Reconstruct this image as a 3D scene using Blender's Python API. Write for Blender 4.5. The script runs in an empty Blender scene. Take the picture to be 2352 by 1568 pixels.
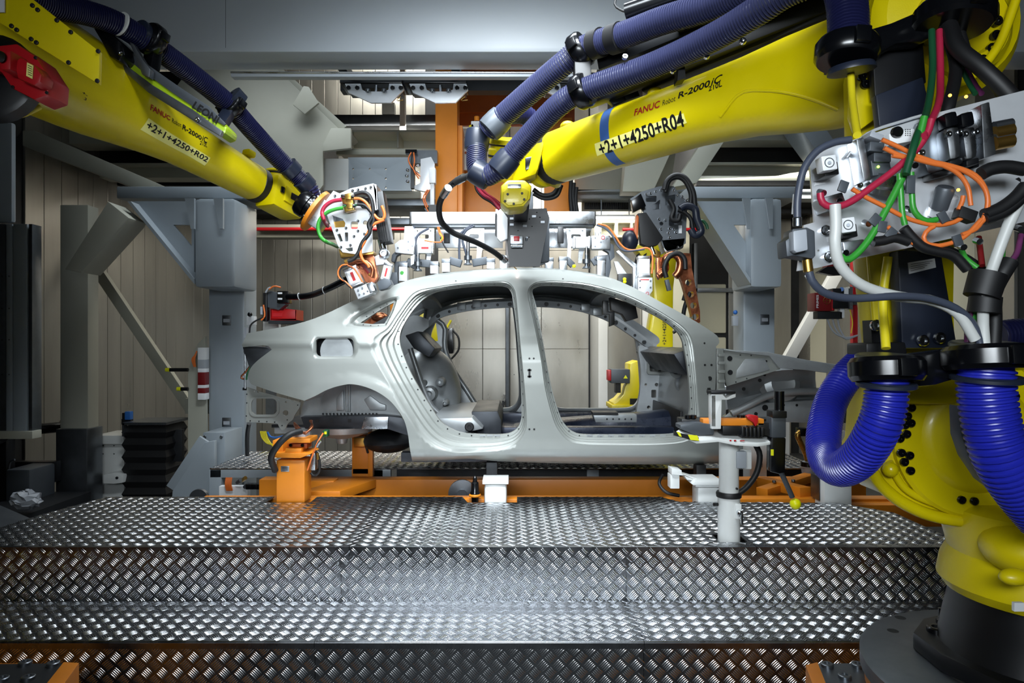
import bpy, math, random
import numpy as np
from mathutils import Vector, Matrix
from mathutils.geometry import delaunay_2d_cdt
random.seed(4)
SC = bpy.context.scene
COL = SC.collection
F = 1568.0
EYE = 1.6
# ------------------------------------------------------------------ camera
cam = bpy.data.cameras.new('camera'); camo = bpy.data.objects.new('camera', cam)
COL.objects.link(camo); camo.location = (0, 0, EYE); camo.rotation_euler = (math.pi/2, 0, 0)
cam.sensor_width = 36.0; cam.lens = 24.0; cam.clip_start = 0.05; cam.clip_end = 100
SC.camera = camo
# ------------------------------------------------------------------ world and lamps
w = bpy.data.worlds.new('world'); SC.world = w; w.use_nodes = True
w.node_tree.nodes['Background'].inputs[0].default_value = (0.75, 0.85, 1.0, 1)
w.node_tree.nodes['Background'].inputs[1].default_value = 0.02
SC.view_settings.view_transform = 'Standard'; SC.view_settings.look = 'None'
SC.view_settings.exposure = -0.05; SC.view_settings.gamma = 1.0
SC.view_settings.use_curve_mapping = False
def area(name, loc, target, sx, sy, power, col=(1, 1, 1), spread=math.pi):
    L = bpy.data.lights.new(name, 'AREA'); L.shape = 'RECTANGLE'; L.size = sx; L.size_y = sy
    L.energy = power; L.color = col; L.spread = spread
    o = bpy.data.objects.new(name, L); COL.objects.link(o); o.location = loc
    o.rotation_euler = (Vector(target)-Vector(loc)).to_track_quat('-Z', 'Y').to_euler()
    return o
COOL = (0.86, 0.94, 1.0); WARM = (1.0, 0.97, 0.88)
area('luminaire_front', (-0.1, 1.9, 3.75), (0.0, 4.4, 1.65), 1.6, 0.5, 60, COOL, 1.5)
area('fill_front_low', (-0.4, -1.1, 2.35), (0.5, 3.0, 1.75), 1.8, 0.6, 36, COOL, 1.5)  # low frontal fill added to reach the robot arm and car side
area('fill_front_wall', (0.2, -1.8, 4.2), (0.1, -3.2, 1.4), 1.6, 0.4, 44, COOL, 1.8)  # unseen lamp added so the front wall mirrors bright in the metal
area('luminaire_mid', (-0.1, 3.2, 3.9), (-0.1, 4.0, 0.8), 1.8, 0.4, 36, COOL, 1.6)
area('luminaire_over_car', (-0.2, 5.45, 4.6), (-0.2, 5.2, 0), 5.0, 0.7, 86, COOL, 1.9)
area('luminaire_cell_rear', (-0.2, 7.6, 4.0), (-0.1, 9.4, 1.0), 4.0, 0.3, 180, WARM)
area('fill_bay_right', (2.7, 6.75, 3.2), (3.1, 9.0, 1.3), 1.6, 0.2, 34, WARM)  # unseen lamp added to brighten the right wall
area('luminaire_bay_left', (-3.1, 7.7, 3.2), (-3.6, 8.6, 1.2), 1.2, 0.15, 8, WARM)
area('luminaire_cell_rear_high', (-1.0, 8.7, 5.8), (-1.4, 9.8, 4.6), 3.4, 0.2, 75, WARM)
# ------------------------------------------------------------------ helpers
def P(u, v, d):
    return Vector(((u-1176.0)*d/F, d, EYE-(v-784.0)*d/F))
def PZ(u, v, z):                      # the pixel's ray met by a level plane
    d = (EYE-z)*F/(v-784.0); return P(u, v, d)
def hexc(h, a=1.0):
    h = h.lstrip('#'); c = [int(h[i:i+2], 16)/255 for i in (0, 2, 4)]
    return tuple((x/12.92 if x <= .04045 else ((x+.055)/1.055)**2.4) for x in c)+(a,)
M = {}
def mat(name, col, rough=.5, metal=0., var=0., vscale=6., bump=0., bscale=60., rvar=0., stretch=None, coat=0., emit=0., spec=.5, alpha=None):
    m = bpy.data.materials.new(name); m.use_nodes = True; nt = m.node_tree; N = nt.nodes; L = nt.links
    b = N['Principled BSDF']; c = hexc(col) if isinstance(col, str) else tuple(col)+(1,)
    b.inputs['Base Color'].default_value = c; b.inputs['Roughness'].default_value = rough
    b.inputs['Metallic'].default_value = metal; b.inputs['Specular IOR Level'].default_value = spec
    if coat: b.inputs['Coat Weight'].default_value = coat; b.inputs['Coat Roughness'].default_value = .08
    if emit:
        b.inputs['Emission Color'].default_value = c; b.inputs['Emission Strength'].default_value = emit
    if var or bump or rvar:
        tc = N.new('ShaderNodeTexCoord'); src = tc.outputs['Object']
        if stretch:
            mp = N.new('ShaderNodeMapping'); mp.inputs['Scale'].default_value = stretch
            L.new(src, mp.inputs[0]); src = mp.outputs[0]
        n = N.new('ShaderNodeTexNoise'); n.inputs['Scale'].default_value = vscale; n.inputs['Detail'].default_value = 6
        n.inputs['Roughness'].default_value = .65
        L.new(src, n.inputs['Vector'])
        if var:
            r = N.new('ShaderNodeValToRGB'); r.color_ramp.elements[0].position = .3; r.color_ramp.elements[1].position = .7
            r.color_ramp.elements[0].color = tuple(max(0, x*(1-var)) for x in c[:3])+(1,)
            r.color_ramp.elements[1].color = tuple(min(1, x*(1+var*.6)) for x in c[:3])+(1,)
            L.new(n.outputs['Fac'], r.inputs[0]); L.new(r.outputs[0], b.inputs['Base Color'])
        if rvar:
            mr = N.new('ShaderNodeMapRange'); mr.inputs['From Min'].default_value = .3; mr.inputs['From Max'].default_value = .7
            mr.inputs['To Min'].default_value = max(.03, rough-rvar); mr.inputs['To Max'].default_value = min(1, rough+rvar)
            L.new(n.outputs['Fac'], mr.inputs[0]); L.new(mr.outputs[0], b.inputs['Roughness'])
        if bump:
            n2 = N.new('ShaderNodeTexNoise'); n2.inputs['Scale'].default_value = bscale; n2.inputs['Detail'].default_value = 3
            L.new(src, n2.inputs['Vector'])
            bp = N.new('ShaderNodeBump'); bp.inputs['Strength'].default_value = bump; bp.inputs['Distance'].default_value = .002
            L.new(n2.outputs['Fac'], bp.inputs['Height']); L.new(bp.outputs[0], b.inputs['Normal'])
    M[name] = m; return m
mat('yellow', '#d3c000', .38, 0, .06, 4, .12, 260, .08, coat=.15)
mat('label_yellow', '#f0ea8a', .4)
mat('text_black', '#0b0b0c', .5); mat('text_red', '#a3161b', .5)
mat('blue_tape', '#3a5f9c', .45)
mat('plate_alu_shade', '#8b8e92', .27, 1., .12, 9, .05, 400, .07)  # sheet darkened as if mirroring dark surroundings
mat('bar_alu_lit', '#e2e4e8', .2, 1.)  # same aluminium as the sheet, brightened to paint in the bars' glints
mat('body_grey', '#90938f', .42, .38, .03, 3, 0, 60, .04, coat=.12)
mat('body_zinc', '#a3a7a9', .38, .5, .16, 5, .05, 90, .1)
mat('body_dark', '#3e4146', .42, .6, .3, 5, 0, 60, .1)
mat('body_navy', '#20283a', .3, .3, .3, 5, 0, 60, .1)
mat('grey_paint', '#8e979e', .34, 0, .05, 2, .08, 220, .05, coat=.1)
mat('beam_paint', '#a7aeb5', .36, 0, .05, 1.2, .05, 160, .06)
mat('beige_paint', '#a5a598', .5, 0, .06, 2)
mat('white_paint', '#d6d8d6', .35, 0, .05, 3)
mat('cream_wall', '#cfcdb9', .5, 0, .05, 1)
mat('wall_alu', '#a4a29b', .33, .75, .18, 3, .03, 30, .07, (1, 1, .12))
mat('wall_sheet', '#b3b0a8', .3, .7, .15, 2, .03, 30, .06, (1, 1, .3))
mat('floor_dark', '#26282a', .6, 0, .3, 3)
mat('ceil_dark', '#1a1b1d', .8)
mat('dark_steel', '#26282b', .5, .4, .3, 5)
mat('black_paint', '#0d0e11', .4, 0, .2, 6)
mat('black_rubber', '#0c0c0e', .55)
mat('black_gloss', '#08090c', .22)
mat('navy_plastic', '#1c2230', .38)
mat('hose_blue', '#1f27a0', .3, 0, .12, 5, spec=.6)
mat('hose_navy', '#16183a', .34, 0, .12, 5, spec=.6)
mat('hose_slate', '#2b2e4a', .36, 0, .1, 5, spec=.6)
mat('orange', '#d8801c', .42, 0, .08, 4, .05, 150, .06)
mat('orange_dark', '#b4591b', .4, 0, .12, 4)
mat('alu', '#bfc3c8', .3, 1., .1, 12, .04, 200, .08)
mat('alu_bright', '#dfe2e6', .3, .5, .06, 8)
mat('steel', '#7d8288', .36, .95, .15, 9)
mat('chrome', '#d6d9dd', .14, 1.)
mat('copper', '#b06a4a', .3, .95, .25, 9, 0, 60, .1)
mat('brass', '#b9924a', .3, .95, .15, 9)
mat('white_plastic', '#dcdee0', .35)
mat('red', '#b3161e', .38, 0, .06, 5)
mat('dark_red', '#6b1013', .4)
mat('lime', '#9dba1f', .3, coat=.2)
mat('green', '#2f8a2c', .38); mat('dark_green', '#14462a', .4)
mat('cable_red', '#a01f3c', .4); mat('cable_orange', '#d06a2c', .42); mat('cable_grey', '#9a9fa6', .42)
mat('cable_white', '#c3c5c2', .42); mat('cable_slate', '#3c4250', .42); mat('cable_yellow', '#d9c81e', .42); mat('cable_blue', '#2c66b0', .42)
mat('purple', '#6a2f5c', .42)
mat('hazard_yellow', '#dfe01a', .4)
mat('graphite', '#4a4f55', .45, .3, .1, 8)
mat('led_tube', (1, .98, .94), .3, emit=14)
mat('led_amber', (1, .45, .05), .3, emit=5)
mat('led_green', (.45, 1, .1), .3, emit=4)
mat('spark', (1, .72, .66), .3, emit=40)
mat('ball_yellow', '#e8e600', .35)
mat('smoke_bin', '#b01216', .35)
def V3(a): return a if isinstance(a, Vector) else Vector(a)
def spline(pts, step=.02, k=None):
    """Catmull-Rom through pts -> evenly spaced points"""
    pts = [V3(p) for p in pts]
    if len(pts) == 2:
        fine = [pts[0].lerp(pts[1], i/20) for i in range(21)]
    else:
        q = [pts[0]*2-pts[1]]+pts+[pts[-1]*2-pts[-2]]; fine = []
        for i in range(1, len(q)-2):
            p0, p1, p2, p3 = q[i-1:i+3]
            for j in range(16):
                t = j/16
                fine.append(.5*((2*p1)+(p2-p0)*t+(2*p0-5*p1+4*p2-p3)*t*t+(3*p1-p0-3*p2+p3)*t**3))
        fine.append(pts[-1])
    acc = [0]
    for a, b in zip(fine, fine[1:]): acc.append(acc[-1]+(b-a).length)
    n = max(2, int(round(acc[-1]/step))) if k is None else k
    out = []; j = 0
    for i in range(n+1):
        s = acc[-1]*i/n
        while j < len(acc)-2 and acc[j+1] < s: j += 1
        t = (s-acc[j])/max(1e-9, acc[j+1]-acc[j]); out.append(fine[j].lerp(fine[j+1], min(1, t)))
    return out
def perp(a):
    a = a.normalized(); h = Vector((0, 0, 1)) if abs(a.z) < .9 else Vector((1, 0, 0))
    n = a.cross(h).normalized(); return n, a.cross(n).normalized()
class MB:
    def __init__(s): s.v = []; s.f = []
    def add(s, vs, fs):
        o = len(s.v); s.v += [tuple(x) for x in vs]; s.f += [tuple(i+o for i in f) for f in fs]; return s
    def box(s, x0, x1, y0, y1, z0, z1):
        vs = [(x, y, z) for z in (z0, z1) for y in (y0, y1) for x in (x0, x1)]
        return s.add(vs, [(0, 2, 3, 1), (4, 5, 7, 6), (0, 1, 5, 4), (2, 6, 7, 3), (0, 4, 6, 2), (1, 3, 7, 5)])
    def pb(s, u0, v0, u1, v1, d, t):
        a = P(min(u0, u1), max(v0, v1), d); b = P(max(u0, u1), min(v0, v1), d)
        return s.box(a.x, b.x, d, d+t, a.z, b.z)
    def ob(s, c, ax, ay, az):
        c, ax, ay, az = map(V3, (c, ax, ay, az))
        vs = [c+ax*i+ay*j+az*k for k in (-1, 1) for j in (-1, 1) for i in (-1, 1)]
        return s.add(vs, [(0, 2, 3, 1), (4, 5, 7, 6), (0, 1, 5, 4), (2, 6, 7, 3), (0, 4, 6, 2), (1, 3, 7, 5)])
    def beam(s, p0, p1, w, h, up=(0, 0, 1)):
        p0, p1 = V3(p0), V3(p1); a = p1-p0; n = a.cross(V3(up)).normalized(); q = n.cross(a).normalized()
        return s.ob((p0+p1)/2, a/2, n*w/2, q*h/2)
    def prism(s, pts, ext):
        pts = [V3(p) for p in pts]; ext = V3(ext); n = len(pts)
        return s.add(pts+[p+ext for p in pts], [tuple(range(n)), tuple(range(2*n-1, n-1, -1))]+[(i, i+n, (i+1) % n+n, (i+1) % n) for i in range(n)])
    def pp(s, uv, d, t):
        return s.prism([P(u, v, d) for u, v in uv], (0, t, 0))
    def cyl(s, p0, p1, r0, r1=None, n=16, cap=True):
        p0, p1 = V3(p0), V3(p1); r1 = r0 if r1 is None else r1; a, b = perp(p1-p0); vs = []
        for p, r in ((p0, r0), (p1, r1)):
            for i in range(n):
                t = 2*math.pi*i/n; vs.append(p+a*(r*math.cos(t))+b*(r*math.sin(t)))
        fs = [(i, (i+1) % n, (i+1) % n+n, i+n) for i in range(n)]
        if cap: fs += [tuple(range(n-1, -1, -1)), tuple(range(n, 2*n))]
        return s.add(vs, fs)
    def lathe(s, p0, axis, prof, n=24, sq=None):
        p0 = V3(p0); ax = V3(axis).normalized(); a, b = perp(ax); vs = []; fs = []
        for h, r in prof:
            for i in range(n):
                t = 2*math.pi*i/n; vs.append(p0+ax*h+a*(r*math.cos(t))+b*(r*math.sin(t)))
        for j in range(len(prof)-1):
            for i in range(n):
                k = (i+1) % n; fs.append((j*n+i, j*n+k, (j+1)*n+k, (j+1)*n+i))
        if prof[0][1] > 1e-5: fs.append(tuple(range(n-1, -1, -1)))
        if prof[-1][1] > 1e-5: fs.append(tuple(range((len(prof)-1)*n, len(prof)*n)))
        return s.add(vs, fs)
    def sweep(s, pts, radii, n=10, cap=True):
        vs = []; fs = []; m = len(pts); a = None; n = max(n, 12)
        for i, p in enumerate(pts):
            t = (pts[min(i+1, m-1)]-pts[max(i-1, 0)]).normalized()
            if a is None: a, b = perp(t)
            else:
                a = (a-t*a.dot(t)).normalized(); b = t.cross(a)
            r = radii[i]
            for j in range(n):
                q = 2*math.pi*j/n; vs.append(p+a*(r*math.cos(q))+b*(r*math.sin(q)))
        for i in range(m-1):
            for j in range(n):
                k = (j+1) % n; fs.append((i*n+j, i*n+k, (i+1)*n+k, (i+1)*n+j))
        if cap: fs += [tuple(range(n-1, -1, -1)), tuple(range((m-1)*n, m*n))]
        return s.add(vs, fs)
    def tube(s, pts, r, n=10, step=.02):
        q = spline(pts, step); return s.sweep(q, [r]*len(q), n)
    def hose(s, pts, r, pitch=.011, depth=.15, n=18):
        q0 = spline(pts, pitch); q = []; rr = []; m = len(q0)
        for i in range(m-1):
            for t, k in ((0, 1-depth), (.22, 1-depth*.9), (.4, 1.), (.78, 1.)):
                q.append(q0[i].lerp(q0[i+1], t)); rr.append((r if not callable(r) else r((i+t)/m))*k)
        return s.sweep(q, rr, n)
    def sph(s, c, r, n=16, m=10, sc=(1, 1, 1)):
        c = V3(c); vs = []; fs = []
        for j in range(m+1):
            ph = math.pi*j/m
            for i in range(n):
                t = 2*math.pi*i/n
                vs.append(c+Vector((r*sc[0]*math.sin(ph)*math.cos(t), r*sc[1]*math.sin(ph)*math.sin(t), r*sc[2]*math.cos(ph))))
        for j in range(m):
            for i in range(n):
                k = (i+1) % n; fs.append((j*n+i, j*n+k, (j+1)*n+k, (j+1)*n+i))
        return s.add(vs, fs)
    def torus(s, c, axis, R, r, n=28, m=8):
        c = V3(c); ax = V3(axis).normalized(); a, b = perp(ax); vs = []; fs = []
        for i in range(n):
            t = 2*math.pi*i/n; e = a*math.cos(t)+b*math.sin(t)
            for j in range(m):
                q = 2*math.pi*j/m; vs.append(c+e*(R+r*math.cos(q))+ax*(r*math.sin(q)))
        for i in range(n):
            for j in range(m):
                fs.append((i*m+j, ((i+1) % n)*m+j, ((i+1) % n)*m+(j+1) % m, i*m+(j+1) % m))
        return s.add(vs, fs)
    def loft(s, rings, cap=True, closed=True):
        n = len(rings[0]); o = len(s.v); vs = [p for r in rings for p in r]; fs = []
        for i in range(len(rings)-1):
            for j in range(n if closed else n-1):
                k = (j+1) % n; fs.append((i*n+j, i*n+k, (i+1)*n+k, (i+1)*n+j))
        if cap and closed: fs += [tuple(range(n-1, -1, -1)), tuple(range((len(rings)-1)*n, len(rings)*n))]
        return s.add(vs, fs)
    def plate(s, outer, holes, fn, t):
        """perforated sheet: fn(u, v, w) -> 3D; w runs 0..t through the sheet"""
        loops = [outer]+list(holes); pts = []; edges = []
        for lp in loops:
            o = len(pts); pts += [Vector(p) for p in lp]; edges += [(o+i, o+(i+1) % len(lp)) for i in range(len(lp))]
        vo, eo, fo, *_ = delaunay_2d_cdt(pts, edges, [], 0, 1e-5)
        keep = []
        for f in fo:
            c = sum((Vector(vo[i]) for i in f), Vector((0, 0)))/len(f)
            if inside(c, outer) and not any(inside(c, h) for h in holes): keep.append(tuple(f))
        n = len(vo); o = len(s.v)
        s.v += [tuple(fn(p[0], p[1], 0)) for p in vo]+[tuple(fn(p[0], p[1], t)) for p in vo]
        s.f += [tuple(i+o for i in f) for f in keep]+[tuple(i+o+n for i in reversed(f)) for f in keep]
        cnt = {}
        for f in keep:
            for i in range(len(f)):
                a, b = f[i], f[(i+1) % len(f)]; cnt[(a, b)] = 1
        for (a, b) in cnt:
            if (b, a) not in cnt: s.f.append((a+o, a+o+n, b+o+n, b+o))
        return s
    def build(s, name, m, parent=None, smooth=35, bev=0, **kw):
        me = bpy.data.meshes.new(name); me.from_pydata(s.v, [], s.f); me.validate()
        me.materials.append(M[m] if isinstance(m, str) else m)
        import bmesh
        bm = bmesh.new(); bm.from_mesh(me); bmesh.ops.recalc_face_normals(bm, faces=bm.faces)
        if bev:
            bm.normal_update()
            es = [e for e in bm.edges if len(e.link_faces) == 2 and e.calc_face_angle(0) > .6]
            try: bmesh.ops.bevel(bm, geom=es, offset=bev, segments=2, profile=.6, affect='EDGES', clamp_overlap=True)
            except Exception: pass
        bm.to_mesh(me); bm.free()
        if smooth:
            me.shade_smooth(); me.set_sharp_from_angle(angle=math.radians(smooth))
        return link(name, me, parent, **kw)
def link(name, me, parent=None, label=None, kind=None, cat=None, group=None):
    o = bpy.data.objects.new(name, me); COL.objects.link(o)
    if parent is not None: o.parent = parent
    for k, v in (('label', label), ('kind', kind), ('category', cat), ('group', group)):
        if v: o[k] = v
    return o
def inside(c, poly):
    x, y = c[0], c[1]; r = False; n = len(poly)
    for i in range(n):
        x0, y0 = poly[i][0], poly[i][1]; x1, y1 = poly[(i+1) % n][0], poly[(i+1) % n][1]
        if (y0 > y) != (y1 > y) and x < (x1-x0)*(y-y0)/(y1-y0)+x0: r = not r
    return r
ROOTS = []
def thing(name, label, cat, group=None):
    o = bpy.data.objects.new(name, None); COL.objects.link(o); o['label'] = label; o['category'] = cat
    o.empty_display_size = .05
    if group: o['group'] = group
    ROOTS.append(o); return o
def bolts(parent, pts, axis, r=.008, h=.006, m='chrome', name='bolt', socket=True, hexa=False):
    """separate bolt heads sharing one mesh"""
    b = MB(); ax = V3(axis).normalized()
    if hexa: b.cyl((0, 0, 0), ax*h, r, r, 6)
    elif socket: b.lathe((0, 0, 0), ax, [(0, r), (h*.8, r), (h, r*.85), (h, r*.5), (h*.5, r*.45)], 12)
    else: b.lathe((0, 0, 0), ax, [(0, r), (h*.7, r), (h, r*.7)], 12)
    o = b.build(name, m, parent); o.location = V3(pts[0])
    for p in pts[1:]:
        c = o.copy(); COL.objects.link(c); c.parent = parent; c.location = V3(p)
def dots(parent, prs, axis=(0, -1, 0), name='drilled_hole', m='black_paint', h=.003):
    shared = {}
    for p, r in prs:
        k = round(r, 4)
        if k not in shared: shared[k] = MB().cyl((0, 0, 0), V3(axis).normalized()*h, r, n=12).build(name, m, parent); o = shared[k]
        else: o = shared[k].copy(); COL.objects.link(o); o.parent = parent
        o.location = V3(p)
def pix(d, dy=0): return lambda u, v, w: P(u, v, d)+Vector((0, dy+w, 0))
def rrect(u0, v0, u1, v1, r, n=4):
    out = []
    for cx, cy, a0 in ((u1-r, v0+r, -90), (u1-r, v1-r, 0), (u0+r, v1-r, 90), (u0+r, v0+r, 180)):
        for i in range(n+1):
            a = math.radians(a0+90*i/n); out.append((cx+r*math.cos(a), cy+r*math.sin(a)))
    return out
def circ(u, v, r, n=12): return [(u+r*math.cos(2*math.pi*i/n), v+r*math.sin(2*math.pi*i/n)) for i in range(n)]
def text2d(s, size=1., off=0., shear=0., sx=1.):
    cu = bpy.data.curves.new('t', 'FONT'); cu.body = s; cu.size = size; cu.offset = off; cu.shear = shear; cu.resolution_u = 3
    o = bpy.data.objects.new('t', cu); COL.objects.link(o); bpy.context.view_layer.update()
    dg = bpy.context.evaluated_depsgraph_get(); me = o.evaluated_get(dg).to_mesh()
    vs = [(v.co.x*sx, v.co.y) for v in me.vertices]; fs = [tuple(p.vertices) for p in me.polygons]
    bpy.data.objects.remove(o); bpy.data.curves.remove(cu)
    for _ in range(2):                # split faces so that print can follow a curved surface
        out = []; mid = {}
        def md(a, b):
            k = (min(a, b), max(a, b))
            if k not in mid: mid[k] = len(vs); vs.append(((vs[a][0]+vs[b][0])/2, (vs[a][1]+vs[b][1])/2))
            return mid[k]
        for f in fs:
            for i in range(1, len(f)-1):
                a, b, c = f[0], f[i], f[i+1]; x, y, z = md(a, b), md(b, c), md(c, a)
                out += [(a, x, z), (x, b, y), (z, y, c), (x, y, z)]
        fs = out
    return vs, fs
def lettering(name, s, fn, h, m, parent, width=None, off=0., shear=0.):
    """flat print: letters' (x, y) in units of cap height -> fn(x, y) 3D; width = total run"""
    vs, fs = text2d(s, 1.39, off, shear)
    x0 = min(v[0] for v in vs); x1 = max(v[0] for v in vs)
    k = h if width is None else width/(x1-x0)
    return MB().add([fn((x-x0)*k, y*h) for x, y in vs], fs).build(name, m, parent, smooth=0)
def flat_fn(org, ex, ey):
    org, ex, ey = V3(org), V3(ex).normalized(), V3(ey).normalized()
    return lambda x, y: org+ex*x+ey*y
# ================================================================== the hall
YW = 9.8
def struct(mb, name, m, parent=None, **kw):
    return mb.build(name, m, parent, kind='structure' if parent is None else None, **kw)
struct(MB().box(-6, 6, -3.2, 10.2, -.12, 0), 'floor', 'floor_dark')
struct(MB().box(-6, 6, -3.2, 10.2, 6.0, 6.1), 'ceiling', 'ceil_dark')
struct(MB().box(-6, 6, -3.3, -3.2, 0, 6.0), 'wall_front', 'white_paint')
def panels(parent, name, m, xs, y, z0, z1, t=.02, gap=.006, axis='x'):
    for a, b in zip(xs, xs[1:]):
        mb = MB()
        if axis == 'x': mb.box(a+gap/2, b-gap/2, y-t, y, z0, z1)
        else: mb.box(y, y+t, a+gap/2, b-gap/2, z0, z1)
        mb.build(name, m, parent, smooth=0, bev=.003)
wb = struct(MB().box(-6, 6, YW, YW+.1, 0, 6.0), 'wall_back', 'dark_steel')
panels(wb, 'wall_panel', 'wall_alu', [-4.3+.18*i for i in range(18)], YW, 0, 5.98)
XB = lambda u, d=9.8: (u-1176)*d/F
for x0, x1, ms in ((-1.06, -.42, 'wall_sheet'), (-.42, -.09, 'wall_sheet'), (-.03, .42, 'wall_sheet'), (.42, 1.1, 'wall_sheet')):
    for z0, z1 in ((0, 1.49), (1.495, 2.9), (2.905, 5.98)):
        MB().box(x0+.003, x1-.003, YW-0.025, YW, z0, z1).build('wall_sheet', ms, wb, smooth=0, bev=.003)
MB().box(-.085, -.035, 8.93, YW, 0, 5.98).build('wall_post', 'steel', wb, bev=.004)
MB().box(1.12, 1.24, 8.85, YW, 0, 5.98).build('wall_post', 'white_paint', wb, bev=.004)
MB().box(1.245, 1.70, 8.96, YW, 0, 5.98).build('wall_sheet', 'wall_sheet', wb, bev=.004)
MB().box(1.71, 2.0, 8.9, YW, 0, 5.98).build('wall_post', 'white_paint', wb, bev=.004)
MB().box(2.35, 3.06, YW-0.050, YW, 1.72, 2.42).build('door_panel', 'cream_wall', wb, bev=.02)
MB().box(2.35, 3.06, YW-0.050, YW, .2, 1.66).build('door_panel', 'cream_wall', wb, bev=.02)
for u in (1594, 1687): MB().box(XB(u)-.025, XB(u)+.025, YW-0.100, YW, 0, 3.0).build('door_post', 'steel', wb, bev=.004)
MB().box(XB(1594), XB(1687), YW-0.100, YW, 2.30, 2.36).build('door_rail', 'steel', wb, bev=.004)
MB().box(2.02, 2.33, 8.96, YW, 0, 5.98).build('wall_sheet', 'cream_wall', wb, bev=.004)
panels(wb, 'wall_panel', 'wall_alu', [3.1, 3.55, 3.75, 4.0], YW, 0, 5.98)
wl = struct(MB().box(-4.40, -4.30, -3.2, YW, 0, 6.0), 'wall_left', 'dark_steel')
panels(wl, 'wall_panel', 'wall_alu', [6.0+.245*i for i in range(16)], -4.3, 0, 5.98, axis='y')
wr = struct(MB().box(4.15, 4.25, -3.2, YW, 0, 6.0), 'wall_right', 'dark_steel')
for i in range(9):
    MB().box(4.12, 4.15, 5.6+.48*i, 6.075+.48*i, 0, 5.98).build('wall_sheet', 'cream_wall' if i % 3 == 1 else 'wall_sheet', wr, smooth=0, bev=.003)
MB().box(4.06, 4.15, 7.3, 7.42, 0, 5.98).build('wall_post', 'white_paint', wr, bev=.004)

# ------------------------------------------------------------------ overhead portal beams
t = thing('portal_beam', 'broad grey painted box beam spanning the cell overhead above the robots', 'beam')
MB().box(-4.1, 4.1, 4.3, 4.6, 3.42, 4.4).build('beam_body', 'beam_paint', t, bev=.035)
MB().box(-1.8045, -1.8025, 4.2994, 4.31, 3.45, 4.4).build('joint_line', 'dark_steel', t)
MB().pb(530, 164, 1335, 176, 4.46, .06).build('lower_flange', 'beam_paint', t, bev=.003)
MB().tube([P(530, 166, 4.455), P(700, 167, 4.455), P(1000, 166, 4.455), P(1335, 167, 4.455)], .006, 6, .05).build('weld_bead', 'alu', t)
MB().box(-4.1, 4.1, 4.32, 4.58, 4.4, 6.0).build('hanger_plate', 'beam_paint', t, bev=.01)

def beam_thing(label, parts, m='beige_paint', name='steel_beam', group=None):
    t = thing(name, label, 'beam', group)
    for pn, mb, *mm in parts: mb.build(pn, mm[0] if mm else m, t, bev=.006)
    return t
beam_thing('beige steel gusset plate with a slanted edge below the grey portal beam', [
    ('gusset_plate', MB().pp([(440, 150), (628, 150), (782, 298), (765, 345), (742, 347), (742, 425), (728, 445), (590, 475), (330, 300)], 6.2, .04)),
    ('upright_tab', MB().pp([(672, 240), (697, 197), (709, 199), (732, 236), (700, 262)], 6.1, .03)),
    ('side_web', MB().pp([(626, 150), (640, 150), (796, 290), (782, 300)], 6.2, .5)),
    ('corner_bracket', MB().pp([(760, 294), (806, 294), (806, 340), (742, 347), (742, 330)], 6.15, .05))], name='gusset_beam')
beam_thing('beige cross beam running behind the left robot forearm, upper of two', [
    ('web', MB().pb(40, 290, 745, 330, 6.6, .25)), ('flange', MB().pb(40, 284, 745, 290, 6.5, .4))])
beam_thing('short beige cross beam under the left robot forearm, lower of two', [
    ('web', MB().pb(228, 378, 740, 408, 6.8, .2)), ('flange', MB().pb(228, 374, 740, 379, 6.7, .35))])
beam_thing('dark sloping girder flange descending behind the left forearm', [
    ('girder', MB().pp([(40, 300), (80, 300), (360, 420), (350, 440), (320, 436), (40, 330)], 6.0, .5)),])
beam_thing('open beige channel beam with a centre stiffener above the grey guide plate', [
    ('back_web', MB().pb(806, 300, 1004, 340, 7.1, .03)), ('top_flange', MB().pb(806, 298, 1004, 303, 6.8, .33)),
    ('bottom_flange', MB().pb(772, 341, 1004, 345, 6.6, .5)), ('stiffener', MB().pb(911, 300, 916, 340, 6.8, .3)),
    ('end_plate', MB().pb(790, 298, 808, 340, 6.75, .1)), ('bottom_rail', MB().pb(772, 344, 1004, 355, 6.55, .06))], name='channel_beam')
beam_thing('grey crane rail with joint plate in front of the bright upper wall', [
    ('rail', MB().pb(755, 263, 1004, 288, 7.9, .2), 'steel'), ('joint_plate', MB().pb(930, 264, 1004, 287, 7.88, .03), 'steel'),
    ('hanger', MB().box(P(918, 0, 7.7).x, P(930, 0, 7.7).x, 7.7, 7.8, P(0, 302, 7.7).z, 6.0), 'white_paint'), ('hanger_stub', MB().pb(877, 235, 906, 262, 7.9, .1), 'white_paint')], name='crane_rail')
t = beam_thing('pale grey guide plate with rows of drilled holes over the spot gun', [
    ('plate', MB().plate([(799, 361), (946, 361), (946, 438), (799, 438)], [circ(u, v, 2.2, 8) for u, v in ((811, 388), (849, 388), (886, 388), (811, 410), (886, 410), (886, 431))], pix(6.4), .03), 'grey_paint'),
    ('curved_end', MB().pb(742, 364, 800, 437, 6.38, .12), 'white_paint'), ('under_rail', MB().pb(742, 438, 965, 455, 6.6, .1), 'beige_paint')], name='guide_plate')
beam_thing('slotted grey strut and duct box behind the gripper beam', [
    ('duct', MB().pb(860, 456, 1010, 472, 6.66, .6), 'steel'), ('lower_duct', MB().pb(872, 500, 950, 515, 6.9, .2), 'steel'),
    ('strut', MB().pp([(954, 455), (962, 455), (985, 485), (977, 485)], 6.8, .03), 'steel')], name='duct_strut')
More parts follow.
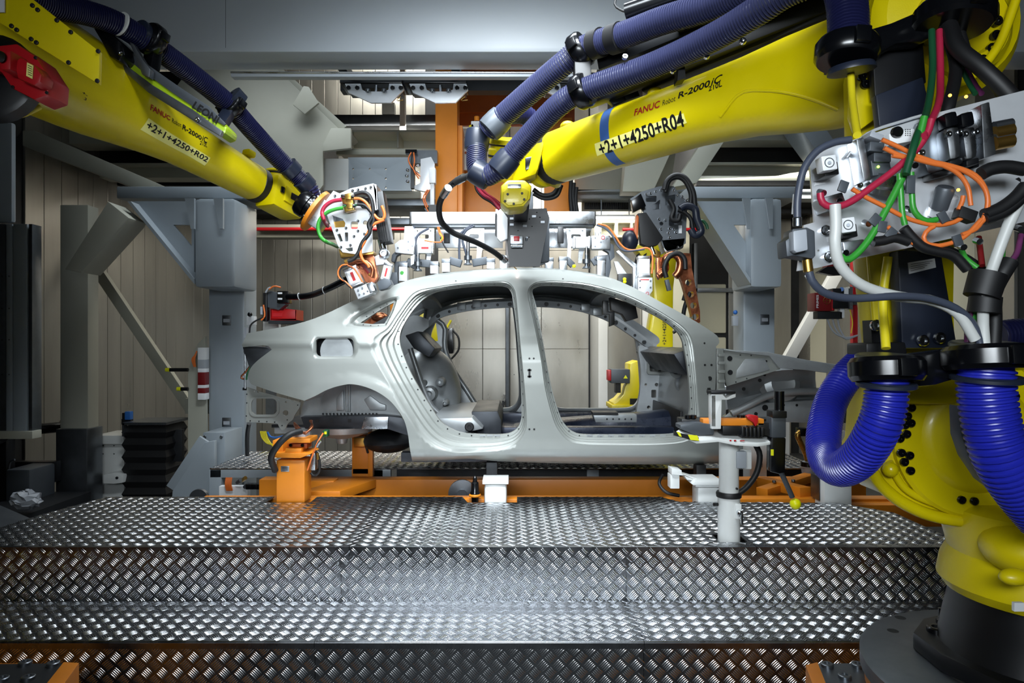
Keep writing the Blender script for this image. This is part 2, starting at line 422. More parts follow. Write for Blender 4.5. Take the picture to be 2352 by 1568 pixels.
for x0, x1, lab in ((-4.28, -2.48, 'dark enclosed mezzanine box added above the left wall panels'), (2.0, 4.1, 'dark enclosed mezzanine box added above the right wall panels')):  # dark boxes added to black out the upper bays and block rear light
    t = thing('shading_box', lab, 'shading')
    MB().box(x0, x1, 7.08, 9.77, 3.35, 4.4).build('shell', 'ceil_dark', t, bev=.01)
    for k in range(3): MB().box(x0, x1, 7.4+k*.8, 7.5+k*.8, 3.29, 3.35).build('joist', 'dark_steel', t)
    MB().box((x0+x1)/2-.05, (x0+x1)/2+.05, 7.3, 7.4, 4.4, 6.0).build('hanger', 'dark_steel', t)
# ventilation grille louvres (right)
for (u0, u1, lab) in ((1336, 1452, 'dark louvred ventilation grille above the bright strip lamp'), (862, 1000, 'dark louvred ventilation grille behind the gripper beam at its orange post')):
    t = thing('ventilation_grille', lab, 'grille')
    MB().plate([(u0, 455), (u1, 455), (u1, 484), (u0, 484)], [[(u0+5, 458), (u1-3, 458), (u1-3, 481), (u0+5, 481)]], pix(7.2), .03).build('frame', 'beige_paint', t)
    MB().pb(u0+4, 457, u1-2, 482, 7.26, .01).build('backing', 'black_paint', t)
    n = int((u1-u0-12)/5)
    for i in range(n):
        u = u0+8+i*5
        MB().pp([(u, 458), (u+2, 458), (u+0, 481), (u-2, 481)], 7.21, .03).build('louvre', 'dark_steel', t, smooth=0)
# right upper structure
beam_thing('beige cross beam under the right robot arm, upper of two', [('web', MB().pb(1560, 287, 1960, 322, 6.6, .25)), ('flange', MB().pb(1560, 283, 1960, 288, 6.5, .4))])
beam_thing('beige cross beam under the right robot arm, lower of two', [('web', MB().pb(1600, 376, 1960, 404, 6.8, .2)), ('flange', MB().pb(1600, 372, 1960, 377, 6.7, .35))])
beam_thing('slanted beige brace rising behind the right robot arm', [('brace', MB().pp([(1545, 430), (1600, 420), (1680, 300), (1640, 285)], 6.3, .2)), ('plate', MB().pp([(1320, 390), (1450, 340), (1560, 300), (1540, 430), (1320, 440)], 6.9, .04)), ('web', MB().pp([(1440, 340), (1550, 330), (1500, 440), (1430, 440)], 6.5, .2))], name='diagonal_brace')
beam_thing('grey diagonal brace under the right robot elbow', [('brace', MB().pp([(1820, 270), (1880, 270), (1985, 420), (1930, 420)], 6.2, .32))], 'grey_paint', name='diagonal_brace')
beam_thing('long grey lintel beam across the cell rear over the strip lamp', [('web', MB().pb(1310, 438, 1930, 456, 7.0, .2)), ('lip', MB().pb(1310, 434, 1930, 440, 6.9, .3))], 'grey_paint', name='lintel_beam')
beam_thing('dark lintel above the left alu wall panels', [('web', MB().pb(585, 525, 900, 545, 8.6, .2)), ('lower', MB().pb(585, 515, 1040, 526, 8.5, .3))], 'beige_paint', name='lintel_beam')
beam_thing('cream coffered wall frame behind the strip lamp', [('frame', MB().plate([(1365, 505), (1480, 505), (1480, 545), (1365, 545)], [rrect(1382, 512, 1412, 540, 2), rrect(1420, 512, 1448, 540, 2), rrect(1454, 512, 1476, 540, 2)], pix(8.7), .1)), ('backing', MB().pb(1365, 505, 1480, 545, 8.82, .03))], 'cream_wall', name='coffer_frame')
for u0, u1, v, lab in ((585, 945, 526, 'thin red sprinkler pipe along the lintel near the left column'), (1430, 1600, 527, 'thin red sprinkler pipe behind the copper-armed gun')):
    t = thing('sprinkler_pipe', lab, 'pipe'); dq = 8.48 if u0 < 1000 else 8.68; MB().cyl(P(u0, v, dq), P(u1, v, dq), .022, n=10).build('pipe', 'red', t)
    MB().cyl(P((u0+u1)/2-6, v, dq), P((u0+u1)/2+6, v, dq), .032, n=10).build('coupling', 'red', t)
t = thing('strip_lamp', 'glowing white fluorescent strip lamp behind the roof gripper', 'lamp')
MB().pb(1366, 493, 1458, 497, 7.0, .06).build('housing', 'white_paint', t)
for u in (1380, 1444): MB().pb(u, 455, u+2, 494, 7.03, .01).build('hanger_rod', 'steel', t)
MB().cyl(P(1368, 500, 7.02), P(1456, 500, 7.02), .012, n=10).build('tube', 'led_tube', t)
# two big columns with corbel heads
def column(kind, label):
    if kind == 'left': U = lambda u: u; D = 6.0; SH = (478, 562)
    else: U = lambda u: 1724+(u-446)*.78 if u > 446 else 1600+(u-292)*.805; D = 6.1; SH = (1707, 1781)
    t = thing('steel_column', label, 'column')
    def bx(u0, v0, u1, v1, d, th): return MB().pb(U(u0), v0, U(u1), v1, d, th)
    MB().pb(SH[0], 440, SH[1], 1205, D, .3).build('shaft', 'grey_paint', t, bev=.03)
    bx(268, 428, 592, 455, 5.75, .5).build('head_plate', 'grey_paint', t, bev=.008)
    bx(446, 455, 540, 660, 5.5, .49).build('corbel_block', 'grey_paint', t, bev=.035)
    o = [(U(u), v) for u, v in ((292, 462), (446, 462), (446, 648), (440, 640))]
    h = [(U(u), v) for u, v in ((398, 516), (440, 516), (440, 566))]
    MB().plate(o, [h], pix(5.62), .03).build('triangular_web', 'grey_paint', t)
    MB().pp([(U(292), 462), (U(300), 462), (U(446), 640), (U(446), 652)], 5.5, .32).build('brace_flange', 'grey_paint', t)
    for u in (424, 490): MB().pp([(U(u), 455), (U(u+22), 455), (U(u+22), 525), (U(u+14), 525)], 5.38, .025).build('stiffener', 'grey_paint', t)
    sx = SH[0]+32
    for v in (736, 971) if kind == 'left' else (734,):
        if kind != 'left': sx = 1747
        q = MB().pb(sx, v-12, sx+20, v+11, D-.012, .012).build('rating_plate', 'steel', t, bev=.003)
        MB().pb(sx+3, v-4, sx+17, v+4, D-.014, .002).build('printed_field', 'cable_grey', q)
    if kind == 'left':
        bx(466, 993, 516, 1160, 5.62, .37).build('foot_block', 'grey_paint', t, bev=.006)
        MB().pp([(392, 1180), (396, 1128), (470, 1016), (492, 1012), (492, 1180)], 5.45, .05).build('foot_gusset', 'grey_paint', t, bev=.005)
        MB().beam(P(398, 1124, 5.48), P(474, 1010, 5.48), .12, .03, (0, 1, 0)).build('gusset_flange', 'grey_paint', t, bev=.005)
        bolts(t, [P(471, 1003, 5.62), P(509, 1003, 5.62)], (0, -1, 0), .013, .012, 'steel')
    return t
column('left', 'tall pale grey steel column with corbel head behind the car tail')
column('right', 'tall pale grey steel column with corbel head behind the car nose')
# left dark corner
t = thing('machine_post', 'dull beige steel post carrying a heavy diagonal arm', 'post')
MB().pb(138, 470, 202, 985, 5.75, .15).build('post', 'beige_paint', t, bev=.008)
MB().pb(128, 985, 200, 1250, 5.7, .22).build('foot_cover', 'steel', t, bev=.006)
MB().pp([(148, 618), (186, 626), (290, 512), (296, 500), (248, 462)], 5.4, .26).build('diagonal_arm', 'beige_paint', t, bev=.008)
t = thing('diagonal_strut', 'slim beige strut leaning across the alu wall panels', 'strut')
MB().beam(P(205, 590, 6.75), P(440, 940, 6.75), .10, .07, (0, 1, 0)).build('strut', 'beige_paint', t, bev=.006)
MB().pb(425, 915, 500, 950, 6.28, .5).build('foot_plate', 'beige_paint', t)
t = thing('cell_frame', 'blue-grey galvanised door frame in the dark corner by the bar buffer', 'frame')
for u0, u1, m in ((-40, 13, 'steel'), (14, 28, 'grey_paint'), (30, 62, 'grey_paint'), (66, 74, 'steel')):
    MB().pb(u0, 514, u1, 1000, 4.95, .1).build('stile', m, t, bev=.004)
MB().pb(-40, 990, 74, 1008, 4.93, .1).build('sill', 'beige_paint', t, bev=.004)
bolts(t, [P(u, v, 4.95) for u in (5, 21) for v in (634, 708, 780, 860)], (0, -1, 0), .004, .003, 'dark_steel')
t = thing('hanging_duct', 'grey rounded duct end hanging over the dark corner', 'duct')
MB().pb(-60, 280, 27, 510, 5.0, .05).build('duct', 'grey_paint', t, bev=.02)
# machinery around the left wall
t = thing('bar_buffer', 'black bar with round black disc end on the beige post', 'buffer')
MB().cyl(P(-60, 999, 5.3), P(172, 977, 6.0), .045, n=14).build('bar', 'black_gloss', t)
MB().lathe(P(165, 980, 6.0), (1, -.9, 0), [(-.03, .09), (-.02, .105), (.02, .105), (.04, .07), (.06, .05)], 28).build('disc', 'black_gloss', t)
MB().lathe(P(-5, 998, 5.3), (1, -1, 0), [(-.03, .07), (.03, .07), (.04, .04)], 20).build('collar', 'black_gloss', t)
MB().pb(-20, 1008, 14, 1160, 5.35, .1).build('stem', 'black_paint', t, bev=.004)
t = thing('drive_motor', 'dark grey boxy drive motor in the shadow beside the platform', 'motor')
MB().pb(12, 1078, 68, 1165, 5.3, .3).build('housing', 'graphite', t, bev=.02)
MB().pb(0, 1060, 126, 1108, 5.6, .08).build('belt_guard', 'black_paint', t, bev=.01)
MB().tube([P(20, 1078, 5.35), P(24, 1060, 5.35), P(34, 1055, 5.35)], .008).build('cable', 'steel', t)
MB().box(P(5, 0, 5.3).x, P(85, 0, 5.0).x, 4.72, 5.64, 0, .36).build('plinth', 'dark_steel', t)
t = thing('lift_unit', 'beige lift housing with black folded bellows beside the left column', 'machine')
MB().pb(222, 1018, 285, 1235, 6.0, .3).build('housing', 'white_paint', t, bev=.006)
MB().pb(214, 1000, 284, 1020, 5.95, .36).build('top_cap', 'white_paint', t, bev=.006)
MB().pp([(238, 1090), (262, 1086), (283, 1090), (283, 1108), (262, 1111), (238, 1110)], 5.85, .2).build('stop_block', 'white_paint', t, bev=.004)
bolts(t, [P(269, 1097, 5.85)], (0, -1, 0), .012, .008, 'dark_steel')
MB().pb(281, 970, 382, 976, 5.85, .4).build('top_flange', 'steel', t); MB().pb(280, 972, 285, 1002, 5.85, .05).build('flange_lip', 'steel', t)
rg = []
for i in range(19):
    v = 978+i*14.2; e = 4.5 if i % 2 else -1.5
    a0, a1 = P(286-e, v, 5.9), P(380+e, v, 5.9); ey = e*.0038
    rg.append([Vector((a0.x, 5.9-ey, a0.z)), Vector((a1.x, 5.9-ey, a1.z)), Vector((a1.x, 6.25+ey, a1.z)), Vector((a0.x, 6.25+ey, a0.z))])
MB().loft(rg).build('bellows', 'black_rubber', t, smooth=10)
MB().pb(279, 962, 300, 975, 5.95, .04).build('sensor_bracket', 'black_paint', t)
MB().pb(286, 945, 299, 964, 5.93, .05).build('sensor', 'cable_blue', t, bev=.006)
MB().pb(280, 948, 287, 972, 5.94, .05).build('sensor_clip', 'black_paint', t, bev=.003)
bolts(t, [P(u, v, 6.0) for u in (237, 262) for v in (1023, 1042)], (0, -1, 0), .005, .004, 'dark_steel')
for k in range(2): MB().tube([P(202+6*k, 1100, 6.05), P(208+6*k, 1120, 6.0), P(218+4*k, 1140, 6.0), P(219+4*k, 1160, 6.0)], .008, 6).build('cable', 'black_rubber', t)
t = thing('cable_plate', 'curved beige sheet plate carrying a white and red terminal strip', 'plate')
MB().pp([(432, 1190), (432, 860), (440, 815), (455, 788), (472, 772), (476, 1190)], 5.95, .03).build('sheet', 'beige_paint', t)
MB().pb(390, 986, 418, 1060, 6.05, .05).build('dark_box', 'dark_steel', t, bev=.006)
for v0, v1, m in ((798, 826, 'white_plastic'), (826, 846, 'cable_grey'), (846, 855, 'white_plastic'), (855, 884, 'dark_red'), (884, 891, 'white_plastic'), (891, 903, 'dark_red'), (903, 918, 'white_plastic')):
    MB().pb(454, v0, 471, v1, 5.85, .08).build('terminal', m, t, bev=.003)
for i in range(4): MB().tube([P(452-i, 806+3*i, 5.86), P(447-i*2, 825, 5.86), P(449-i, 842, 5.88)], .006, 6).build('wire', 'cable_orange', t)
for u0, u1, v in ((382, 432, 849), (408, 432, 893)):
    q = MB().cyl(P(u0, v, 5.9), P(u1, v, 5.9), .016, n=10).build('locating_pin', 'black_paint', t)
    MB().cyl(P(u0-1, v, 5.9), P(u0+8, v, 5.9), .0175, n=10).build('pin_band', 'hazard_yellow', q)
t = thing('plastic_bag', 'crumpled clear plastic bag lying in the dark beside the platform', 'bag')
bg = MB().sph(P(60, 1155, 4.9)+Vector((0, 0, .02)), .085, 14, 10, (1.2, 1, .75)); rng = random.Random(2)
bg.v = [(x+rng.uniform(-.018, .018), y+rng.uniform(-.018, .018), z+rng.uniform(-.018, .018)) for x, y, z in bg.v]
bg.build('crumple', 'cable_grey', t, smooth=0)
t = thing('side_ramp', 'dark metal ramp sheet in the corner beside the plastic bag', 'ramp')
MB().prism([PZ(-60, 1230, .55), PZ(70, 1190, .55), PZ(0, 1160, .62), PZ(-60, 1160, .62)], (0, 0, -.55)).build('sheet', 'steel', t)
# ================================================================== checker plate platform
DZ, TZ = .66, .41             # deck and tread heights
YF, YS = 3.135, 2.72          # deck front edge, lower step front edge
PT = .062
def bars(xa, xb, ya, yb, fn, poly=None, h=.0026, L=.041, wd=.0062, sp=.0079, holes=()):
    """five-bar tread pattern in a sheet's own (a, b) coordinates; fn(a, b, h) -> xyz arrays"""
    ia = np.arange(math.floor(xa/PT), math.ceil(xb/PT)+1); ib = np.arange(math.floor(ya/PT), math.ceil(yb/PT)+1)
    A, B = np.meshgrid(ia*PT, ib*PT, indexing='ij'); A = A.ravel(); B = B.ravel(); cs = []
    for sgn, off in ((1, 0.), (-1, PT/2)):
        c, s = math.cos(math.radians(42)), math.sin(math.radians(42))*sgn
        for k in range(-2, 3):
            cs.append(np.stack([A+off-s*k*sp, B+off+c*k*sp, np.full_like(A, c), np.full_like(A, s)], 1))
    C = np.concatenate(cs)
    ok = (C[:, 0] > xa+.007) & (C[:, 0] < xb-.007) & (C[:, 1] > ya+.01) & (C[:, 1] < yb-.01)
    for hx0, hx1, hy0, hy1 in holes: ok &= ~((C[:, 0] > hx0-.015) & (C[:, 0] < hx1+.015) & (C[:, 1] > hy0-.015) & (C[:, 1] < hy1+.015))
    if poly is not None: ok &= np.array([inside(c, poly) for c in C])
    C = C[ok]; n = len(C)
    t = np.array([-.5, -.27, .27, .5, .27, -.27, -.3, 0, .3])*L
    q = np.array([0, -.5, -.5, 0, .5, .5, 0, 0, 0])*wd
    z = np.array([0, 0, 0, 0, 0, 0, .85, 1, .85])*h
    a = C[:, 0:1]+t*C[:, 2:3]-q*C[:, 3:4]; b = C[:, 1:2]+t*C[:, 3:4]+q*C[:, 2:3]
    co = np.stack(fn(a.ravel(), b.ravel(), np.tile(z, n)), 1)
    fc = np.array([(0, 1, 6), (1, 2, 7), (1, 7, 6), (2, 8, 7), (2, 3, 8), (3, 4, 8), (4, 7, 8), (4, 5, 7), (5, 6, 7), (5, 0, 6)])
    fs = (fc[None]+9*np.arange(n)[:, None, None]).reshape(-1, 3)
    me = bpy.data.meshes.new('raised_bars'); me.vertices.add(len(co)); me.vertices.foreach_set('co', co.astype(np.float32).ravel())
    m = len(fs); me.loops.add(m*3); me.loops.foreach_set('vertex_index', fs.ravel().astype(np.int32))
    me.polygons.add(m); me.polygons.foreach_set('loop_start', np.arange(0, m*3, 3, dtype=np.int32))
    me.update(calc_edges=True); me.shade_smooth(); me.materials.append(M['bar_alu_lit'])
    return me
def sheet(parent, name, mb, xa, xb, ya, yb, fn, bev=0, **kw):
    o = mb.build(name, 'plate_alu_shade', parent, bev=bev)
    link('raised_bars', bars(xa, xb, ya, yb, fn, **kw), o, kind='stuff')
    return o
XL, XR = -2.62, 2.10
t = thing('checker_plate_platform', 'aluminium checker plate platform with a wide step in front of the car', 'platform')
flat = lambda z: (lambda a, b, h: (a, b, z+h))
front = lambda y, z0: (lambda a, b, h: (a, y-h, z0+b))
YB = 4.135
# deck sheets with a folded front lip
seams = [XL, -.745, 1.12, XR]
post = (1.055, 1.215, 3.20, 3.36)
cuts = {0: [(-1.45, -1.18, 3.86, YB)], 1: [(-.22, .02, 4.0, YB)], 2: [post]}
for i in range(3):
    a, b = seams[i]+.0015, seams[i+1]-.0015
    outer = [(a, YF), (b, YF), (b, YB), (a, YB)]; holes = []; hb = []
    if i == 0: outer = [(a, YF), (b, YF), (b, YB), (-1.18, YB), (-1.18, 3.99), (-1.44, 3.99), (-1.44, YB), (-2.45, YB), (-2.56, 3.7)]; hb = [(-1.44, -1.18, 3.99, YB)]
    if i == 1: outer = [(a, YF), (b, YF), (b, 4.0), (.98, 4.0), (.9, YB), (.03, YB), (.03, 3.99), (-.26, 3.99), (-.3, YB), (a, YB)]; hb = [(-.30, .03, 3.99, YB), (.975, 1.105, 3.2, 3.345)]; holes = [[(.975, 3.2), (1.105, 3.2), (1.105, 3.345), (.975, 3.345)]]
    if i == 2:
        outer = [(a, YF), (b, YF), (b, 3.75), (1.9, 3.98), (1.45, 3.99), (a, 4.0)]
    mb = MB().plate(outer, holes, lambda u, v, w: Vector((u, v, DZ-w)), .006)
    mb.box(a, b, YF-.012, YF+.004, DZ-.048, DZ-.0005)
    mb.cyl((a, YF+.001, DZ-.012), (b, YF+.001, DZ-.012), .0125, n=16)
    o = mb.build('deck_sheet', 'plate_alu_shade', t, smooth=40)
    link('raised_bars', bars(a, b, YF+.004, YB, flat(DZ), poly=outer, holes=hb), o, kind='stuff')
    link('raised_bars', bars(a, b, DZ-.062, DZ-.0, front(YF-.012, 0), L=.036), o, kind='stuff')
rs = [XL, -.785, .525, 2.127]
for i in range(3):
    a, b = rs[i]+.001, rs[i+1]-.001
    sheet(t, 'riser_sheet', MB().box(a, b, YF, YF+.004, TZ, DZ-.02), a, b, TZ-.012, DZ-.045, front(YF, 0))
    mb = MB().box(a, b, YS, YF, TZ-.005, TZ).box(a, b, YS-.010, YS, TZ-.03, TZ-.010).cyl((a, YS, TZ-.010), (b, YS, TZ-.010), .010, n=16)
    sheet(t, 'tread_sheet', mb, a, b, YS-.004, YF+.01, flat(TZ))
    sheet(t, 'lower_riser_sheet', MB().box(a, b, YS, YS+.004, .0, TZ-.01), a, b, .15, TZ-.0, front(YS, 0))
MB().box(XR-.004, XR+.004, YF+.01, 3.75, .0, DZ-.008).build('side_skirt', 'plate_alu_shade', t)
for x in (XL+.1, -1.5, 0, 1.5, XR-.1): MB().box(x-.03, x+.03, YF+.05, 3.9, 0, DZ-.01).build('support_frame', 'dark_steel', t)
bolts(t, [P(u, v, YF) for u, v in ((776, 1293), (795, 1293), (1434, 1296), (1447, 1296))], (0, -1, 0), .006, .002, 'alu', 'rivet', False)
# far deck behind the trench
t = thing('far_platform', 'aluminium checker plate platform beyond the conveyor trench under the car', 'platform')
RY0, RY1 = 5.06, 5.86
o = MB().box(-2.24, 2.3, RY0, RY1, DZ-.008, DZ).build('deck_sheet', 'plate_alu_shade', t)
link('raised_bars', bars(-2.24, 2.3, RY0, RY1, flat(DZ)), o, kind='stuff')
MB().box(-2.24, -.9, RY0, RY0+.05, DZ-.07, DZ-.009).build('edge_rail', 'grey_paint', t, bev=.004)
MB().box(-.86, 2.3, RY0+.03, RY0+.05, DZ-.16, DZ-.009).build('edge_skirt', 'dark_steel', t, bev=.003)
for x in (-2.2, -1.0, .6, 2.2): MB().box(x-.045, x+.045, RY0, RY0+.09, 0, DZ-.009).build('leg', 'grey_paint', t, bev=.004)
# ================================================================== the car body shell
def smooth_loop(pts, step=4.0):
    """closed Catmull-Rom; a point given twice is a corner"""
    n = len(pts); out = []
    for i in range(n):
        p0, p1, p2, p3 = (Vector(pts[(i+k) % n]) for k in (-1, 0, 1, 2))
        L = (p2-p1).length
        if L < 1e-6: continue
        m = max(1, int(L/step))
        for j in range(m):
            t = j/m; out.append(.5*((2*p1)+(p2-p0)*t+(2*p0-5*p1+4*p2-p3)*t*t+(3*p1-p0-3*p2+p3)*t**3))
    return [(p.x, p.y) for p in out]
def dup(*p): return [q for x in p for q in (x, x)]
A_ = dup((947, 1059))+[(941, 1028), (937, 998), (929, 967), (913, 940), (892, 917), (865, 899), (835, 887), (806, 882), (779, 886), (751, 895), (724, 909)]+dup((699, 920))+\
     [(632, 901)]+dup((577, 882))+[(570, 868), (573, 850), (589, 830)]+dup((624, 803))+[(618, 796), (606, 793), (580, 795)]+dup((558, 797), (555, 792))+[(562, 779)]+dup((568, 765))+\
     [(613, 757), (662, 748), (711, 735), (754, 718), (800, 696), (846, 676), (892, 660), (938, 643), (999, 630), (1060, 623), (1152, 617), (1229, 615), (1290, 619), (1340, 625), (1375, 631), (1414, 642), (1473, 669), (1524, 697), (1593, 735), (1640, 765)]+\
     dup((1650, 775))+[(1652, 787)]+dup((1645, 795))+[(1644, 870), (1640, 960)]+dup((1655, 1020), (1662, 1064))+[(1500, 1066), (1300, 1064), (1150, 1059), (1076, 1054), (1000, 1058)]
RD_ = [(974, 686), (999, 672), (1030, 665), (1066, 660), (1106, 657), (1146, 656.5), (1164, 660), (1172, 668), (1177, 684), (1186, 753), (1192, 830), (1196.5, 891), (1198, 946), (1196.5, 964), (1190, 980), (1176, 992), (1155, 997), (1106, 997), (1060, 993), (1030, 981), (1011, 966), (993, 940), (968, 900), (944, 857), (926, 814), (918, 784), (921, 759), (935, 732), (953, 707)]
RDO = [(950, 672), (999, 659), (1060, 650), (1121, 646), (1161, 646), (1180, 661), (1187, 692), (1195, 784), (1204, 875), (1210, 961), (1206, 992), (1186, 1019), (1150, 1034), (1106, 1039), (1045, 1041), (1008, 1031), (978, 1010), (953, 980), (922, 930), (892, 876), (868, 833), (855, 800), (852, 784), (866, 768), (889, 753), (915, 716)]
FD_ = [(1223, 669), (1231, 660), (1249, 656), (1290, 657), (1335, 662), (1373, 670), (1414, 682), (1455, 700), (1490, 717), (1524, 736), (1552, 758), (1566, 779), (1574, 813), (1581, 858), (1584.5, 910), (1584.5, 944), (1576, 975), (1559, 992), (1524, 997.5), (1430, 998), (1345, 997.5), (1318, 992), (1300, 977), (1287, 955), (1269.5, 900), (1256, 834), (1242, 755), (1230, 696)]
FDO = [(1213, 665), (1225, 651), (1249, 645), (1294, 645), (1345, 650), (1393, 661), (1442, 677), (1490, 700), (1541, 730), (1576, 757), (1592, 786), (1599, 841), (1604, 910), (1607, 958), (1598, 996), (1576, 1013), (1524, 1020), (1430, 1022), (1345, 1021), (1307, 1013), (1283, 989), (1269, 958), (1252, 893), (1242, 824), (1225, 738), (1214, 690)]
QW_ = dup((828, 741))+[(848, 728), (876, 710)]+dup((905, 694))+[(896, 720)]+dup((883, 743))+[(858, 744)]
QWO = dup((790, 746))+[(800, 731), (846, 705), (895, 684)]+dup((915, 680))+[(904, 714)]+dup((887, 749))+[(840, 752)]
FF_ = rrect(724, 777, 812, 818, 10)
FFO = rrect(719, 772, 817, 822, 12)
LOOPS = dict(A=smooth_loop(A_), R=smooth_loop(RD_, 3), RO=smooth_loop(RDO, 6), Fd=smooth_loop(FD_, 3), FO=smooth_loop(FDO, 6), Q=smooth_loop(QW_, 3), QO=smooth_loop(QWO, 5), G=FF_, GO=FFO)
def npin(X, Y, poly):
    r = np.zeros(len(X), bool); n = len(poly)
    for i in range(n):
        x0, y0 = poly[i]; x1, y1 = poly[(i+1) % n]
        if y0 == y1: continue
        c = ((y0 > Y) != (y1 > Y)) & (X < (x1-x0)*(Y-y0)/(y1-y0)+x0); r ^= c
    return r
def npdist(X, Y, poly):
    d = np.full(len(X), 1e9); n = len(poly)
    for i in range(n):
        x0, y0 = poly[i]; x1, y1 = poly[(i+1) % n]; dx, dy = x1-x0, y1-y0; l = dx*dx+dy*dy+1e-9
        t = np.clip(((X-x0)*dx+(Y-y0)*dy)/l, 0, 1); d = np.minimum(d, (X-x0-t*dx)**2+(Y-y0-t*dy)**2)
    return np.sqrt(d)
DV = ([600, 615, 640, 660, 700, 740, 770, 790, 830, 880, 960, 1010, 1035, 1048, 1056, 1075], [4.50, 4.44, 4.35, 4.30, 4.225, 4.155, 4.115, 4.10, 4.085, 4.08, 4.085, 4.09, 4.09, 4.105, 4.14, 4.2])
def dbase(U, W):
    d = np.interp(W, *DV)
    d = d+np.where(U < 720, ((720-U)/150.)**2*.16, 0)+np.where(U > 1500, ((U-1500)/150.)**2*.05, 0)
    # shoulder crease below the belt line
    return d-.012*np.exp(-((W-(788+(U-560)*.0))/9.)**2)*(U < 860)
def ring(U, W, hole, outer, prof):
    m = npin(U, W, outer); di = npdist(U, W, hole); do = npdist(U, W, outer); t = di/(di+do+1e-6)
    return np.where(m, np.interp(t, *prof), 0.)
DOORP = ([0, .2, .27, .42, .50, .64, .72, .9, 1.], [.085, .083, .062, .060, .040, .037, .012, .008, 0.])
def dbody(U, W):
    d = dskin(U, W)
    d = d+np.maximum(ring(U, W, LOOPS['R'], LOOPS['RO'], DOORP), ring(U, W, LOOPS['Fd'], LOOPS['FO'], DOORP))
    d = d+ring(U, W, LOOPS['Q'], LOOPS['QO'], ([0, .55, .75, 1], [.035, .033, .012, 0]))
    d = d+ring(U, W, LOOPS['G'], LOOPS['GO'], ([0, 1], [.014, 0]))
    return d
def dskin(U, W):
    d = dbase(U, W)                       # wheel-arch lip on the outer skin
    L = LOOPS['A']; arch = [p for p in L if 699 < p[0] < 948 and 880 < p[1] < 1060]
    da = np.full(len(U), 1e9)
    for (x0, y0), (x1, y1) in zip(arch, arch[1:]):
        dx, dy = x1-x0, y1-y0; l = dx*dx+dy*dy+1e-9
        t = np.clip(((U-x0)*dx+(W-y0)*dy)/l, 0, 1); da = np.minimum(da, (U-x0-t*dx)**2+(W-y0-t*dy)**2)
    d = d-.008*np.clip(1-np.sqrt(da)/24., 0, 1)**.5*(np.sqrt(da) < 24)
    return d
def ray_hit(c, dr, lp):
    best = None; n = len(lp)
    for i in range(n):
        x0, y0 = lp[i]; x1, y1 = lp[(i+1) % n]; ex, ey = x1-x0, y1-y0; den = dr[0]*ey-dr[1]*ex
        if abs(den) < 1e-9: continue
        t = ((x0-c[0])*ey-(y0-c[1])*ex)/den; q = ((x0-c[0])*dr[1]-(y0-c[1])*dr[0])/den
        if t > 0 and -1e-6 <= q <= 1+1e-6 and (best is None or t > best): best = t
    return best
QPROF = ([0, .55, .75, 1], [.035, .033, .012, 0]); GPROF = ([0, 1], [.014, 0])
BANDS = (('R', 'RO', DOORP, (0, .1, .2, .235, .27, .345, .42, .46, .5, .57, .64, .68, .72, .81, .9, .95, 1.)),
         ('Fd', 'FO', DOORP, (0, .1, .2, .235, .27, .345, .42, .46, .5, .57, .64, .68, .72, .81, .9, .95, 1.)),
         ('Q', 'QO', QPROF, (0, .3, .55, .62, .68, .75, .88, 1.)), ('G', 'GO', GPROF, (0, .5, 1.)))
def side_mesh():
    pts = list(LOOPS['A']); ed = [(i, (i+1) % len(pts)) for i in range(len(pts))]; off = [0.]*len(pts)
    rims = []; holes = []
    for h, o, prof, rows in BANDS:
        H, O = LOOPS[h], LOOPS[o]; cx = sum(p[0] for p in H)/len(H); cy = sum(p[1] for p in H)/len(H); n = len(H)
        outer = []
        for x, y in H:
            dx, dy = x-cx, y-cy; t = ray_hit((cx, cy), (dx, dy), O); outer.append((cx+dx*t, cy+dy*t))
        rims.append(outer); holes.append(H)
        for t in rows:
            k = len(pts); w = float(np.interp(t, *prof))
            pts += [(p[0]+(q[0]-p[0])*t, p[1]+(q[1]-p[1])*t) for p, q in zip(H, outer)]; off += [w]*n
            ed += [(k+i, k+(i+1) % n) for i in range(n)]
    nb = len(pts); s = 6.5
    ga = np.arange(550, 1670, s); gb = np.arange(605, 1075, s*.87)
    g = np.array([(x+(j % 2)*s/2, y) for j, y in enumerate(gb) for x in ga]); X, Y = g[:, 0], g[:, 1]
    m = npin(X, Y, LOOPS['A']); dd = npdist(X, Y, LOOPS['A'])
    for r in rims: m &= ~npin(X, Y, r); dd = np.minimum(dd, npdist(X, Y, r))
    g = g[m & (dd > 3.)]
    al = np.concatenate([np.array(pts), g]); off = np.concatenate([np.array(off), np.zeros(len(g))])
    vo, eo, fo, ov, *_ = delaunay_2d_cdt([Vector(p) for p in al], ed, [], 0, 1e-4)
    vo = np.array([(p[0], p[1]) for p in vo]); fo = np.array([f for f in fo if len(f) == 3])
    of = np.array([max((off[i] for i in q), default=0.) if len(q) else 0. for q in ov])
    c = vo[fo].mean(1); m = npin(c[:, 0], c[:, 1], LOOPS['A'])
    for l in holes: m &= ~npin(c[:, 0], c[:, 1], l)
    fo = fo[m]; d = dskin(vo[:, 0], vo[:, 1])+of
    co = np.stack([(vo[:, 0]-1176)*d/F, d, EYE-(vo[:, 1]-784)*d/F], 1)
    return vo, co, fo
CY = 5.02
svo, sco, sfo = side_mesh()
def mesh_np(name, co, fs, m):
    me = bpy.data.meshes.new(name); me.from_pydata(co.tolist(), [], fs.tolist()); me.materials.append(M[m])
    me.shade_smooth(); me.set_sharp_from_angle(angle=math.radians(50)); return me
def border(fs):
    e = {}
    for f in fs:
        for i in range(3): e[(f[i], f[(i+1) % 3])] = 1
    return [k for k in e if (k[1], k[0]) not in e]
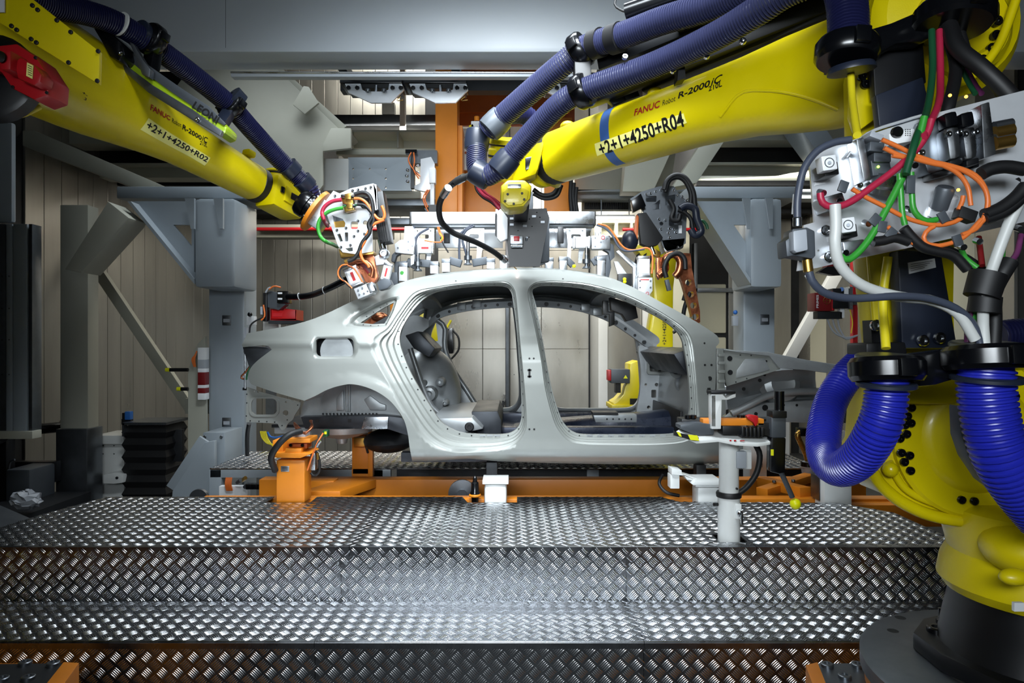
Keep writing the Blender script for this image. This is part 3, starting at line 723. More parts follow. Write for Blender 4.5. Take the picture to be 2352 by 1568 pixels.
def side_solid(name, mir, m, th=.03):
    co = sco.copy(); inn = sco.copy(); inn[:, 1] += th
    if mir:
        co[:, 1] = 2*CY-co[:, 1]; inn[:, 1] = 2*CY-inn[:, 1]
    n = len(co); b = np.array(border(sfo))
    fs = [sfo, sfo[:, ::-1]+n]
    q = np.stack([b[:, 0], b[:, 0]+n, b[:, 1]+n], 1); q2 = np.stack([b[:, 0], b[:, 1]+n, b[:, 1]], 1)
    fa = np.concatenate(fs+[q, q2])
    if not mir: fa = fa[:, ::-1]
    return mesh_np(name, np.concatenate([co, inn]), fa, m)
car = thing('car_body', 'bare pale grey sedan body shell without doors on the weld fixture', 'car body')
near = link('side_panel', side_solid('side_panel', False, 'body_grey'), car, label='near outer side panel with two door openings')
far = link('side_panel', side_solid('side_panel_far', True, 'body_zinc', .05), car, label='far side panel seen from inside')
def onbody(u, v, off=0.):
    d = float(dbody(np.array([float(u)]), np.array([float(v)]))[0])+off; return P(u, v, d)
# flange weld holes round the openings
hm = MB()
def along(lp, spacing, inset, poly):
    pts = [Vector(p) for p in lp]; acc = 0; out = []
    cx = sum(p.x for p in pts)/len(pts); cy = sum(p.y for p in pts)/len(pts)
    for a, b, c in zip(pts, pts[1:]+pts[:1], pts[2:]+pts[:2]):
        acc += (b-a).length
        if acc > spacing:
            acc = 0; t = (c-a).normalized(); n = Vector((-t.y, t.x))
            if inside(b+n*inset, poly): n = -n
            out.append(b+n*inset)
    return out
for k, sp in (('R', 26), ('Fd', 23)):
    for q in along(LOOPS[k], sp, 4.2, LOOPS[k]):
        p = onbody(q.x, q.y); hm.cyl(p+Vector((0, -.0015, 0)), p+Vector((0, .004, 0)), .0048, n=8)
for q in along(LOOPS['Q'], 16, 4, LOOPS['Q']):
    p = onbody(q.x, q.y); hm.cyl(p+Vector((0, -.0015, 0)), p+Vector((0, .004, 0)), .004, n=8)
hm.build('flange_hole', 'black_paint', near, kind='stuff')
hm = MB(); dd = []
for u, v, r in ((1216, 823, .006), (1226, 823, .006), (1216, 985.5, .006), (1227, 985.5, .006), (1619, 838, .007), (1634, 838, .007), (1630, 869, .014), (1618, 788, .006), (1047, 645.5, .005), (1293, 640.5, .005), (1181, 860, .003)):
    dd.append((onbody(u, v)+Vector((0, .0015, 0)), r))
dots(near, dd)
p = onbody(1216, 857); hm.box(p.x-.006, p.x+.006, p.y-.003, p.y+.01, p.z-.027, p.z+.027); hm.box(p.x-.012, p.x+.012, p.y-.003, p.y+.01, p.z-.024, p.z-.014); hm.box(p.x-.012, p.x+.012, p.y-.003, p.y+.01, p.z+.014, p.z+.024)
hm.build('hinge_cutout', 'black_paint', near); hm = MB()
p = onbody(1628, 898); hm.box(p.x-.01, p.x+.01, p.y-.003, p.y+.01, p.z-.02, p.z+.02); hm.box(p.x-.014, p.x+.014, p.y-.003, p.y+.01, p.z-.01, p.z+.01)
hm.build('hinge_cutout', 'black_paint', near)
# sill flange plates in the openings
for u0, u1, n in ((1102, 1152, 3), (1348, 1540, 8)):
    for i in range(n):
        a = u0+(u1-u0)*i/n; q = onbody(a, 1002)
        MB().box(q.x, q.x+.035, q.y-.003, q.y+.002, q.z, q.z+.012).build('sill_tab', 'body_zinc', near)
# roof panel
st = [(905, 655), (938, 643), (970, 636), (999, 630), (1060, 623), (1152, 617), (1229, 615), (1290, 619), (1340, 625), (1375, 631), (1414, 642), (1436, 652)]
grid = []
for u, v in st:
    p = P(u, v+1, float(dbase(np.array([u*1.]), np.array([v*1.]))[0])+.01); row = []
    for j in range(25):
        s = j/24; y = p.y+(2*CY-2*p.y)*s; row.append(Vector((p.x, y, p.z+.055*(1-(2*s-1)**2))))
    grid.append(row)
rf = MB(); rf.loft(grid, cap=False, closed=False); lo = len(rf.v)
rf.loft([[q-Vector((0, 0, .004)) for q in r] for r in grid], cap=False, closed=False)
roof = rf.build('roof_panel', 'body_grey', car)
def cross(u, v, wpx, th, name, m, dz=0., sag=.05):
    """transverse roof member from rail to rail"""
    r = []
    for j in range(13):
        s = j/12; y = 4.4+(2*CY-8.8)*s; p = P(u, v, 4.4); z = p.z+dz+sag*(1-(2*s-1)**2); w2 = wpx*4.4/F/2
        r.append([Vector((p.x-w2, y, z)), Vector((p.x+w2, y, z-.02)), Vector((p.x+w2, y, z-.02-th)), Vector((p.x-w2, y, z-th))])
    return MB().loft(r).build(name, m, car)
cross(1425, 668, 46, .035, 'windscreen_header', 'body_zinc')
cross(945, 672, 50, .03, 'rear_header', 'body_zinc', -.01)
cross(1200, 640, 30, .02, 'roof_bow', 'body_zinc', -.03)
# far roof rail, seen through the doors
fr = [P(*q) for q in ((985, 742, 5.55), (1010, 722, 5.55), (1050, 710, 5.55), (1100, 702, 5.55), (1180, 697, 5.55), (1260, 697, 5.55), (1330, 706, 5.55), (1390, 726, 5.56), (1440, 756, 5.6), (1500, 800, 5.65))]
pts = spline(fr, .05); rg = []
for i, p in enumerate(pts):
    rg.append([p+Vector((0, 0, .045)), p+Vector((0, -.015, .02)), p+Vector((0, 0, -.03)), p+Vector((0, .05, -.03)), p+Vector((0, .06, .045))])
rail = MB().loft(rg).build('roof_rail', 'body_zinc', car)
dots(rail, [(p+Vector((0, -.009, -.005)), .012 if i % 3 else .018) for i, p in enumerate(pts[2:-1:2])])
for u, v in ((1060, 703), (1095, 697), (1345, 706), (1372, 716)):
    q = P(u, v, 5.53); MB().box(q.x-.035, q.x+.035, q.y-.012, q.y+.01, q.z-.03, q.z+.03).build('rail_bracket', 'body_zinc', rail, bev=.006)
# far rear quarter inner, wheelhouse
wh = [P(*q) for q in ((930, 742, 5.5), (990, 735, 5.6), (1018, 742, 5.6), (1020, 770, 5.6), (1018, 810, 5.6), (1036, 850, 5.6), (1062, 890, 5.62), (1085, 930, 5.65), (1105, 952, 5.65), (1060, 958, 5.5), (980, 962, 5.5), (900, 960, 5.5))]
q0 = [(930, 742), (990, 735), (1018, 742), (1020, 770), (1018, 810), (1036, 850), (1062, 890), (1085, 930), (1105, 952), (1060, 958), (980, 962), (900, 960)]
MB().plate(smooth_loop(q0, 10), [smooth_loop(dup((952, 783), (1006, 783), (1001, 740))+[(975, 758)], 6), circ(970, 820, 5), circ(990, 830, 4), circ(1003, 855, 4)], pix(5.62), .03).build('quarter_inner_panel', 'body_zinc', car)
MB().tube([P(u, v, 5.60) for u, v in ((1005, 735), (1022, 752), (1022, 800), (1042, 850), (1070, 893), (1105, 948))], .022, 8, .05).build('pillar_flange', 'body_zinc', car)
c = P(978, 905, 5.40)
whs = MB().sph(c, .36, 28, 18, (.78, .62, 1.05)).build('wheelhouse', 'body_zinc', car)
for u, v, r in ((985, 905, .05), (972, 880, .02), (1010, 877, .03), (1022, 925, .02), (960, 930, .015)):
    q = P(u, v, 5.12); MB().lathe(q, (0, -1, 0), [(-.1, r*1.3), (.02, r), (.03, r*.6), (.01, r*.3), (.01, 0.001)], 16).build('stamped_boss', 'body_zinc', whs)
MB().tube([P(u, v, 5.1) for u, v in ((942, 800), (955, 840), (972, 890), (990, 930), (1010, 950))], .02, 8, .04).build('seat_belt_strut', 'body_zinc', car)
# parcel shelf and rear seat back
MB().pp([(930, 770), (960, 760), (1000, 800), (985, 820), (950, 800)], 4.9, .5).build('parcel_shelf', 'body_dark', car, bev=.01)
# inner floor: rear seat pan, tunnel, sills
MB().prism([P(990, 960, 4.35), P(1085, 958, 4.35), P(1110, 985, 4.35), P(1060, 996, 4.35), P(1010, 985, 4.35)], (0, 1.1, 0)).build('rear_seat_pan', 'body_zinc', car, bev=.012)
MB().prism([P(1082, 945, 4.5), P(1143, 944, 4.5), P(1152, 965, 4.5), P(1152, 1002, 4.5), P(1098, 1002, 4.5)], (0, .9, 0)).build('heel_board', 'body_dark', car, bev=.012)
MB().lathe(P(1078, 980, 4.33), (0, -1, 0), [(0, .03), (.006, .024), (.006, .012), (-.004, .01)], 16).build('grommet', 'black_rubber', car)
MB().box(-.62, 1.18, 4.22, 2*CY-4.22, .90, .93).build('floor_pan', 'body_navy', car)
rg = []
for x, h in ((-.05, .0), (.02, .06), (.3, .10), (.7, .13), (1.0, .15), (1.15, .17)):
    rg.append([Vector((x, CY-.22, .93)), Vector((x, CY-.15, .93+h*.8)), Vector((x, CY-.08, .93+h)), Vector((x, CY+.08, .93+h)), Vector((x, CY+.15, .93+h*.8)), Vector((x, CY+.22, .93))])
MB().loft(rg).build('centre_tunnel', 'body_navy', car)
MB().box(-.1, 1.1, 4.62, 4.72, .93, 1.02).build('seat_cross_rail', 'body_navy', car, bev=.012)
MB().pp([(1362, 952), (1463, 952), (1463, 970), (1368, 970)], 4.6, .12).build('seat_bracket', 'body_zinc', car, bev=.006)
MB().pb(1362, 947, 1420, 953, 4.58, .14).build('seat_bracket_top', 'black_paint', car)
bolts(car, [P(1394+14*i, 962, 4.6) for i in range(5)], (0, -1, 0), .006, .003, 'dark_steel', 'stud', False)
MB().box(-.55, 1.2, 2*CY-4.3, 2*CY-4.18, .9, 1.0).build('far_sill', 'body_navy', car, bev=.012)
MB().pp([(1040, 950), (1110, 932), (1118, 950), (1050, 962)], 5.6, .05).build('brace_patch', 'body_navy', car)
# bulkhead, cowl and far hinge pillar
xb = 1.16
MB().prism([(xb, 4.25, .93), (xb, 2*CY-4.25, .93), (xb+.04, 2*CY-4.25, 1.5), (xb+.04, 4.25, 1.5)], (.02, 0, 0)).build('bulkhead', 'body_zinc', car)
MB().prism([(xb-.02, 4.6, .93), (xb-.02, 5.75, .93), (xb-.01, 5.75, 1.13), (xb-.01, 4.6, 1.13)], (-.015, 0, 0)).build('sound_mat', 'black_rubber', car, bev=.01)
rg = []
for j in range(9):
    y = 4.35+(2*CY-8.7)*j/8
    rg.append([Vector((xb-.13, y, 1.52)), Vector((xb-.02, y, 1.56)), Vector((xb+.12, y, 1.54)), Vector((xb+.12, y, 1.42)), Vector((xb-.04, y, 1.38))])
MB().loft(rg).build('cowl_box', 'body_dark', car, bev=.01)
hp = smooth_loop([(1468, 795), (1500, 803), (1530, 800), (1545, 815), (1545, 850), (1530, 880), (1515, 910), (1512, 950), (1480, 952), (1462, 952), (1470, 900), (1472, 850)], 8)
pil = MB().plate(hp, [rrect(1492, 832, 1518, 855, 4), rrect(1496, 895, 1507, 913, 2), circ(1508, 883, 4), circ(1535, 870, 4), circ(1483, 883, 3), circ(1490, 935, 4), circ(1500, 945, 3)], pix(5.5), .05).build('hinge_pillar_inner', 'body_zinc', car)
MB().plate(rrect(1487, 824, 1528, 860, 6), [rrect(1492, 832, 1516, 853, 4)], pix(5.46), .04).build('lamp_bracket', 'body_grey', pil)
for u, v, r in ((1560, 842, .09), (1568, 880, .06)): MB().lathe(P(u, v, 4.85), (-1, -.5, 0), [(0, r), (.03, r*.9), (.03, r*.6), (.0, r*.5)], 20).build('bulkhead_boss', 'body_zinc', car)
# front end: aprons, strut towers, rails
def front(yo, mir):
    Y = (lambda y: y) if not mir else (lambda y: 2*CY-y)
    def W(u, v, d):
        p = P(u, v, d); return Vector((p.x, Y(p.y), p.z))
    sg = -1 if mir else 1
    o = [(1662, 800), (1700, 806), (1762, 811), (1790, 828), (1792, 848), (1730, 868), (1669, 887), (1664, 860)]
    a = MB().plate(o, [], lambda u, v, w: W(u, v, 4.32)+Vector((0, sg*w, 0)), .03).build('apron_panel', 'body_grey', car)
    dots(a, [(W(u, v, 4.32), r) for u, v, r in ((1676, 823, .0165), (1677, 855, .0165), (1760, 829, .006), (1784, 834, .006), (1742, 838, .006), (1700, 815, .004), (1725, 816, .004), (1690, 877, .004), (1715, 869, .004))], (0, -sg, 0))
    fld = [(1691, 868), (1693, 850), (1712, 824), (1756, 822), (1768, 848), (1755, 853)]
    MB().plate(fld, [], lambda u, v, w: W(u, v, 4.316)+Vector((0, sg*w, 0)), .01).build('pressed_field', 'body_zinc', a, bev=.002)
    MB().prism([W(1660, 803, 4.3), W(1762, 808, 4.3), W(1851, 826, 4.3), W(1936, 839, 4.3), W(1934, 848, 4.3), W(1908, 857, 4.3), W(1850, 850, 4.3), W(1790, 845, 4.3), W(1768, 818, 4.3), W(1700, 810, 4.3)], (0, sg*.11, 0)).build('upper_rail', 'body_zinc', a, bev=.006)
    # wheel-arch skin between apron and lower rail
    rg = []
    for k in range(9):
        t = k/8; u = 1668+t*205
        top = 880-28*math.sin(min(1, t*1.4)*1.57)-4*t
        rg.append([W(u, top, 4.40+.02*math.sin(t*9)), W(u, top+22, 4.55), W(u+2, top+45, 4.66), W(u+4, 940, 4.68)])
    MB().loft(rg, cap=False, closed=False).build('wheel_arch_skin', 'body_zinc', a)
    MB().sweep(spline([W(1680, 950, 4.5), W(1720, 930, 4.5), W(1765, 908, 4.5), (W(1815, 900, 4.5)), W(1880, 898, 4.5)], .05), [.024]*len(spline([W(1680, 950, 4.5), W(1720, 930, 4.5), W(1765, 908, 4.5), (W(1815, 900, 4.5)), W(1880, 898, 4.5)], .05)), 8).build('arch_rib', 'body_zinc', a)
    MB().lathe(W(1790, 882, 4.62), (0, -sg, .15), [(0, .14), (.05, .12), (.07, .08), (.06, .04), (.06, .001)], 22).build('strut_tower', 'body_zinc', a)
    lr = MB().prism([W(1640, 990, 4.55), W(1690, 950, 4.55), W(1760, 925, 4.55), W(1880, 918, 4.55), W(1950, 925, 4.55), W(1955, 970, 4.55), W(1880, 972, 4.55), W(1760, 968, 4.55), W(1700, 990, 4.55)], (0, sg*.13, 0)).build('lower_rail', 'body_zinc', a, bev=.008)
    dd = []
    for u, v, r in ((1708, 893, .012), (1745, 873, .012), (1756, 860, .01), (1700, 958, .01), (1736, 950, .012), (1757, 936, .02), (1878, 922, .02), (1800, 930, .008), (1830, 930, .008), (1910, 935, .008), (1720, 955, .008)):
        p = W(u, v, 4.545 if v > 900 else 4.42); dd.append((p, r))
    dots(lr, dd, (0, -sg, 0))
    MB().prism([W(1936, 910, 4.52), W(1976, 914, 4.52), W(1974, 968, 4.52), W(1938, 972, 4.52)], (0, sg*.2, 0)).build('crash_flange', 'body_dark', a, bev=.006)
    bolts(a, [W(u, v, 4.52) for u, v in ((1945, 920), (1966, 922), (1945, 960), (1966, 960), (1956, 940))], (0, -sg, 0), .011, .01, 'dark_steel')
front(0, False); front(0, True)
MB().pp([(1646, 800), (1662, 800), (1668, 950), (1652, 960), (1646, 960)], 4.2, .12).build('hinge_pillar_plate', 'body_grey', car, bev=.006)
for v in (812, 830, 850, 872, 892): MB().pb(1650, v, 1666, v+7, 4.185, .03).build('hinge_tab', 'body_grey', car, bev=.003)
MB().box(2.2, 2.26, 4.6, 2*CY-4.6, 1.05, 1.17).build('front_cross_member', 'body_dark', car, bev=.008)
# tail: lamp recess, end panel, rear wheel arch
MB().pp([(556, 796), (585, 795), (612, 797), (626, 804), (600, 826), (576, 850), (570, 838), (562, 815)], 4.33, .1).build('tail_lamp_recess', 'body_dark', car, bev=.008)
ep = smooth_loop(dup((567, 889))+[(620, 906)]+dup((690, 924))+[(688, 935), (676, 955), (672, 964)]+[(661, 972), (655, 985), (648, 988), (641, 980), (638, 973)]+dup((565, 969)), 4)
e = MB().plate(ep, [rrect(577, 915, 636, 952, 12), circ(656, 948, 6.5), circ(584, 898, 2.4, 6), circ(593, 900, 2.4, 6), circ(657, 923, 2.6, 6)], pix(4.30), .012).build('tail_end_panel', 'body_grey', car)
MB().plate(rrect(572, 911, 641, 957, 14), [rrect(577, 915, 636, 952, 12)], pix(4.29), .012).build('light_frame', 'body_grey', e)
dd = []
for u, v in ((567, 905), (567, 925), (566, 955), (575, 966), (595, 967), (613, 968), (631, 969), (648, 977), (660, 964), (684, 930)): dd.append((P(u, v, 4.3), .004))
dots(e, dd)
# fuel filler bowl
bw = MB().lathe(P(782, 806, 4.22), (0, -1, 0), [(0, .001), (0, .05), (.03, .065), (.07, .078), (.085, .085), (.09, .1)], 28); bw.build('fuel_filler_bowl', 'body_zinc', car)
MB().pb(716, 768, 820, 826, 4.25, .01).build('bowl_backing', 'body_dark', car, bev=.004)
MB().lathe(P(782, 800, 4.2), (.3, -1, .1), [(0, .05), (.04, .04), (.04, .03), (.0, .026)], 20).build('filler_neck', 'graphite', car)
# inner rear wheel arch (near): barrel and inner wall
arc = [(700, 922), (712, 905), (735, 892), (760, 885), (806, 879), (850, 888), (885, 908), (910, 935), (926, 965)]
MB().loft([[P(u, v, 4.12) for u, v in arc], [P(1176+(u-1176)*4.12/4.5, 784+(v-784)*4.12/4.5, 4.5) for u, v in arc]], cap=False, closed=False).build('wheel_arch_barrel', 'body_zinc', car)
iw = smooth_loop(dup((690, 958))+[(700, 920), (735, 890), (806, 872), (870, 888), (910, 925)]+dup((930, 962)), 8)
w_ = MB().plate(iw, [], pix(4.5), .02).build('wheel_house_inner', 'body_zinc', car)
for u in (797, 802): MB().tube([P(u, 884, 4.49), P(u, 945, 4.49)], .008, 8).build('pressed_rib', 'body_zinc', w_)
MB().pp([(772, 915), (788, 895), (790, 943), (772, 943)], 4.48, .03).build('reinforcement', 'body_zinc', w_, bev=.006)
MB().pp([(835, 918), (850, 908), (872, 925), (886, 930), (886, 942), (850, 942)], 4.48, .03).build('reinforcement', 'body_zinc', w_, bev=.006)
bolts(w_, [P(742+8.2*i, 950, 4.49) for i in range(16)], (0, -1, 0), .006, .004, 'dark_steel', 'weld_spot', False)
rr = MB().pp([(690, 957), (880, 953), (925, 958), (946, 985), (950, 1005), (890, 985), (700, 985)], 4.42, .12).build('rear_side_rail', 'body_dark', car, bev=.008)
MB().pp([(830, 985), (838, 957), (892, 957), (890, 985)], 4.40, .02).build('heat_shield', 'alu', rr, bev=.004)
for u, v in ((728, 966), (762, 967), (803, 966)): MB().pb(u-4, v-4, u+4, v+4, 4.417, .01).build('rail_hole', 'black_paint', rr)
MB().lathe(P(785, 1000, 4.6), (0, 0, -1), [(-.07, .22), (-.03, .2), (0, .12), (.02, .04), (.05, .035), (.055, .02)], 28).build('spare_well', 'body_zinc', car)
tk = MB().sph(P(895, 1010, 4.9), .2, 24, 12, (.9, 1.4, .42)).build('fuel_tank', 'dark_steel', car)
MB().box(-1.6, -1.0, 4.6, 5.6, .98, 1.02).build('boot_floor', 'body_zinc', car)
MB().box(-1.62, -.75, 4.6, 5.6, 1.02, 1.04).build('boot_floor_sheet', 'body_dark', car)
MB().box(-.7, 1.3, 4.3, 4.38, .84, .9).build('sill_lower', 'body_dark', car, bev=.006)
# ================================================================== robots
class Arm:
    """tapering robot forearm along A->B; prof rows (s, half_up, half_side, lift)"""
    def __init__(s, A, B, prof, p=2.3):
        s.A, s.B = V3(A), V3(B); s.ax = (s.B-s.A).normalized(); s.L = (s.B-s.A).length; s.prof = prof; s.p = p
        s.n2 = s.ax.cross(Vector((0, 0, 1))).normalized()
        if s.n2.y > 0: s.n2 = -s.n2
        s.n1 = s.n2.cross(s.ax).normalized()
        if s.n1.z < 0: s.n1 = -s.n1
    def at(s, k, j): return float(np.interp(k, [r[0] for r in s.prof], [r[j] for r in s.prof]))
    def pt(s, k, th, off=0.):
        a, b, l = s.at(k, 1)+off, s.at(k, 2)+off, s.at(k, 3)
        c, q = math.cos(th), math.sin(th); e = 2/s.p
        return s.A+s.ax*(k*s.L)+s.n1*(l+a*math.copysign(abs(q)**e, q))+s.n2*(b*math.copysign(abs(c)**e, c))
    def mesh(s, ks, n=36): return MB().loft([[s.pt(k, 2*math.pi*i/n) for i in range(n)] for k in ks])
    def find(s, u, v, k0=.475, t0=0., dk=.575, dt=1.3, it=4):
        best = None
        for k in np.linspace(k0-dk, k0+dk, 16):
            for th in np.linspace(t0-dt, t0+dt, 13):
                q = s.pt(k, th); uu = 1176+q.x*F/q.y; vv = 784-(q.z-EYE)*F/q.y
                e = (uu-u)**2+(vv-v)**2
                if best is None or e < best[0]: best = (e, k, th)
        return best[1:] if it == 0 else s.find(u, v, best[1], best[2], dk*.22, dt*.25, it-1)
    def patch(s, k0, k1, t0, t1, off, nk=6, nt=12):
        """t0/t1 are (theta at k0, theta at k1)"""
        g = [[s.pt(k0+(k1-k0)*i/nk, (t0[0]+(t0[1]-t0[0])*i/nk)+((t1[0]+(t1[1]-t1[0])*i/nk)-(t0[0]+(t0[1]-t0[0])*i/nk))*j/nt, off) for j in range(nt+1)] for i in range(nk+1)]
        return MB().loft(g, cap=False, closed=False)
    def text(s, txt, p0, p1, hpx, m, parent, name='lettering', off=.012, shear=0., lift=.0022, top=None):
        k0, t0 = s.find(*p0); k1, t1 = s.find(*p1)
        dth = hpx*s.pt(k0, t0).y/F/s.at(k0, 1)*1.12
        vs, fs = text2d(txt, 1.39, off, shear); x0 = min(v[0] for v in vs); x1 = max(v[0] for v in vs)
        return MB().add([s.pt(k0+(k1-k0)*(x-x0)/(x1-x0), t0+(t1-t0)*(x-x0)/(x1-x0)+dth*y, lift) for x, y in vs], fs).build(name, m, parent, smooth=0)
    def sticker(s, c00, c10, c11, c01, m, parent, name='sticker', lift=.0012):
        f = [s.find(*c) for c in (c00, c10, c11, c01)]
        g = []
        for i in range(9):
            x = i/8; row = []
            for j in range(7):
                y = j/6
                k = (f[0][0]*(1-x)+f[1][0]*x)*(1-y)+(f[3][0]*(1-x)+f[2][0]*x)*y
                th = (f[0][1]*(1-x)+f[1][1]*x)*(1-y)+(f[3][1]*(1-x)+f[2][1]*x)*y
                row.append(s.pt(k, th, lift))
            g.append(row)
        return MB().loft(g, cap=False, closed=False).build(name, m, parent)
def clamp(parent, c, ax, R, name='hose_clamp', m='black_gloss'):
    c = V3(c); ax = V3(ax).normalized(); a, b = perp(ax)
    o = MB().lathe(c-ax*.03, ax, [(0, R*.98), (.0, R*1.25), (.012, R*1.38), (.048, R*1.38), (.06, R*1.25), (.06, R*.98)], 30).build(name, m, parent)
    for s in (-1, 1): MB().ob(c+a*(R*1.4*s), a*.012, b*.02, ax*.022).build('clamp_screw_block', m, o, bev=.003)
    return o
# ------------------------------------------------------------------ right robot with forearm over the roof
r4 = thing('industrial_robot', 'large yellow six-axis robot with blue tape stripe on its forearm, standing beside the platform', 'robot')
a4 = Arm(P(1277, 362, 3.35), P(1905, 162, 2.4), [(-.1, .11, .11, 0), (0, .121, .121, 0), (.12, .126, .126, 0), (.45, .130, .130, 0), (.62, .134, .13, .0), (.78, .15, .13, -.005), (.9, .172, .135, -.012), (1., .185, .14, -.02), (1.2, .19, .15, -.02)])
fa = a4.mesh([0, .04, .1, .2, .3, .4, .5, .6, .66, .72, .78, .84, .9, .95, 1., 1.08]).build('forearm', 'yellow', r4, smooth=50)
# recessed web arch on the elbow casting
pa = [(1655, 268), (1700, 215), (1756, 208), (1812, 214), (1868, 229), (1925, 252)]
MB().sweep([a4.pt(*a4.find(q.x, q.y), .0) for q in spline([(x, y, 0) for x, y in pa], 20)], [.006]*len(spline([(x, y, 0) for x, y in pa], 20)), 8).build('web_ridge', 'yellow', fa)
a4.sticker((1372, 358), (1578, 282), (1570, 260), (1366, 330), 'label_yellow', fa)
a4.text('+2+1+4250+R04', (1382, 356), (1574, 288), 27, 'text_black', fa, 'robot_number', .03)
a4.text('FANUC', (1457, 266), (1516, 246), 13, 'text_red', fa, 'maker_name', .03, .1)
a4.text('Robot', (1522, 243), (1552, 232), 11, 'text_black', fa, 'word_robot', -.004, .1)
a4.text('R-2000', (1558, 227), (1631, 198), 13, 'text_black', fa, 'model_number', .03, .1)
a4.text('iC', (1633, 198), (1659, 187), 17, 'text_black', fa, 'model_suffix', .02, .25)
a4.text('210L', (1628, 210), (1659, 198), 9, 'text_black', fa, 'model_variant', .02)
k0, _ = a4.find(1384, 285)
a4.patch(k0-.012, k0+.026, (-1.5, -1.5), (1.25, 1.25), .0006, 4, 40).build('tape_stripe', 'blue_tape', fa)
R0 = a4.A; ax = a4.ax
MB().lathe(R0+ax*.02, -ax, [(0, .124), (.01, .127), (.05, .127), (.06, .12), (.07, .118)], 36).build('wrist_ring', 'black_rubber', r4)
MB().lathe(R0-ax*.045, -ax, [(0, .112), (.03, .112), (.04, .125), (.07, .125), (.08, .105), (.15, .085), (.2, .075)], 36).build('wrist_neck', 'yellow', r4)
w5 = P(1180, 382, 3.46)
wr4 = MB().lathe(w5+Vector((-.02, .03, -.07)), (.08, -.30, .95), [(0, .09), (.02, .105), (.05, .11), (.075, .11), (.08, .1), (.1, .1), (.11, .118), (.15, .12), (.16, .112), (.17, .112), (.18, .12), (.2, .115), (.215, .08)], 32).build('wrist_body', 'yellow', r4)
MB().torus(w5+Vector((-.008, -.005, .045)), (.08, -.30, .95), .117, .007).build('wrist_seal', 'black_rubber', wr4)
MB().torus(w5+Vector((-.003, -.022, .098)), (.08, -.30, .95), .115, .007).build('wrist_seal', 'black_rubber', wr4)
bolts(wr4, [w5+Vector((.09*math.cos(i*.7)-.005, -.035+.085*math.sin(i*.7), .118+.027*math.sin(i*.7))) for i in range(9)], (.08, -.3, .95), .008, .008, 'steel')
MB().ob(P(1212, 378, 3.36), ax*.09+Vector((0, 0, .0)), (0, .07, 0), Vector((.02, 0, .085))).build('fork', 'yellow', r4, bev=.03)
MB().ob(P(1215, 375, 3.28), (.018, 0, .004), (0, .004, 0), (0, 0, .03)).build('access_window', 'black_gloss', r4, bev=.006)
oc = [(1150, 425), (1166, 412), (1205, 412), (1222, 425), (1219, 455), (1203, 474), (1165, 478), (1148, 465)]
h6 = MB().pp(oc, 3.30, .2).build('axis_housing', 'yellow', r4, bev=.018)
MB().pp([(1155, 440), (1168, 430), (1202, 429), (1214, 438), (1211, 457), (1198, 469), (1168, 472), (1155, 462)], 3.292, .02).build('housing_cover', 'yellow', h6, bev=.004)
MB().pb(1166, 422, 1197, 432, 3.285, .02).build('name_plate', 'alu', h6, bev=.002)
bolts(h6, [P(u, v, 3.29) for u, v in ((1170, 428), (1193, 426), (1166, 446), (1199, 444), (1160, 462), (1204, 458), (1180, 468))], (0, -1, 0), .006, .005, 'dark_steel')
MB().pp([(1238, 352), (1250, 340), (1262, 330), (1292, 420), (1280, 424), (1262, 416)], 3.36, .1).build('wrist_yoke', 'yellow', r4, bev=.015)
# elbow, lower arm, shoulder
el = P(2120, 90, 2.30)
eb = MB().lathe(el+Vector((0, .18, 0)), (0, -1, 0), [(0, .2), (.04, .24), (.30, .24), (.34, .21), (.36, .14), (.37, .02)], 36).build('elbow_drive', 'yellow', r4)
MB().lathe(P(2215, 60, 2.1), (0, -1, 0), [(-.12, .15), (.0, .15), (.02, .13), (.02, .10), (.0, .09)], 32).build('elbow_flange', 'yellow', r4)
bolts(eb, [P(2215+72*math.cos(a), 60+95*math.sin(a), 2.09) for a in (-.9, -.5, -.1, .25, .6, 1., 1.4)], (0, -1, 0), .016, .014, 'black_gloss', 'cap_screw')
MB().tube([P(2352, -60, 2.05), P(2320, 40, 2.05), P(2290, 110, 2.05), P(2240, 170, 2.05), P(2160, 215, 2.05)], .013, 8).build('cast_rib', 'yellow', r4)
lp = [(1930, 60), (2010, 40), (2040, 260), (2085, 590), (2200, 590), (2205, 800), (2210, 930), (1985, 930), (1968, 700), (1948, 480), (1932, 300)]
la = MB().pp([(1966, 150), (2180, 130), (2200, 480), (2196, 700), (2205, 930), (2026, 930), (1994, 640), (1972, 420)], 2.12, .1).build('lower_arm', 'yellow', r4, bev=.025)
MB().pp([(1985, 470), (2045, 470), (2068, 800), (2012, 800)], 2.10, .02).build('arm_cheek', 'yellow', la, bev=.01)
MB().pp([(1968, 135), (2006, 110), (2010, 275), (1975, 300), (1962, 260)], 2.07, .05).build('elbow_lug', 'yellow', la, bev=.01)
bolts(la, [P(u, v, 2.068) for u, v in ((1981, 140), (1993, 142), (1977, 157), (1978, 177), (1985, 195))], (0, -1, 0), .014, .012, 'black_gloss', 'cap_screw')
MB().pp([(2062, 575), (2160, 565), (2200, 800), (2072, 800)], 2.02, .05).build('cover_plate', 'navy_plastic', r4, bev=.006, label='dark blue-black cover plate with white data label')
MB().pp([(2086, 603), (2147, 593), (2150, 614), (2089, 629)], 2.016, .004).build('data_label', 'white_plastic', r4)
for k in range(4):
    MB().pp([(2092, 606.5+k*5), (2142-k*6, 598.5+k*5), (2142-k*6, 599.5+k*5), (2092, 607.5+k*5)], 2.0145, .001).build('label_line', 'text_black', r4)
bolts(r4, [P(u, v, 2.01) for u, v in ((2118, 782), (2156, 776), (2010, 747))], (0, -1, 0), .017, .012, 'chrome')
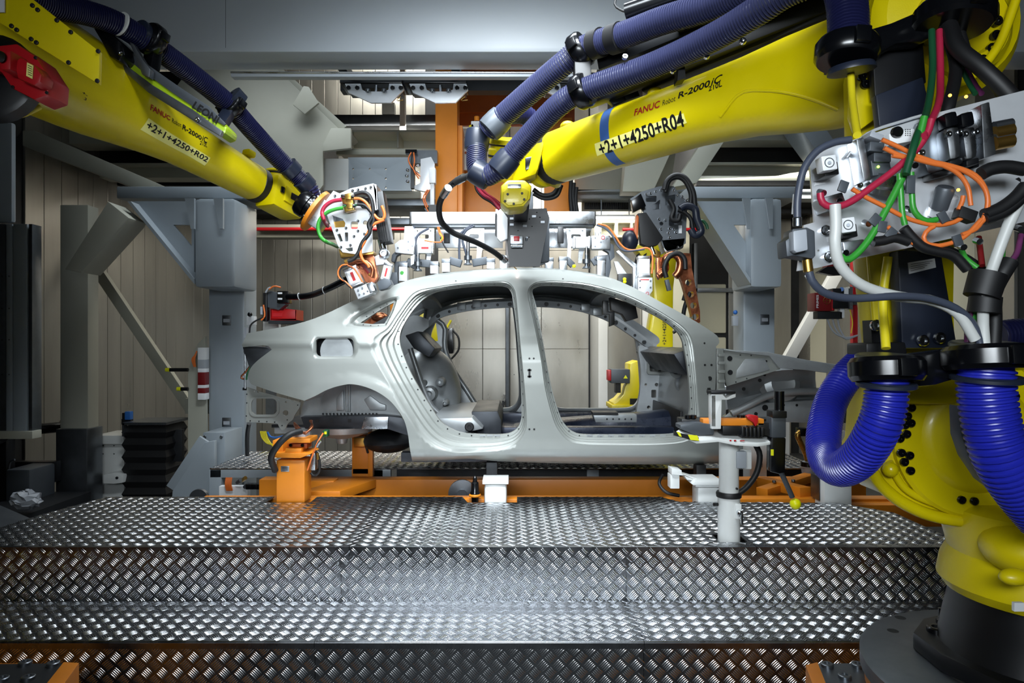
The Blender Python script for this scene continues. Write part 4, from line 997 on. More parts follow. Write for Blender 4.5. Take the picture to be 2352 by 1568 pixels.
MB().pp([(2000, 735), (2028, 735), (2030, 790), (2003, 790)], 2.05, .05).build('bracket', 'black_paint', r4)
MB().pp([(1990, 788), (2080, 785), (2085, 815), (1990, 815)], 2.0, .12).build('bracket_foot', 'black_paint', r4, bev=.006)
# shoulder: turret side, disc and rim
ts = MB().pp([(2048, 880), (2045, 960), (2040, 1030), (2008, 1084), (2022, 1112), (2080, 1155), (2160, 1186), (2300, 1200), (2430, 1195), (2430, 880)], 2.2, .3).build('turret_cheek', 'yellow', r4, bev=.02)
MB().tube([P(u, v, 2.19) for u, v in ((2002, 1080), (2025, 1115), (2080, 1158), (2160, 1188), (2300, 1203), (2440, 1198))], .02, 10).build('turret_rim', 'yellow', ts)
MB().tube([P(u, v, 2.19) for u, v in ((2042, 1060), (2075, 1118), (2130, 1150), (2200, 1168), (2290, 1175))], .012, 8).build('turret_bead', 'yellow', ts)
MB().lathe(P(2232, 1000, 2.2), (0, -1, 0), [(0, .262), (.02, .262), (.03, .252), (.03, .18), (.045, .165), (.05, .15), (.05, .05), (.06, .001)], 44).build('shoulder_disc', 'yellow', r4)
MB().sph(P(2045, 1078, 2.17), .024).build('cast_boss', 'yellow', ts)
bolts(r4, [P(u, v, 2.165) for u, v in ((2092, 936), (2083, 955), (2091, 971), (2081, 996), (2066, 1006), (2069, 1039), (2088, 1045), (2076, 1060), (2090, 1080), (2207, 1147), (2236, 1150), (2330, 910), (2345, 945), (2082, 913), (2078, 975))], (0, -1, 0), .013, .01, 'black_gloss', 'cap_screw')
jx, jy = P(2400, 1300, 2.2).x, 2.2
MB().lathe((jx, jy, 1.08), (0, 0, -1), [(0, .25), (.02, .285), (.10, .285), (.16, .27), (.2, .29), (.26, .30), (.29, .28)], 44).build('turret', 'yellow', r4)
MB().sph((jx-.14, jy-.16, .98), .16, 24, 14, (1.0, .9, .55)).build('turret_web', 'yellow', r4)
MB().sph(P(2330, 1325, 1.92), .03, 16, 10, (1.4, 1, .8)).build('cast_boss', 'yellow', r4)
bs = MB().lathe((jx, jy, .80), (0, 0, -1), [(0, .26), (.03, .265), (.10, .28), (.2, .30), (.255, .34)], 44).build('base', 'black_paint', r4)
ZP = .545
for (u0, v0, u1, v1) in ((2110, 1430, 2280, 1480), (2180, 1400, 2330, 1440)):
    pass
MB().prism([PZ(2096, 1450, ZP+.06), PZ(2120, 1418, ZP+.06), PZ(2200, 1400, ZP+.06), PZ(2360, 1400, ZP+.06), PZ(2420, 1568, ZP+.06), PZ(2330, 1580, ZP+.06), PZ(2160, 1500, ZP+.06)], (0, 0, -.06)).build('base_flange', 'black_paint', bs, bev=.012)
bolts(bs, [PZ(2172, 1432, ZP+.06), PZ(2150, 1450, ZP+.06)], (0, 0, 1), .03, .018, 'black_gloss', 'anchor_nut')
MB().tube([PZ(2160, 1428, ZP+.06), PZ(2160, 1428, ZP+.06)+Vector((0, 0, .05))], .007, 6).build('anchor_stud', 'black_gloss', bs)
MB().pb(2330, 1384, 2352, 1404, 1.885, .01).build('base_label', 'white_plastic', bs)
# dress pack: clamp bridge in front of the elbow
cb = MB().pp([(1905, 110), (1940, 80), (2010, 62), (2050, 50), (2120, 20), (2240, -15), (2300, 0), (2300, 40), (2200, 50), (2120, 95), (2060, 100), (1990, 140), (1920, 150)], 1.95, .06).build('hose_bridge', 'black_gloss', r4, bev=.012)
clamp(r4, P(1945, 118, 1.92), (.1, .1, 1), .062); clamp(r4, P(2190, 40, 1.92), (.1, .1, 1), .075)
MB().lathe(P(1955, 150, 1.92), (.12, .1, -1), [(0, .058), (.01, .064), (.018, .064), (.02, .05)], 28).build('hose_end_flange', 'navy_plastic', r4)
MB().pp([(2003, 90), (2118, 70), (2128, 190), (2010, 225)], 2.02, .03).build('black_cover', 'black_paint', r4, bev=.004)
MB().pp([(2012, 218), (2120, 176), (2135, 240), (2100, 290), (2020, 290)], 1.98, .03).build('sheet_bracket', 'navy_plastic', r4, bev=.004)
MB().hose([P(1925, -60, 2.05), P(1945, 10, 1.98), P(1950, 100, 1.93)], .056).build('upright_hose', 'hose_navy', r4)
for m, r, pts in (('dark_green', .009, ((2140, 70, 1.9), (2142, 160, 1.85), (2130, 250, 1.75), (2105, 315, 1.62), (2080, 400, 1.6))), ('cable_red', .009, ((2158, 70, 1.9), (2160, 180, 1.85), (2155, 240, 1.75), (2120, 315, 1.62))),
                  ('black_rubber', .022, ((2180, 60, 1.9), (2200, 110, 1.85), (2260, 160, 1.8), (2320, 220, 1.78), (2380, 300, 1.78))), ('black_rubber', .016, ((2170, 60, 1.92), (2195, 150, 1.88), (2180, 240, 1.8), (2160, 300, 1.8))),
                  ('black_rubber', .014, ((2200, 60, 1.95), (2230, 140, 1.9), (2290, 200, 1.88), (2350, 330, 1.8), (2330, 420, 1.75))), ('dark_green', .007, ((2200, 140, 1.9), (2225, 190, 1.88), (2240, 215, 1.85))), ('purple', .007, ((2215, 150, 1.9), (2240, 195, 1.88), (2255, 215, 1.85)))):
    MB().tube([P(*p) for p in pts], r).build('cable', m, r4)
MB().tube([P(1953, 150, 1.95), P(1957, 220, 1.9), P(1963, 270, 1.82), P(1969, 310, 1.75)], .010).build('cable', 'cable_yellow', r4)
MB().tube([P(2040, 590, 1.95), P(2028, 690, 1.95), P(2035, 800, 1.9)], .012).build('cable', 'cable_yellow', r4)
# dress pack: lower clamp bridge and two large blue loops
MB().pp([(2085, 815), (2200, 800), (2200, 870), (2150, 885), (2100, 890)], 1.76, .06).build('hose_bridge', 'black_gloss', r4, bev=.01)
clamp(r4, P(2036, 848, 1.76), (.0, .1, 1), .066); clamp(r4, P(2268, 822, 1.72), (.0, .1, 1), .075)
for u, v, d, R in ((2036, 815, 1.76, .066), (2268, 786, 1.72, .075), (2036, 876, 1.76, .064), (2268, 862, 1.72, .074)):
    MB().lathe(P(u, v, d), (0, .1, -1), [(0, R*1.05), (.004, R*1.12), (.012, R*1.12), (.016, R*1.0)], 30).build('clamp_ring', 'steel' if v < 830 else 'navy_plastic', r4)
MB().hose([P(*q) for q in ((2036, 850, 1.76), (2034, 925, 1.76), (2014, 990, 1.78), (1975, 1050, 1.86), (1930, 1076, 1.98), (1897, 1052, 2.1), (1892, 995, 2.2), (1908, 925, 2.3), (1942, 868, 2.35), (1985, 825, 2.4))], .053, .0125, .1).build('corrugated_hose', 'hose_blue', r4)
MB().hose([P(*q) for q in ((2266, 830, 1.72), (2264, 880, 1.72), (2274, 960, 1.72), (2296, 1040, 1.72), (2335, 1110, 1.74), (2400, 1190, 1.78))], .066, .0145, .1).build('corrugated_hose', 'hose_blue', r4)
MB().pp([(2205, 930), (2225, 950), (2235, 1010), (2270, 1080), (2330, 1140), (2320, 1150), (2262, 1105), (2225, 1050), (2208, 1000)], 1.85, .05).build('hose_saddle', 'graphite', r4, bev=.006)
MB().hose([P(2295, 770, 2.3), P(2340, 765, 2.3), P(2400, 768, 2.3)], .05, .012).build('corrugated_hose', 'hose_navy', r4)
for m, r, pts in (('cable_white', .013, ((2262, 800, 1.7), (2258, 735, 1.7), (2262, 670, 1.68), (2285, 600, 1.66), (2315, 520, 1.65), (2352, 440, 1.64))), ('cable_white', .013, ((1918, 470, 1.62), (1920, 520, 1.62), (1918, 560, 1.62), (1930, 610, 1.63), (1980, 655, 1.65), (2060, 680, 1.68), (2140, 690, 1.7), (2200, 720, 1.7), (2240, 780, 1.7))),
                  ('cable_slate', .0095, ((1858, 625, 1.62), (1868, 650, 1.62), (1900, 675, 1.63), (1960, 685, 1.65), (2060, 680, 1.66), (2130, 685, 1.68), (2190, 705, 1.69), (2232, 740, 1.7), (2252, 790, 1.7))), ('black_rubber', .016, ((2282, 800, 1.72), (2285, 720, 1.72), (2275, 650, 1.72), (2220, 600, 1.75), (2150, 570, 1.8), (2080, 560, 1.8))),
                  ('black_rubber', .02, ((2275, 680, 1.7), (2295, 640, 1.68), (2320, 600, 1.68))), ('green', .007, ((2205, 555, 1.75), (2215, 590, 1.72), (2245, 615, 1.7))), ('dark_red', .007, ((2248, 545, 1.75), (2252, 580, 1.72), (2256, 610, 1.7))), ('green', .007, ((2304, 540, 1.75), (2302, 580, 1.72), (2300, 605, 1.69))), ('purple', .007, ((2345, 540, 1.75), (2336, 580, 1.72), (2322, 600, 1.69))),
                  ('purple', .008, ((2222, 800, 1.74), (2224, 740, 1.73), (2232, 690, 1.72))), ('green', .008, ((2232, 760, 1.74), (2238, 710, 1.73)))):
    MB().tube([P(*p) for p in pts], r).build('cable', m, r4)
MB().lathe(P(2262, 655, 1.69), (.3, 0, 1), [(-.03, .034), (-.03, .04), (.03, .042), (.03, .034)], 20).build('cable_strap', 'black_rubber', r4)
MB().lathe(P(2262, 700, 1.7), (.1, 0, 1), [(-.02, .03), (-.02, .036), (.02, .036), (.02, .03)], 20).build('cable_strap', 'black_rubber', r4)
# hoses over the forearm
up = [P(*q) for q in ((2150, -90, 2.2), (1980, -110, 2.2), (1800, -60, 2.25), (1640, 10, 2.45), (1520, 48, 2.62), (1440, 78, 2.75), (1340, 112, 2.92), (1290, 150, 2.98), (1225, 205, 3.08), (1160, 262, 3.18), (1118, 300, 3.24))]
MB().hose(up, .053).build('corrugated_hose', 'hose_slate', r4)
lo_ = [P(*q) for q in ((2150, -40, 2.12), (1990, -70, 2.12), (1830, -30, 2.2), (1740, 25, 2.3), (1640, 85, 2.45), (1500, 150, 2.68), (1340, 208, 2.88), (1285, 240, 2.95), (1230, 295, 3.05), (1185, 345, 3.12), (1150, 385, 3.16), (1115, 404, 3.2), (1096, 385, 3.24), (1096, 340, 3.28), (1100, 308, 3.3))]
MB().hose(lo_, .05).build('corrugated_hose', 'hose_slate', r4)
MB().hose([P(*q) for q in ((1120, 290, 3.3), (1150, 268, 3.4), (1200, 262, 3.5), (1225, 285, 3.55), (1215, 310, 3.6))], .05).build('corrugated_hose', 'hose_navy', r4)
for (u, v, d, a, R) in ((1138, 284, 3.21, (1, -.1, .95), .053), (1158, 376, 3.15, (.8, -.2, .9), .05), (1105, 400, 3.21, (.9, 0, -.55), .05), (1096, 322, 3.29, (.1, 0, 1), .05)):
    MB().lathe(P(u, v, d), a, [(-.05, R*.98), (-.045, R*1.14), (-.02, R*1.2), (.02, R*1.2), (.045, R*1.14), (.05, R*.98)], 28).build('hose_coupling', 'graphite' if v < 300 else 'navy_plastic', r4)
clamp(r4, P(1333, 116, 2.93), up[6]-up[7], .056); clamp(r4, P(1337, 210, 2.89), lo_[6]-lo_[7], .054)
MB().beam(P(1335, 128, 2.95), P(1338, 200, 2.91), .07, .09, (0, 1, 0)).build('clamp_link', 'black_rubber', r4, bev=.008)
for (u, v, d, q) in ((1415, 88, 2.79, up[5]-up[6]), (1372, 100, 2.87, up[5]-up[6])):
    MB().lathe(P(u, v, d), q, [(-.025, .05), (-.025, .06), (.025, .06), (.025, .05)], 24).build('hose_band', 'black_rubber', r4)
MB().beam(P(1395, 160, 3.02), P(1975, -75, 2.46), .05, .2, (0, 1, 0)).build('dress_guard', 'black_paint', r4, bev=.006)
rl = MB().beam(P(1350, 232, 3.05), P(1960, -10, 2.42), .05, .06).build('dress_rail', 'black_paint', r4, bev=.004)
MB().beam(P(1372, 190, 3.08), P(1960, -40, 2.46), .03, .02).build('rail_profile', 'steel', rl)
MB().beam(P(1480, 190, 2.96), P(1960, -5, 2.43), .07, .10).build('rail_box', 'black_paint', r4, bev=.006)
MB().beam(P(1560, 40, 2.75), P(2000, -130, 2.3), .1, .14).build('retraction_box', 'black_paint', r4, bev=.01)
MB().cyl(P(1440, 30, 2.8), P(1560, -10, 2.7), .04, n=16).build('retraction_spring', 'black_gloss', r4)
MB().tube([P(1420, -20, 2.9), P(1412, 10, 2.9), P(1428, 24, 2.88), P(1445, 28, 2.85)], .005, 6).build('cable', 'black_rubber', r4)
bolts(r4, [P(u, v, d) for u, v, d in ((1435, 133, 2.72), (1545, 164, 2.62), (1705, 97, 2.36), (1622, 131, 2.5))], (0, -1, .3), .012, .012, 'chrome')
for u0, v0 in ((1390, 225), (1420, 215)):
    MB().pp([(u0, v0), (u0+42, v0-15), (u0+50, v0+5), (u0+20, v0+15)], 3.0, .04).build('rail_bracket', 'navy_plastic', r4, bev=.003)
MB().pp([(1556, 185), (1575, 180), (1572, 140), (1560, 140)], 2.62, .06).build('rail_post', 'black_paint', r4)
# forearm lugs
for u, v in ((1303, 283), (1508, 204)): MB().sph(a4.pt(*a4.find(u, v), -.01)+Vector((0, .05, .015)), .028, sc=(1.3, 1, 1)).build('cast_lug', 'yellow', fa)
# ------------------------------------------------------------------ left robot
r2 = thing('industrial_robot', 'yellow six-axis robot with red motor and lime dress-pack cover reaching to the car tail', 'robot')
a2 = Arm(P(30, 110, 3.0), P(583, 420, 4.25), [(-.3, .25, .2, .0), (0, .25, .2, .0), (.25, .225, .18, .01), (.38, .19, .16, .01), (.5, .15, .14, .0), (.62, .128, .128, 0), (.8, .118, .118, 0), (1., .108, .108, 0), (1.1, .1, .1, 0)])
f2 = a2.mesh([-.28, -.15, 0, .1, .2, .28, .34, .4, .46, .52, .6, .7, .8, .9, .97, 1.]).build('forearm', 'yellow', r2, smooth=50)
a2.sticker((322, 297), (470, 380), (483, 362), (341, 271), 'label_yellow', f2)
a2.text('+2+1+4250+R02', (334, 293), (474, 372), 18, 'text_black', f2, 'robot_number', .03)
a2.text('FANUC', (344, 252), (390, 277), 9, 'text_red', f2, 'maker_name', .03, -.05)
a2.text('Robot', (394, 281), (415, 292), 8, 'text_black', f2, 'word_robot', -.004)
a2.text('R-2000', (418, 296), (462, 322), 9, 'text_black', f2, 'model_number', .03)
a2.text('iC', (463, 323), (476, 330), 12, 'text_black', f2, 'model_suffix', .02, .2)
a2.text('210L', (458, 331), (475, 338), 6, 'text_black', f2, 'model_variant', .02)
a2.text('+-', (188, 214), (200, 222), 6, 'text_black', f2, 'axis_mark', .02); a2.text('3', (192, 228), (197, 231), 6, 'text_black', f2, 'axis_mark', .02)
MB().lathe(a2.A+a2.ax*(a2.L*1.0), a2.ax, [(-.01, .1), (0, .112), (.045, .112), (.05, .104), (.06, .1)], 32).build('wrist_ring', 'black_rubber', r2)
wc = P(640, 452, 4.36)
MB().lathe(a2.A+a2.ax*(a2.L+.05), a2.ax, [(0, .1), (.03, .105), (.06, .095), (.1, .085)], 32).build('wrist_neck', 'yellow', r2)
e1, e2, e3 = a2.ax, a2.n1, a2.n2
wb2 = MB().ob(wc+e1*.02, e1*.13, e2*.105, e3*.085).build('wrist_body', 'yellow', r2, bev=.03)
wf = wc+e3*.09
MB().ob(wf+e1*.035-e2*.0, e1*.075, e2*.05, e3*.008).build('wrist_pocket', 'yellow', wb2, bev=.006)
MB().ob(wf+e1*.05+e2*.003+e3*.006, e1*.045, e2*.022, e3*.006).build('pocket_recess', 'black_paint', wb2, bev=.006)
MB().ob(wf-e1*.065+e2*.01+e3*.002, e1*.012, e2*.02, e3*.006).build('access_window', 'black_gloss', wb2, bev=.003)
MB().lathe(wc+e2*.1-e3*.02, e2, [(0, .1), (.01, .105), (.02, .105), (.025, .098), (.035, .098), (.04, .105), (.055, .1), (.065, .07)], 32).build('wrist_cap', 'yellow', r2)
MB().torus(wc+e2*.13-e3*.02, e2, .1, .006).build('wrist_seal', 'black_rubber', r2)
MB().ob(wc+e2*.115+e3*.085-e1*.02, e1*.05, e2*.009, e3*.003).build('name_plate', 'label_yellow', r2)
fl = P(697, 490, 4.42)
fl = P(724, 484, 4.22); af = Vector((.81, .12, -.57)).normalized()
MB().lathe(fl-af*.115, af, [(0, .075), (.02, .088), (.06, .088), (.065, .08), (.08, .08), (.085, .1), (.1, .1)], 32).build('tool_flange', 'black_gloss', r2)
MB().lathe(fl-af*.012, af, [(0, .13), (.004, .14), (.026, .14), (.03, .13)], 40).build('adapter_plate', 'orange', r2)
fa_, fb_ = perp(af)
bolts(r2, [fl-af*.012+fa_*(.11*math.cos(k))+fb_*(.11*math.sin(k)) for k in (0, .7, 1.4, 2.1, 2.8, 3.5, 4.2, 4.9, 5.6)], -af, .009, .012, 'chrome')
MB().ob(P(572, 353, 4.15)+e2*.0, e1*.03, e2*.02, e3*.03).build('cast_lug', 'yellow', f2, bev=.012)
# cover sheet and red motor on the elbow
cv = MB().pp([(-40, -60), (20, -40), (78, 0), (228, 118), (226, 193), (12, 60), (-40, 30)], 2.62, .02).build('cover_sheet', 'yellow', r2, bev=.003)
bolts(cv, [P(u, v, 2.618) for u, v in ((75, 13), (87, 23), (27, 60), (39, 69), (72, 90), (84, 98), (163, 74), (158, 144), (224, 186), (226, 118), (131, 47))], (0, -1, 0), .0085, .006, 'black_rubber', 'rubber_plug', False)
MB().pb(-30, -10, 10, 28, 2.61, .005).build('paper_label', 'white_plastic', cv)
md = MB().pp([(-40, 108), (38, 100), (82, 130), (113, 178), (110, 218), (78, 229), (28, 203), (2, 165), (-40, 150)], 2.56, .12).build('motor', 'red', r2, bev=.008)
MB().pp([(38, 138), (46, 130), (80, 150), (95, 172), (92, 188), (78, 196), (40, 180), (36, 160)], 2.50, .07).build('connector_box', 'red', md, bev=.008)
MB().pb(0, 114, 24, 160, 2.47, .1).build('plug', 'red', md, bev=.01)
lb_ = MB().pp([(62, 143), (76, 150), (74, 181), (60, 174)], 2.494, .003).build('warning_label', 'label_yellow', md)
for i in range(5): MB().pp([(64, 149+i*5), (73, 153+i*5), (73, 154.5+i*5), (64, 150.5+i*5)], 2.4925, .0012).build('label_line', 'text_black', lb_)
MB().lathe(P(3, 131, 2.46), (-.3, -1, 0), [(0, .02), (.03, .02), (.04, .012)], 14).build('plug_boss', 'black_rubber', md)
bolts(md, [P(u, v, 2.558) for u, v in ((30, 200), (82, 133), (108, 213))], (0, -1, 0), .006, .005, 'black_rubber')
MB().lathe(P(0, 190, 2.72), (.1, -1, .1), [(0, .17), (.06, .17), (.07, .15)], 28).build('motor_seat', 'black_paint', r2)
MB().tube([P(-40, 268, 2.75), P(20, 268, 2.75), P(55, 262, 2.78), (P(90, 246, 2.85))], .012, 8).build('guard_rod', 'yellow', r2)
# lime dress pack cover with rail
dk = MB().pp([(262, 140), (282, 112), (330, 148), (410, 206), (480, 252), (521, 292), (518, 306), (504, 312), (440, 262), (350, 205), (290, 165)], 3.32, .14).build('dress_cover', 'lime', r2, bev=.02)
MB().pp([(290, 117), (330, 142), (410, 198), (480, 244), (519, 284), (514, 288), (470, 262), (400, 216), (320, 158), (290, 132)], 3.312, .01).build('cover_window', 'graphite', dk, bev=.003)
lettering('badge_lettering', 'LEONI', flat_fn(P(440, 246, 3.308), P(497, 284, 3.308)-P(440, 246, 3.308), P(452, 228, 3.308)-P(440, 246, 3.308)), .036, 'text_black', dk, .142, .03)
MB().pp([(258, 140), (270, 135), (350, 195), (440, 250), (510, 300), (505, 312), (430, 268), (340, 212)], 3.30, .03).build('cover_rail', 'steel', dk, bev=.003)
MB().pp([(212, 62), (246, 66), (280, 100), (285, 125), (272, 140), (250, 128), (232, 95)], 3.22, .16).build('end_cap', 'black_gloss', r2, bev=.012)
MB().pp([(296, 95), (306, 100), (330, 140), (345, 158), (343, 178), (325, 170), (318, 150)], 3.25, .04).build('clamp_lever', 'steel', r2, bev=.005)
bolts(r2, [P(278, 123, 3.215), P(454, 275, 3.295), P(243, 117, 3.3)], (0, -1, 0), .01, .01, 'chrome')
h2 = [P(*q) for q in ((40, -20, 2.8), (120, 12, 2.95), (200, 30, 3.1), (270, 55, 3.22), (340, 98, 3.36), (420, 155, 3.55), (520, 235, 3.8), (580, 300, 3.98), (640, 365, 4.12), (690, 412, 4.2), (712, 435, 4.22), (718, 460, 4.26))]
MB().hose(h2, .056).build('corrugated_hose', 'hose_navy', r2)
clamp(r2, P(350, 92, 3.36), h2[4]-h2[5], .06); clamp(r2, P(531, 243, 3.82), h2[6]-h2[7], .058)
MB().lathe(P(320, 78, 3.33), h2[4]-h2[5], [(-.03, .055), (-.03, .064), (-.01, .07), (.01, .07), (.012, .055)], 26).build('hose_collar', 'navy_plastic', r2)
for u, v, d in ((540, 228, 3.83), (668, 388, 4.16), (700, 420, 4.2)): MB().lathe(P(u, v, d), h2[8]-h2[7], [(-.03, .056), (-.03, .062), (.03, .062), (.03, .056)], 26).build('hose_collar', 'navy_plastic', r2)
MB().lathe(P(277, 55, 3.22), h2[3]-h2[4], [(-.004, .05), (-.004, .059), (.004, .059), (.004, .05)], 26).build('hose_band', 'cable_white', r2)
MB().beam(P(355, 108, 3.38), P(345, 165, 3.36), .08, .05).build('clamp_stand', 'black_gloss', r2, bev=.006)
MB().beam(P(528, 255, 3.82), P(505, 290, 3.6), .06, .05).build('clamp_stand', 'navy_plastic', r2, bev=.006)
# robot body outside the frame carries the forearm
eb2 = P(-60, 90, 2.95)
MB().lathe(eb2+Vector((0, .25, 0)), (0, -1, 0), [(0, .22), (.04, .26), (.40, .26), (.44, .2)], 36).build('elbow_drive', 'yellow', r2)
MB().beam((eb2.x-.1, eb2.y+.05, eb2.z), (eb2.x-.75, eb2.y+.05, 1.2), .3, .34, (0, 1, 0)).build('lower_arm', 'yellow', r2, bev=.03)
MB().lathe((eb2.x-.78, eb2.y, .55), (0, 0, 1), [(0, .34), (.06, .34), (.2, .28), (.3, .28), (.32, .3), (.6, .28), (.7, .2)], 40).build('turret', 'yellow', r2)
# ------------------------------------------------------------------ pedestals
pd = thing('robot_pedestal', 'grey round steel robot pedestal with orange side and bolted foot beside the step', 'pedestal')
MB().lathe((jx, jy-.06, ZP), (0, 0, -1), [(0, .001), (0, .55), (.005, .56), (.05, .56), (.052, .5)], 64).build('top_disc', 'steel', pd)
MB().lathe((jx, jy-.06, ZP-.052), (0, 0, -1), [(0, .545), (.1, .545), (.12, .5), (.49, .5)], 64).build('drum', 'orange', pd)
bolts(pd, [PZ(2068, 1418, ZP), PZ(2051, 1448, ZP)], (0, 0, -1), .02, .002, 'dark_steel', 'disc_hole', False)
fp = MB().prism([PZ(1852, 1532, .44), PZ(1880, 1522, .44), PZ(2040, 1522, .44), PZ(2200, 1900, .44), PZ(2030, 1900, .44)], (0, 0, -.03)).build('foot_plate', 'steel', pd, bev=.004)
MB().prism([PZ(1850, 1526, .45), PZ(1878, 1519, .45), PZ(2030, 1900, .45), PZ(1985, 1900, .45)], (0, 0, -.44)).build('foot_rib', 'orange', pd, bev=.004)
bolts(fp, [PZ(1900, 1530, .44), PZ(1970, 1530, .44), PZ(1940, 1556, .44), PZ(2012, 1560, .44)], (0, 0, 1), .022, .012, 'steel', 'foot_bolt')
p2 = thing('robot_pedestal', 'dark steel robot pedestal corner with an orange rib in front of the lower riser', 'pedestal')
fp = MB().prism([PZ(-200, 1525, .44), PZ(150, 1522, .44), PZ(-150, 1900, .44), PZ(-500, 1900, .44)], (0, 0, -.03)).build('foot_plate', 'dark_steel', p2, bev=.004)
MB().prism([PZ(146, 1519, .45), PZ(182, 1521, .45), PZ(-90, 1900, .45), PZ(-160, 1900, .45)], (0, 0, -.44)).build('foot_rib', 'orange', p2, bev=.004)
bolts(fp, [PZ(58, 1525, .44), PZ(122, 1527, .44), PZ(65, 1559, .44), PZ(5, 1562, .44)], (0, 0, 1), .022, .012, 'steel', 'foot_bolt')
MB().box(-3.0, -1.8, 2.35, 2.55, .2, .40).build('foot_beam', 'orange', p2, bev=.006)
MB().lathe((eb2.x-.78, eb2.y, .545), (0, 0, -1), [(0, .4), (.05, .4), (.06, .34), (.545, .34)], 48).build('drum', 'orange', p2)
# ================================================================== tools held by the robots
def rot_box(mb, c, ang, w, h, d0, t):
    """box drawn in the pixel plane, turned by ang degrees (screen), w x h pixels"""
    a = math.radians(ang); ca, sa = math.cos(a), math.sin(a)
    return mb.pp([(c[0]+x*ca-y*sa, c[1]+x*sa+y*ca) for x, y in ((-w/2, -h/2), (w/2, -h/2), (w/2, h/2), (-w/2, h/2))], d0, t)
def C7(x, y): return (680+x/4.2, 400+y/4.2)
def C8(x, y): return (1150+x/4.127, 400+y/4.127)
def C5(x, y): return (1750+x/3.136, 300+y/3.136)
def ptube(parent, name, m, r, pts, d, conv=lambda x, y: (x, y), n=12):
    """cable through picture points; each point may carry its own depth"""
    q = [P(*conv(p[0], p[1]), p[2] if len(p) > 2 else d) for p in pts]
    return MB().tube(q, r, n, .012).build(name, m, parent)
def cylinder_unit(parent, c, ang, w, h, d, stripe=True):
    """square pneumatic clamp cylinder with end caps and a red print stripe"""
    a = math.radians(ang); dx, dy = math.sin(a), -math.cos(a)
    b = rot_box(MB(), c, ang, w, h*.8, d, w*d/F*.9).build('clamp_cylinder', 'alu_bright', parent, bev=.004)
    for s in (-1, 1): rot_box(MB(), (c[0]+dx*h*.43*s, c[1]+dy*h*.43*s), ang, w*1.08, h*.13, d-.004, w*d/F*.98).build('end_cap', 'alu', b, bev=.003)
    rot_box(MB(), (c[0]+dx*0, c[1]+dy*0), ang, w*.72, h*.62, d-.003, .003).build('print_field', 'white_plastic', b)
    if stripe: rot_box(MB(), c, ang, w*.22, h*.45, d-.0045, .002).build('red_print', 'red', b)
    return b
# ------------------------------------------------------------------ spot gun on the left robot
g = thing('spot_welding_gun', 'bright aluminium spot welding gun with green and red hoses at the car roof rail', 'welding gun')
out = [C7(*q) for q in ((262, 290), (360, 158), (420, 185), (520, 140), (560, 250), (640, 330), (720, 340), (730, 470), (735, 745), (590, 772), (450, 752), (405, 690), (300, 400))]
hl = [[C7(*q) for q in ((345, 395), (450, 430), (475, 470), (470, 510), (375, 515))], rrect(*C7(527, 455), *C7(597, 528), 4), circ(*C7(667, 468), 5.4), [C7(*q) for q in ((395, 580), (425, 570), (452, 645), (425, 652))], rrect(*C7(470, 560), *C7(502, 648), 2),
      [C7(*q) for q in ((475, 715), (545, 705), (548, 740), (510, 745))]]
pl = MB().plate(out, hl, pix(4.12), .02).build('gun_plate', 'alu_bright', g)
MB().plate(out, [hl[1], hl[2]], pix(4.26), .02).build('rear_plate', 'alu', g)
MB().pp([C7(350, 460), C7(480, 445), C7(465, 520), C7(370, 522)], 4.135, .02).build('brass_shim', 'brass', pl)
MB().plate([C7(*q) for q in ((518, 138), (745, 88), (775, 150), (778, 345), (700, 345), (715, 280), (690, 200), (640, 180), (560, 205))], [circ(*C7(600, 152), 2), circ(*C7(722, 128), 2)], pix(4.06), .02).build('front_bracket', 'alu_bright', g)
MB().pp([C7(740, 88), C7(775, 100), C7(790, 340), C7(770, 345)], 4.06, .2).build('side_cheek', 'alu', g, bev=.003)
MB().pp([C7(590, 215), C7(700, 215), C7(712, 320), C7(640, 330), C7(590, 300)], 4.16, .06).build('transformer', 'black_gloss', g, bev=.006)
MB().pp([C7(410, 720), C7(445, 755), C7(590, 775), C7(745, 740), C7(745, 770), C7(430, 806)], 4.14, .10).build('insulator_plate', 'brass', g, bev=.002)
bolts(pl, [P(*C7(x, y), 4.12) for x, y in ((485, 520), (600, 548), (562, 600), (527, 686), (436, 705), (397, 540), (600, 452), (660, 578), (378, 212), (440, 232))], (0, -1, 0), .0085, .008, 'chrome')
bolts(pl, [P(*C7(x, y), 4.058) for x, y in ((548, 160), (600, 152), (672, 140), (722, 128))], (0, -1, 0), .0085, .008, 'chrome')
lettering('engraved_word', 'ROMAR', flat_fn(P(*C7(702, 385), 4.117), P(*C7(722, 460), 4.117)-P(*C7(702, 385), 4.117), (.9, 0, .3)), .008, 'text_black', pl, .048)
mf = MB().pp([C7(428, 200), C7(540, 175), C7(560, 340), C7(470, 362)], 4.04, .05).build('brass_manifold', 'brass', g, bev=.003)
for (x, y) in ((500, 215), (515, 305)):
    MB().pb(*C7(x-28, y-26), *C7(x+28, y+26), 4.015, .04).build('valve_block', 'brass', mf, bev=.003)
    for s in (-1, 1): MB().cyl(P(*C7(x+28*s, y), 4.03), P(*C7(x+62*s, y+8*s), 4.03), .010, n=10).build('hose_nipple', 'chrome', mf)
ac = rot_box(MB(), C7(820, 410), -9, 26, 118, 4.1, .12).build('servo_actuator', 'black_paint', g, bev=.006)
for k in range(5): rot_box(MB(), (C7(820, 520)[0]-9+k*4.6, C7(820, 520)[1]), -9, 2, 56, 4.088, .02).build('cooling_fin', 'black_gloss', ac)
MB().cyl(P(*C7(820, 630), 4.16), P(*C7(850, 760), 4.16), .022, n=14).build('piston_rod', 'chrome', ac)
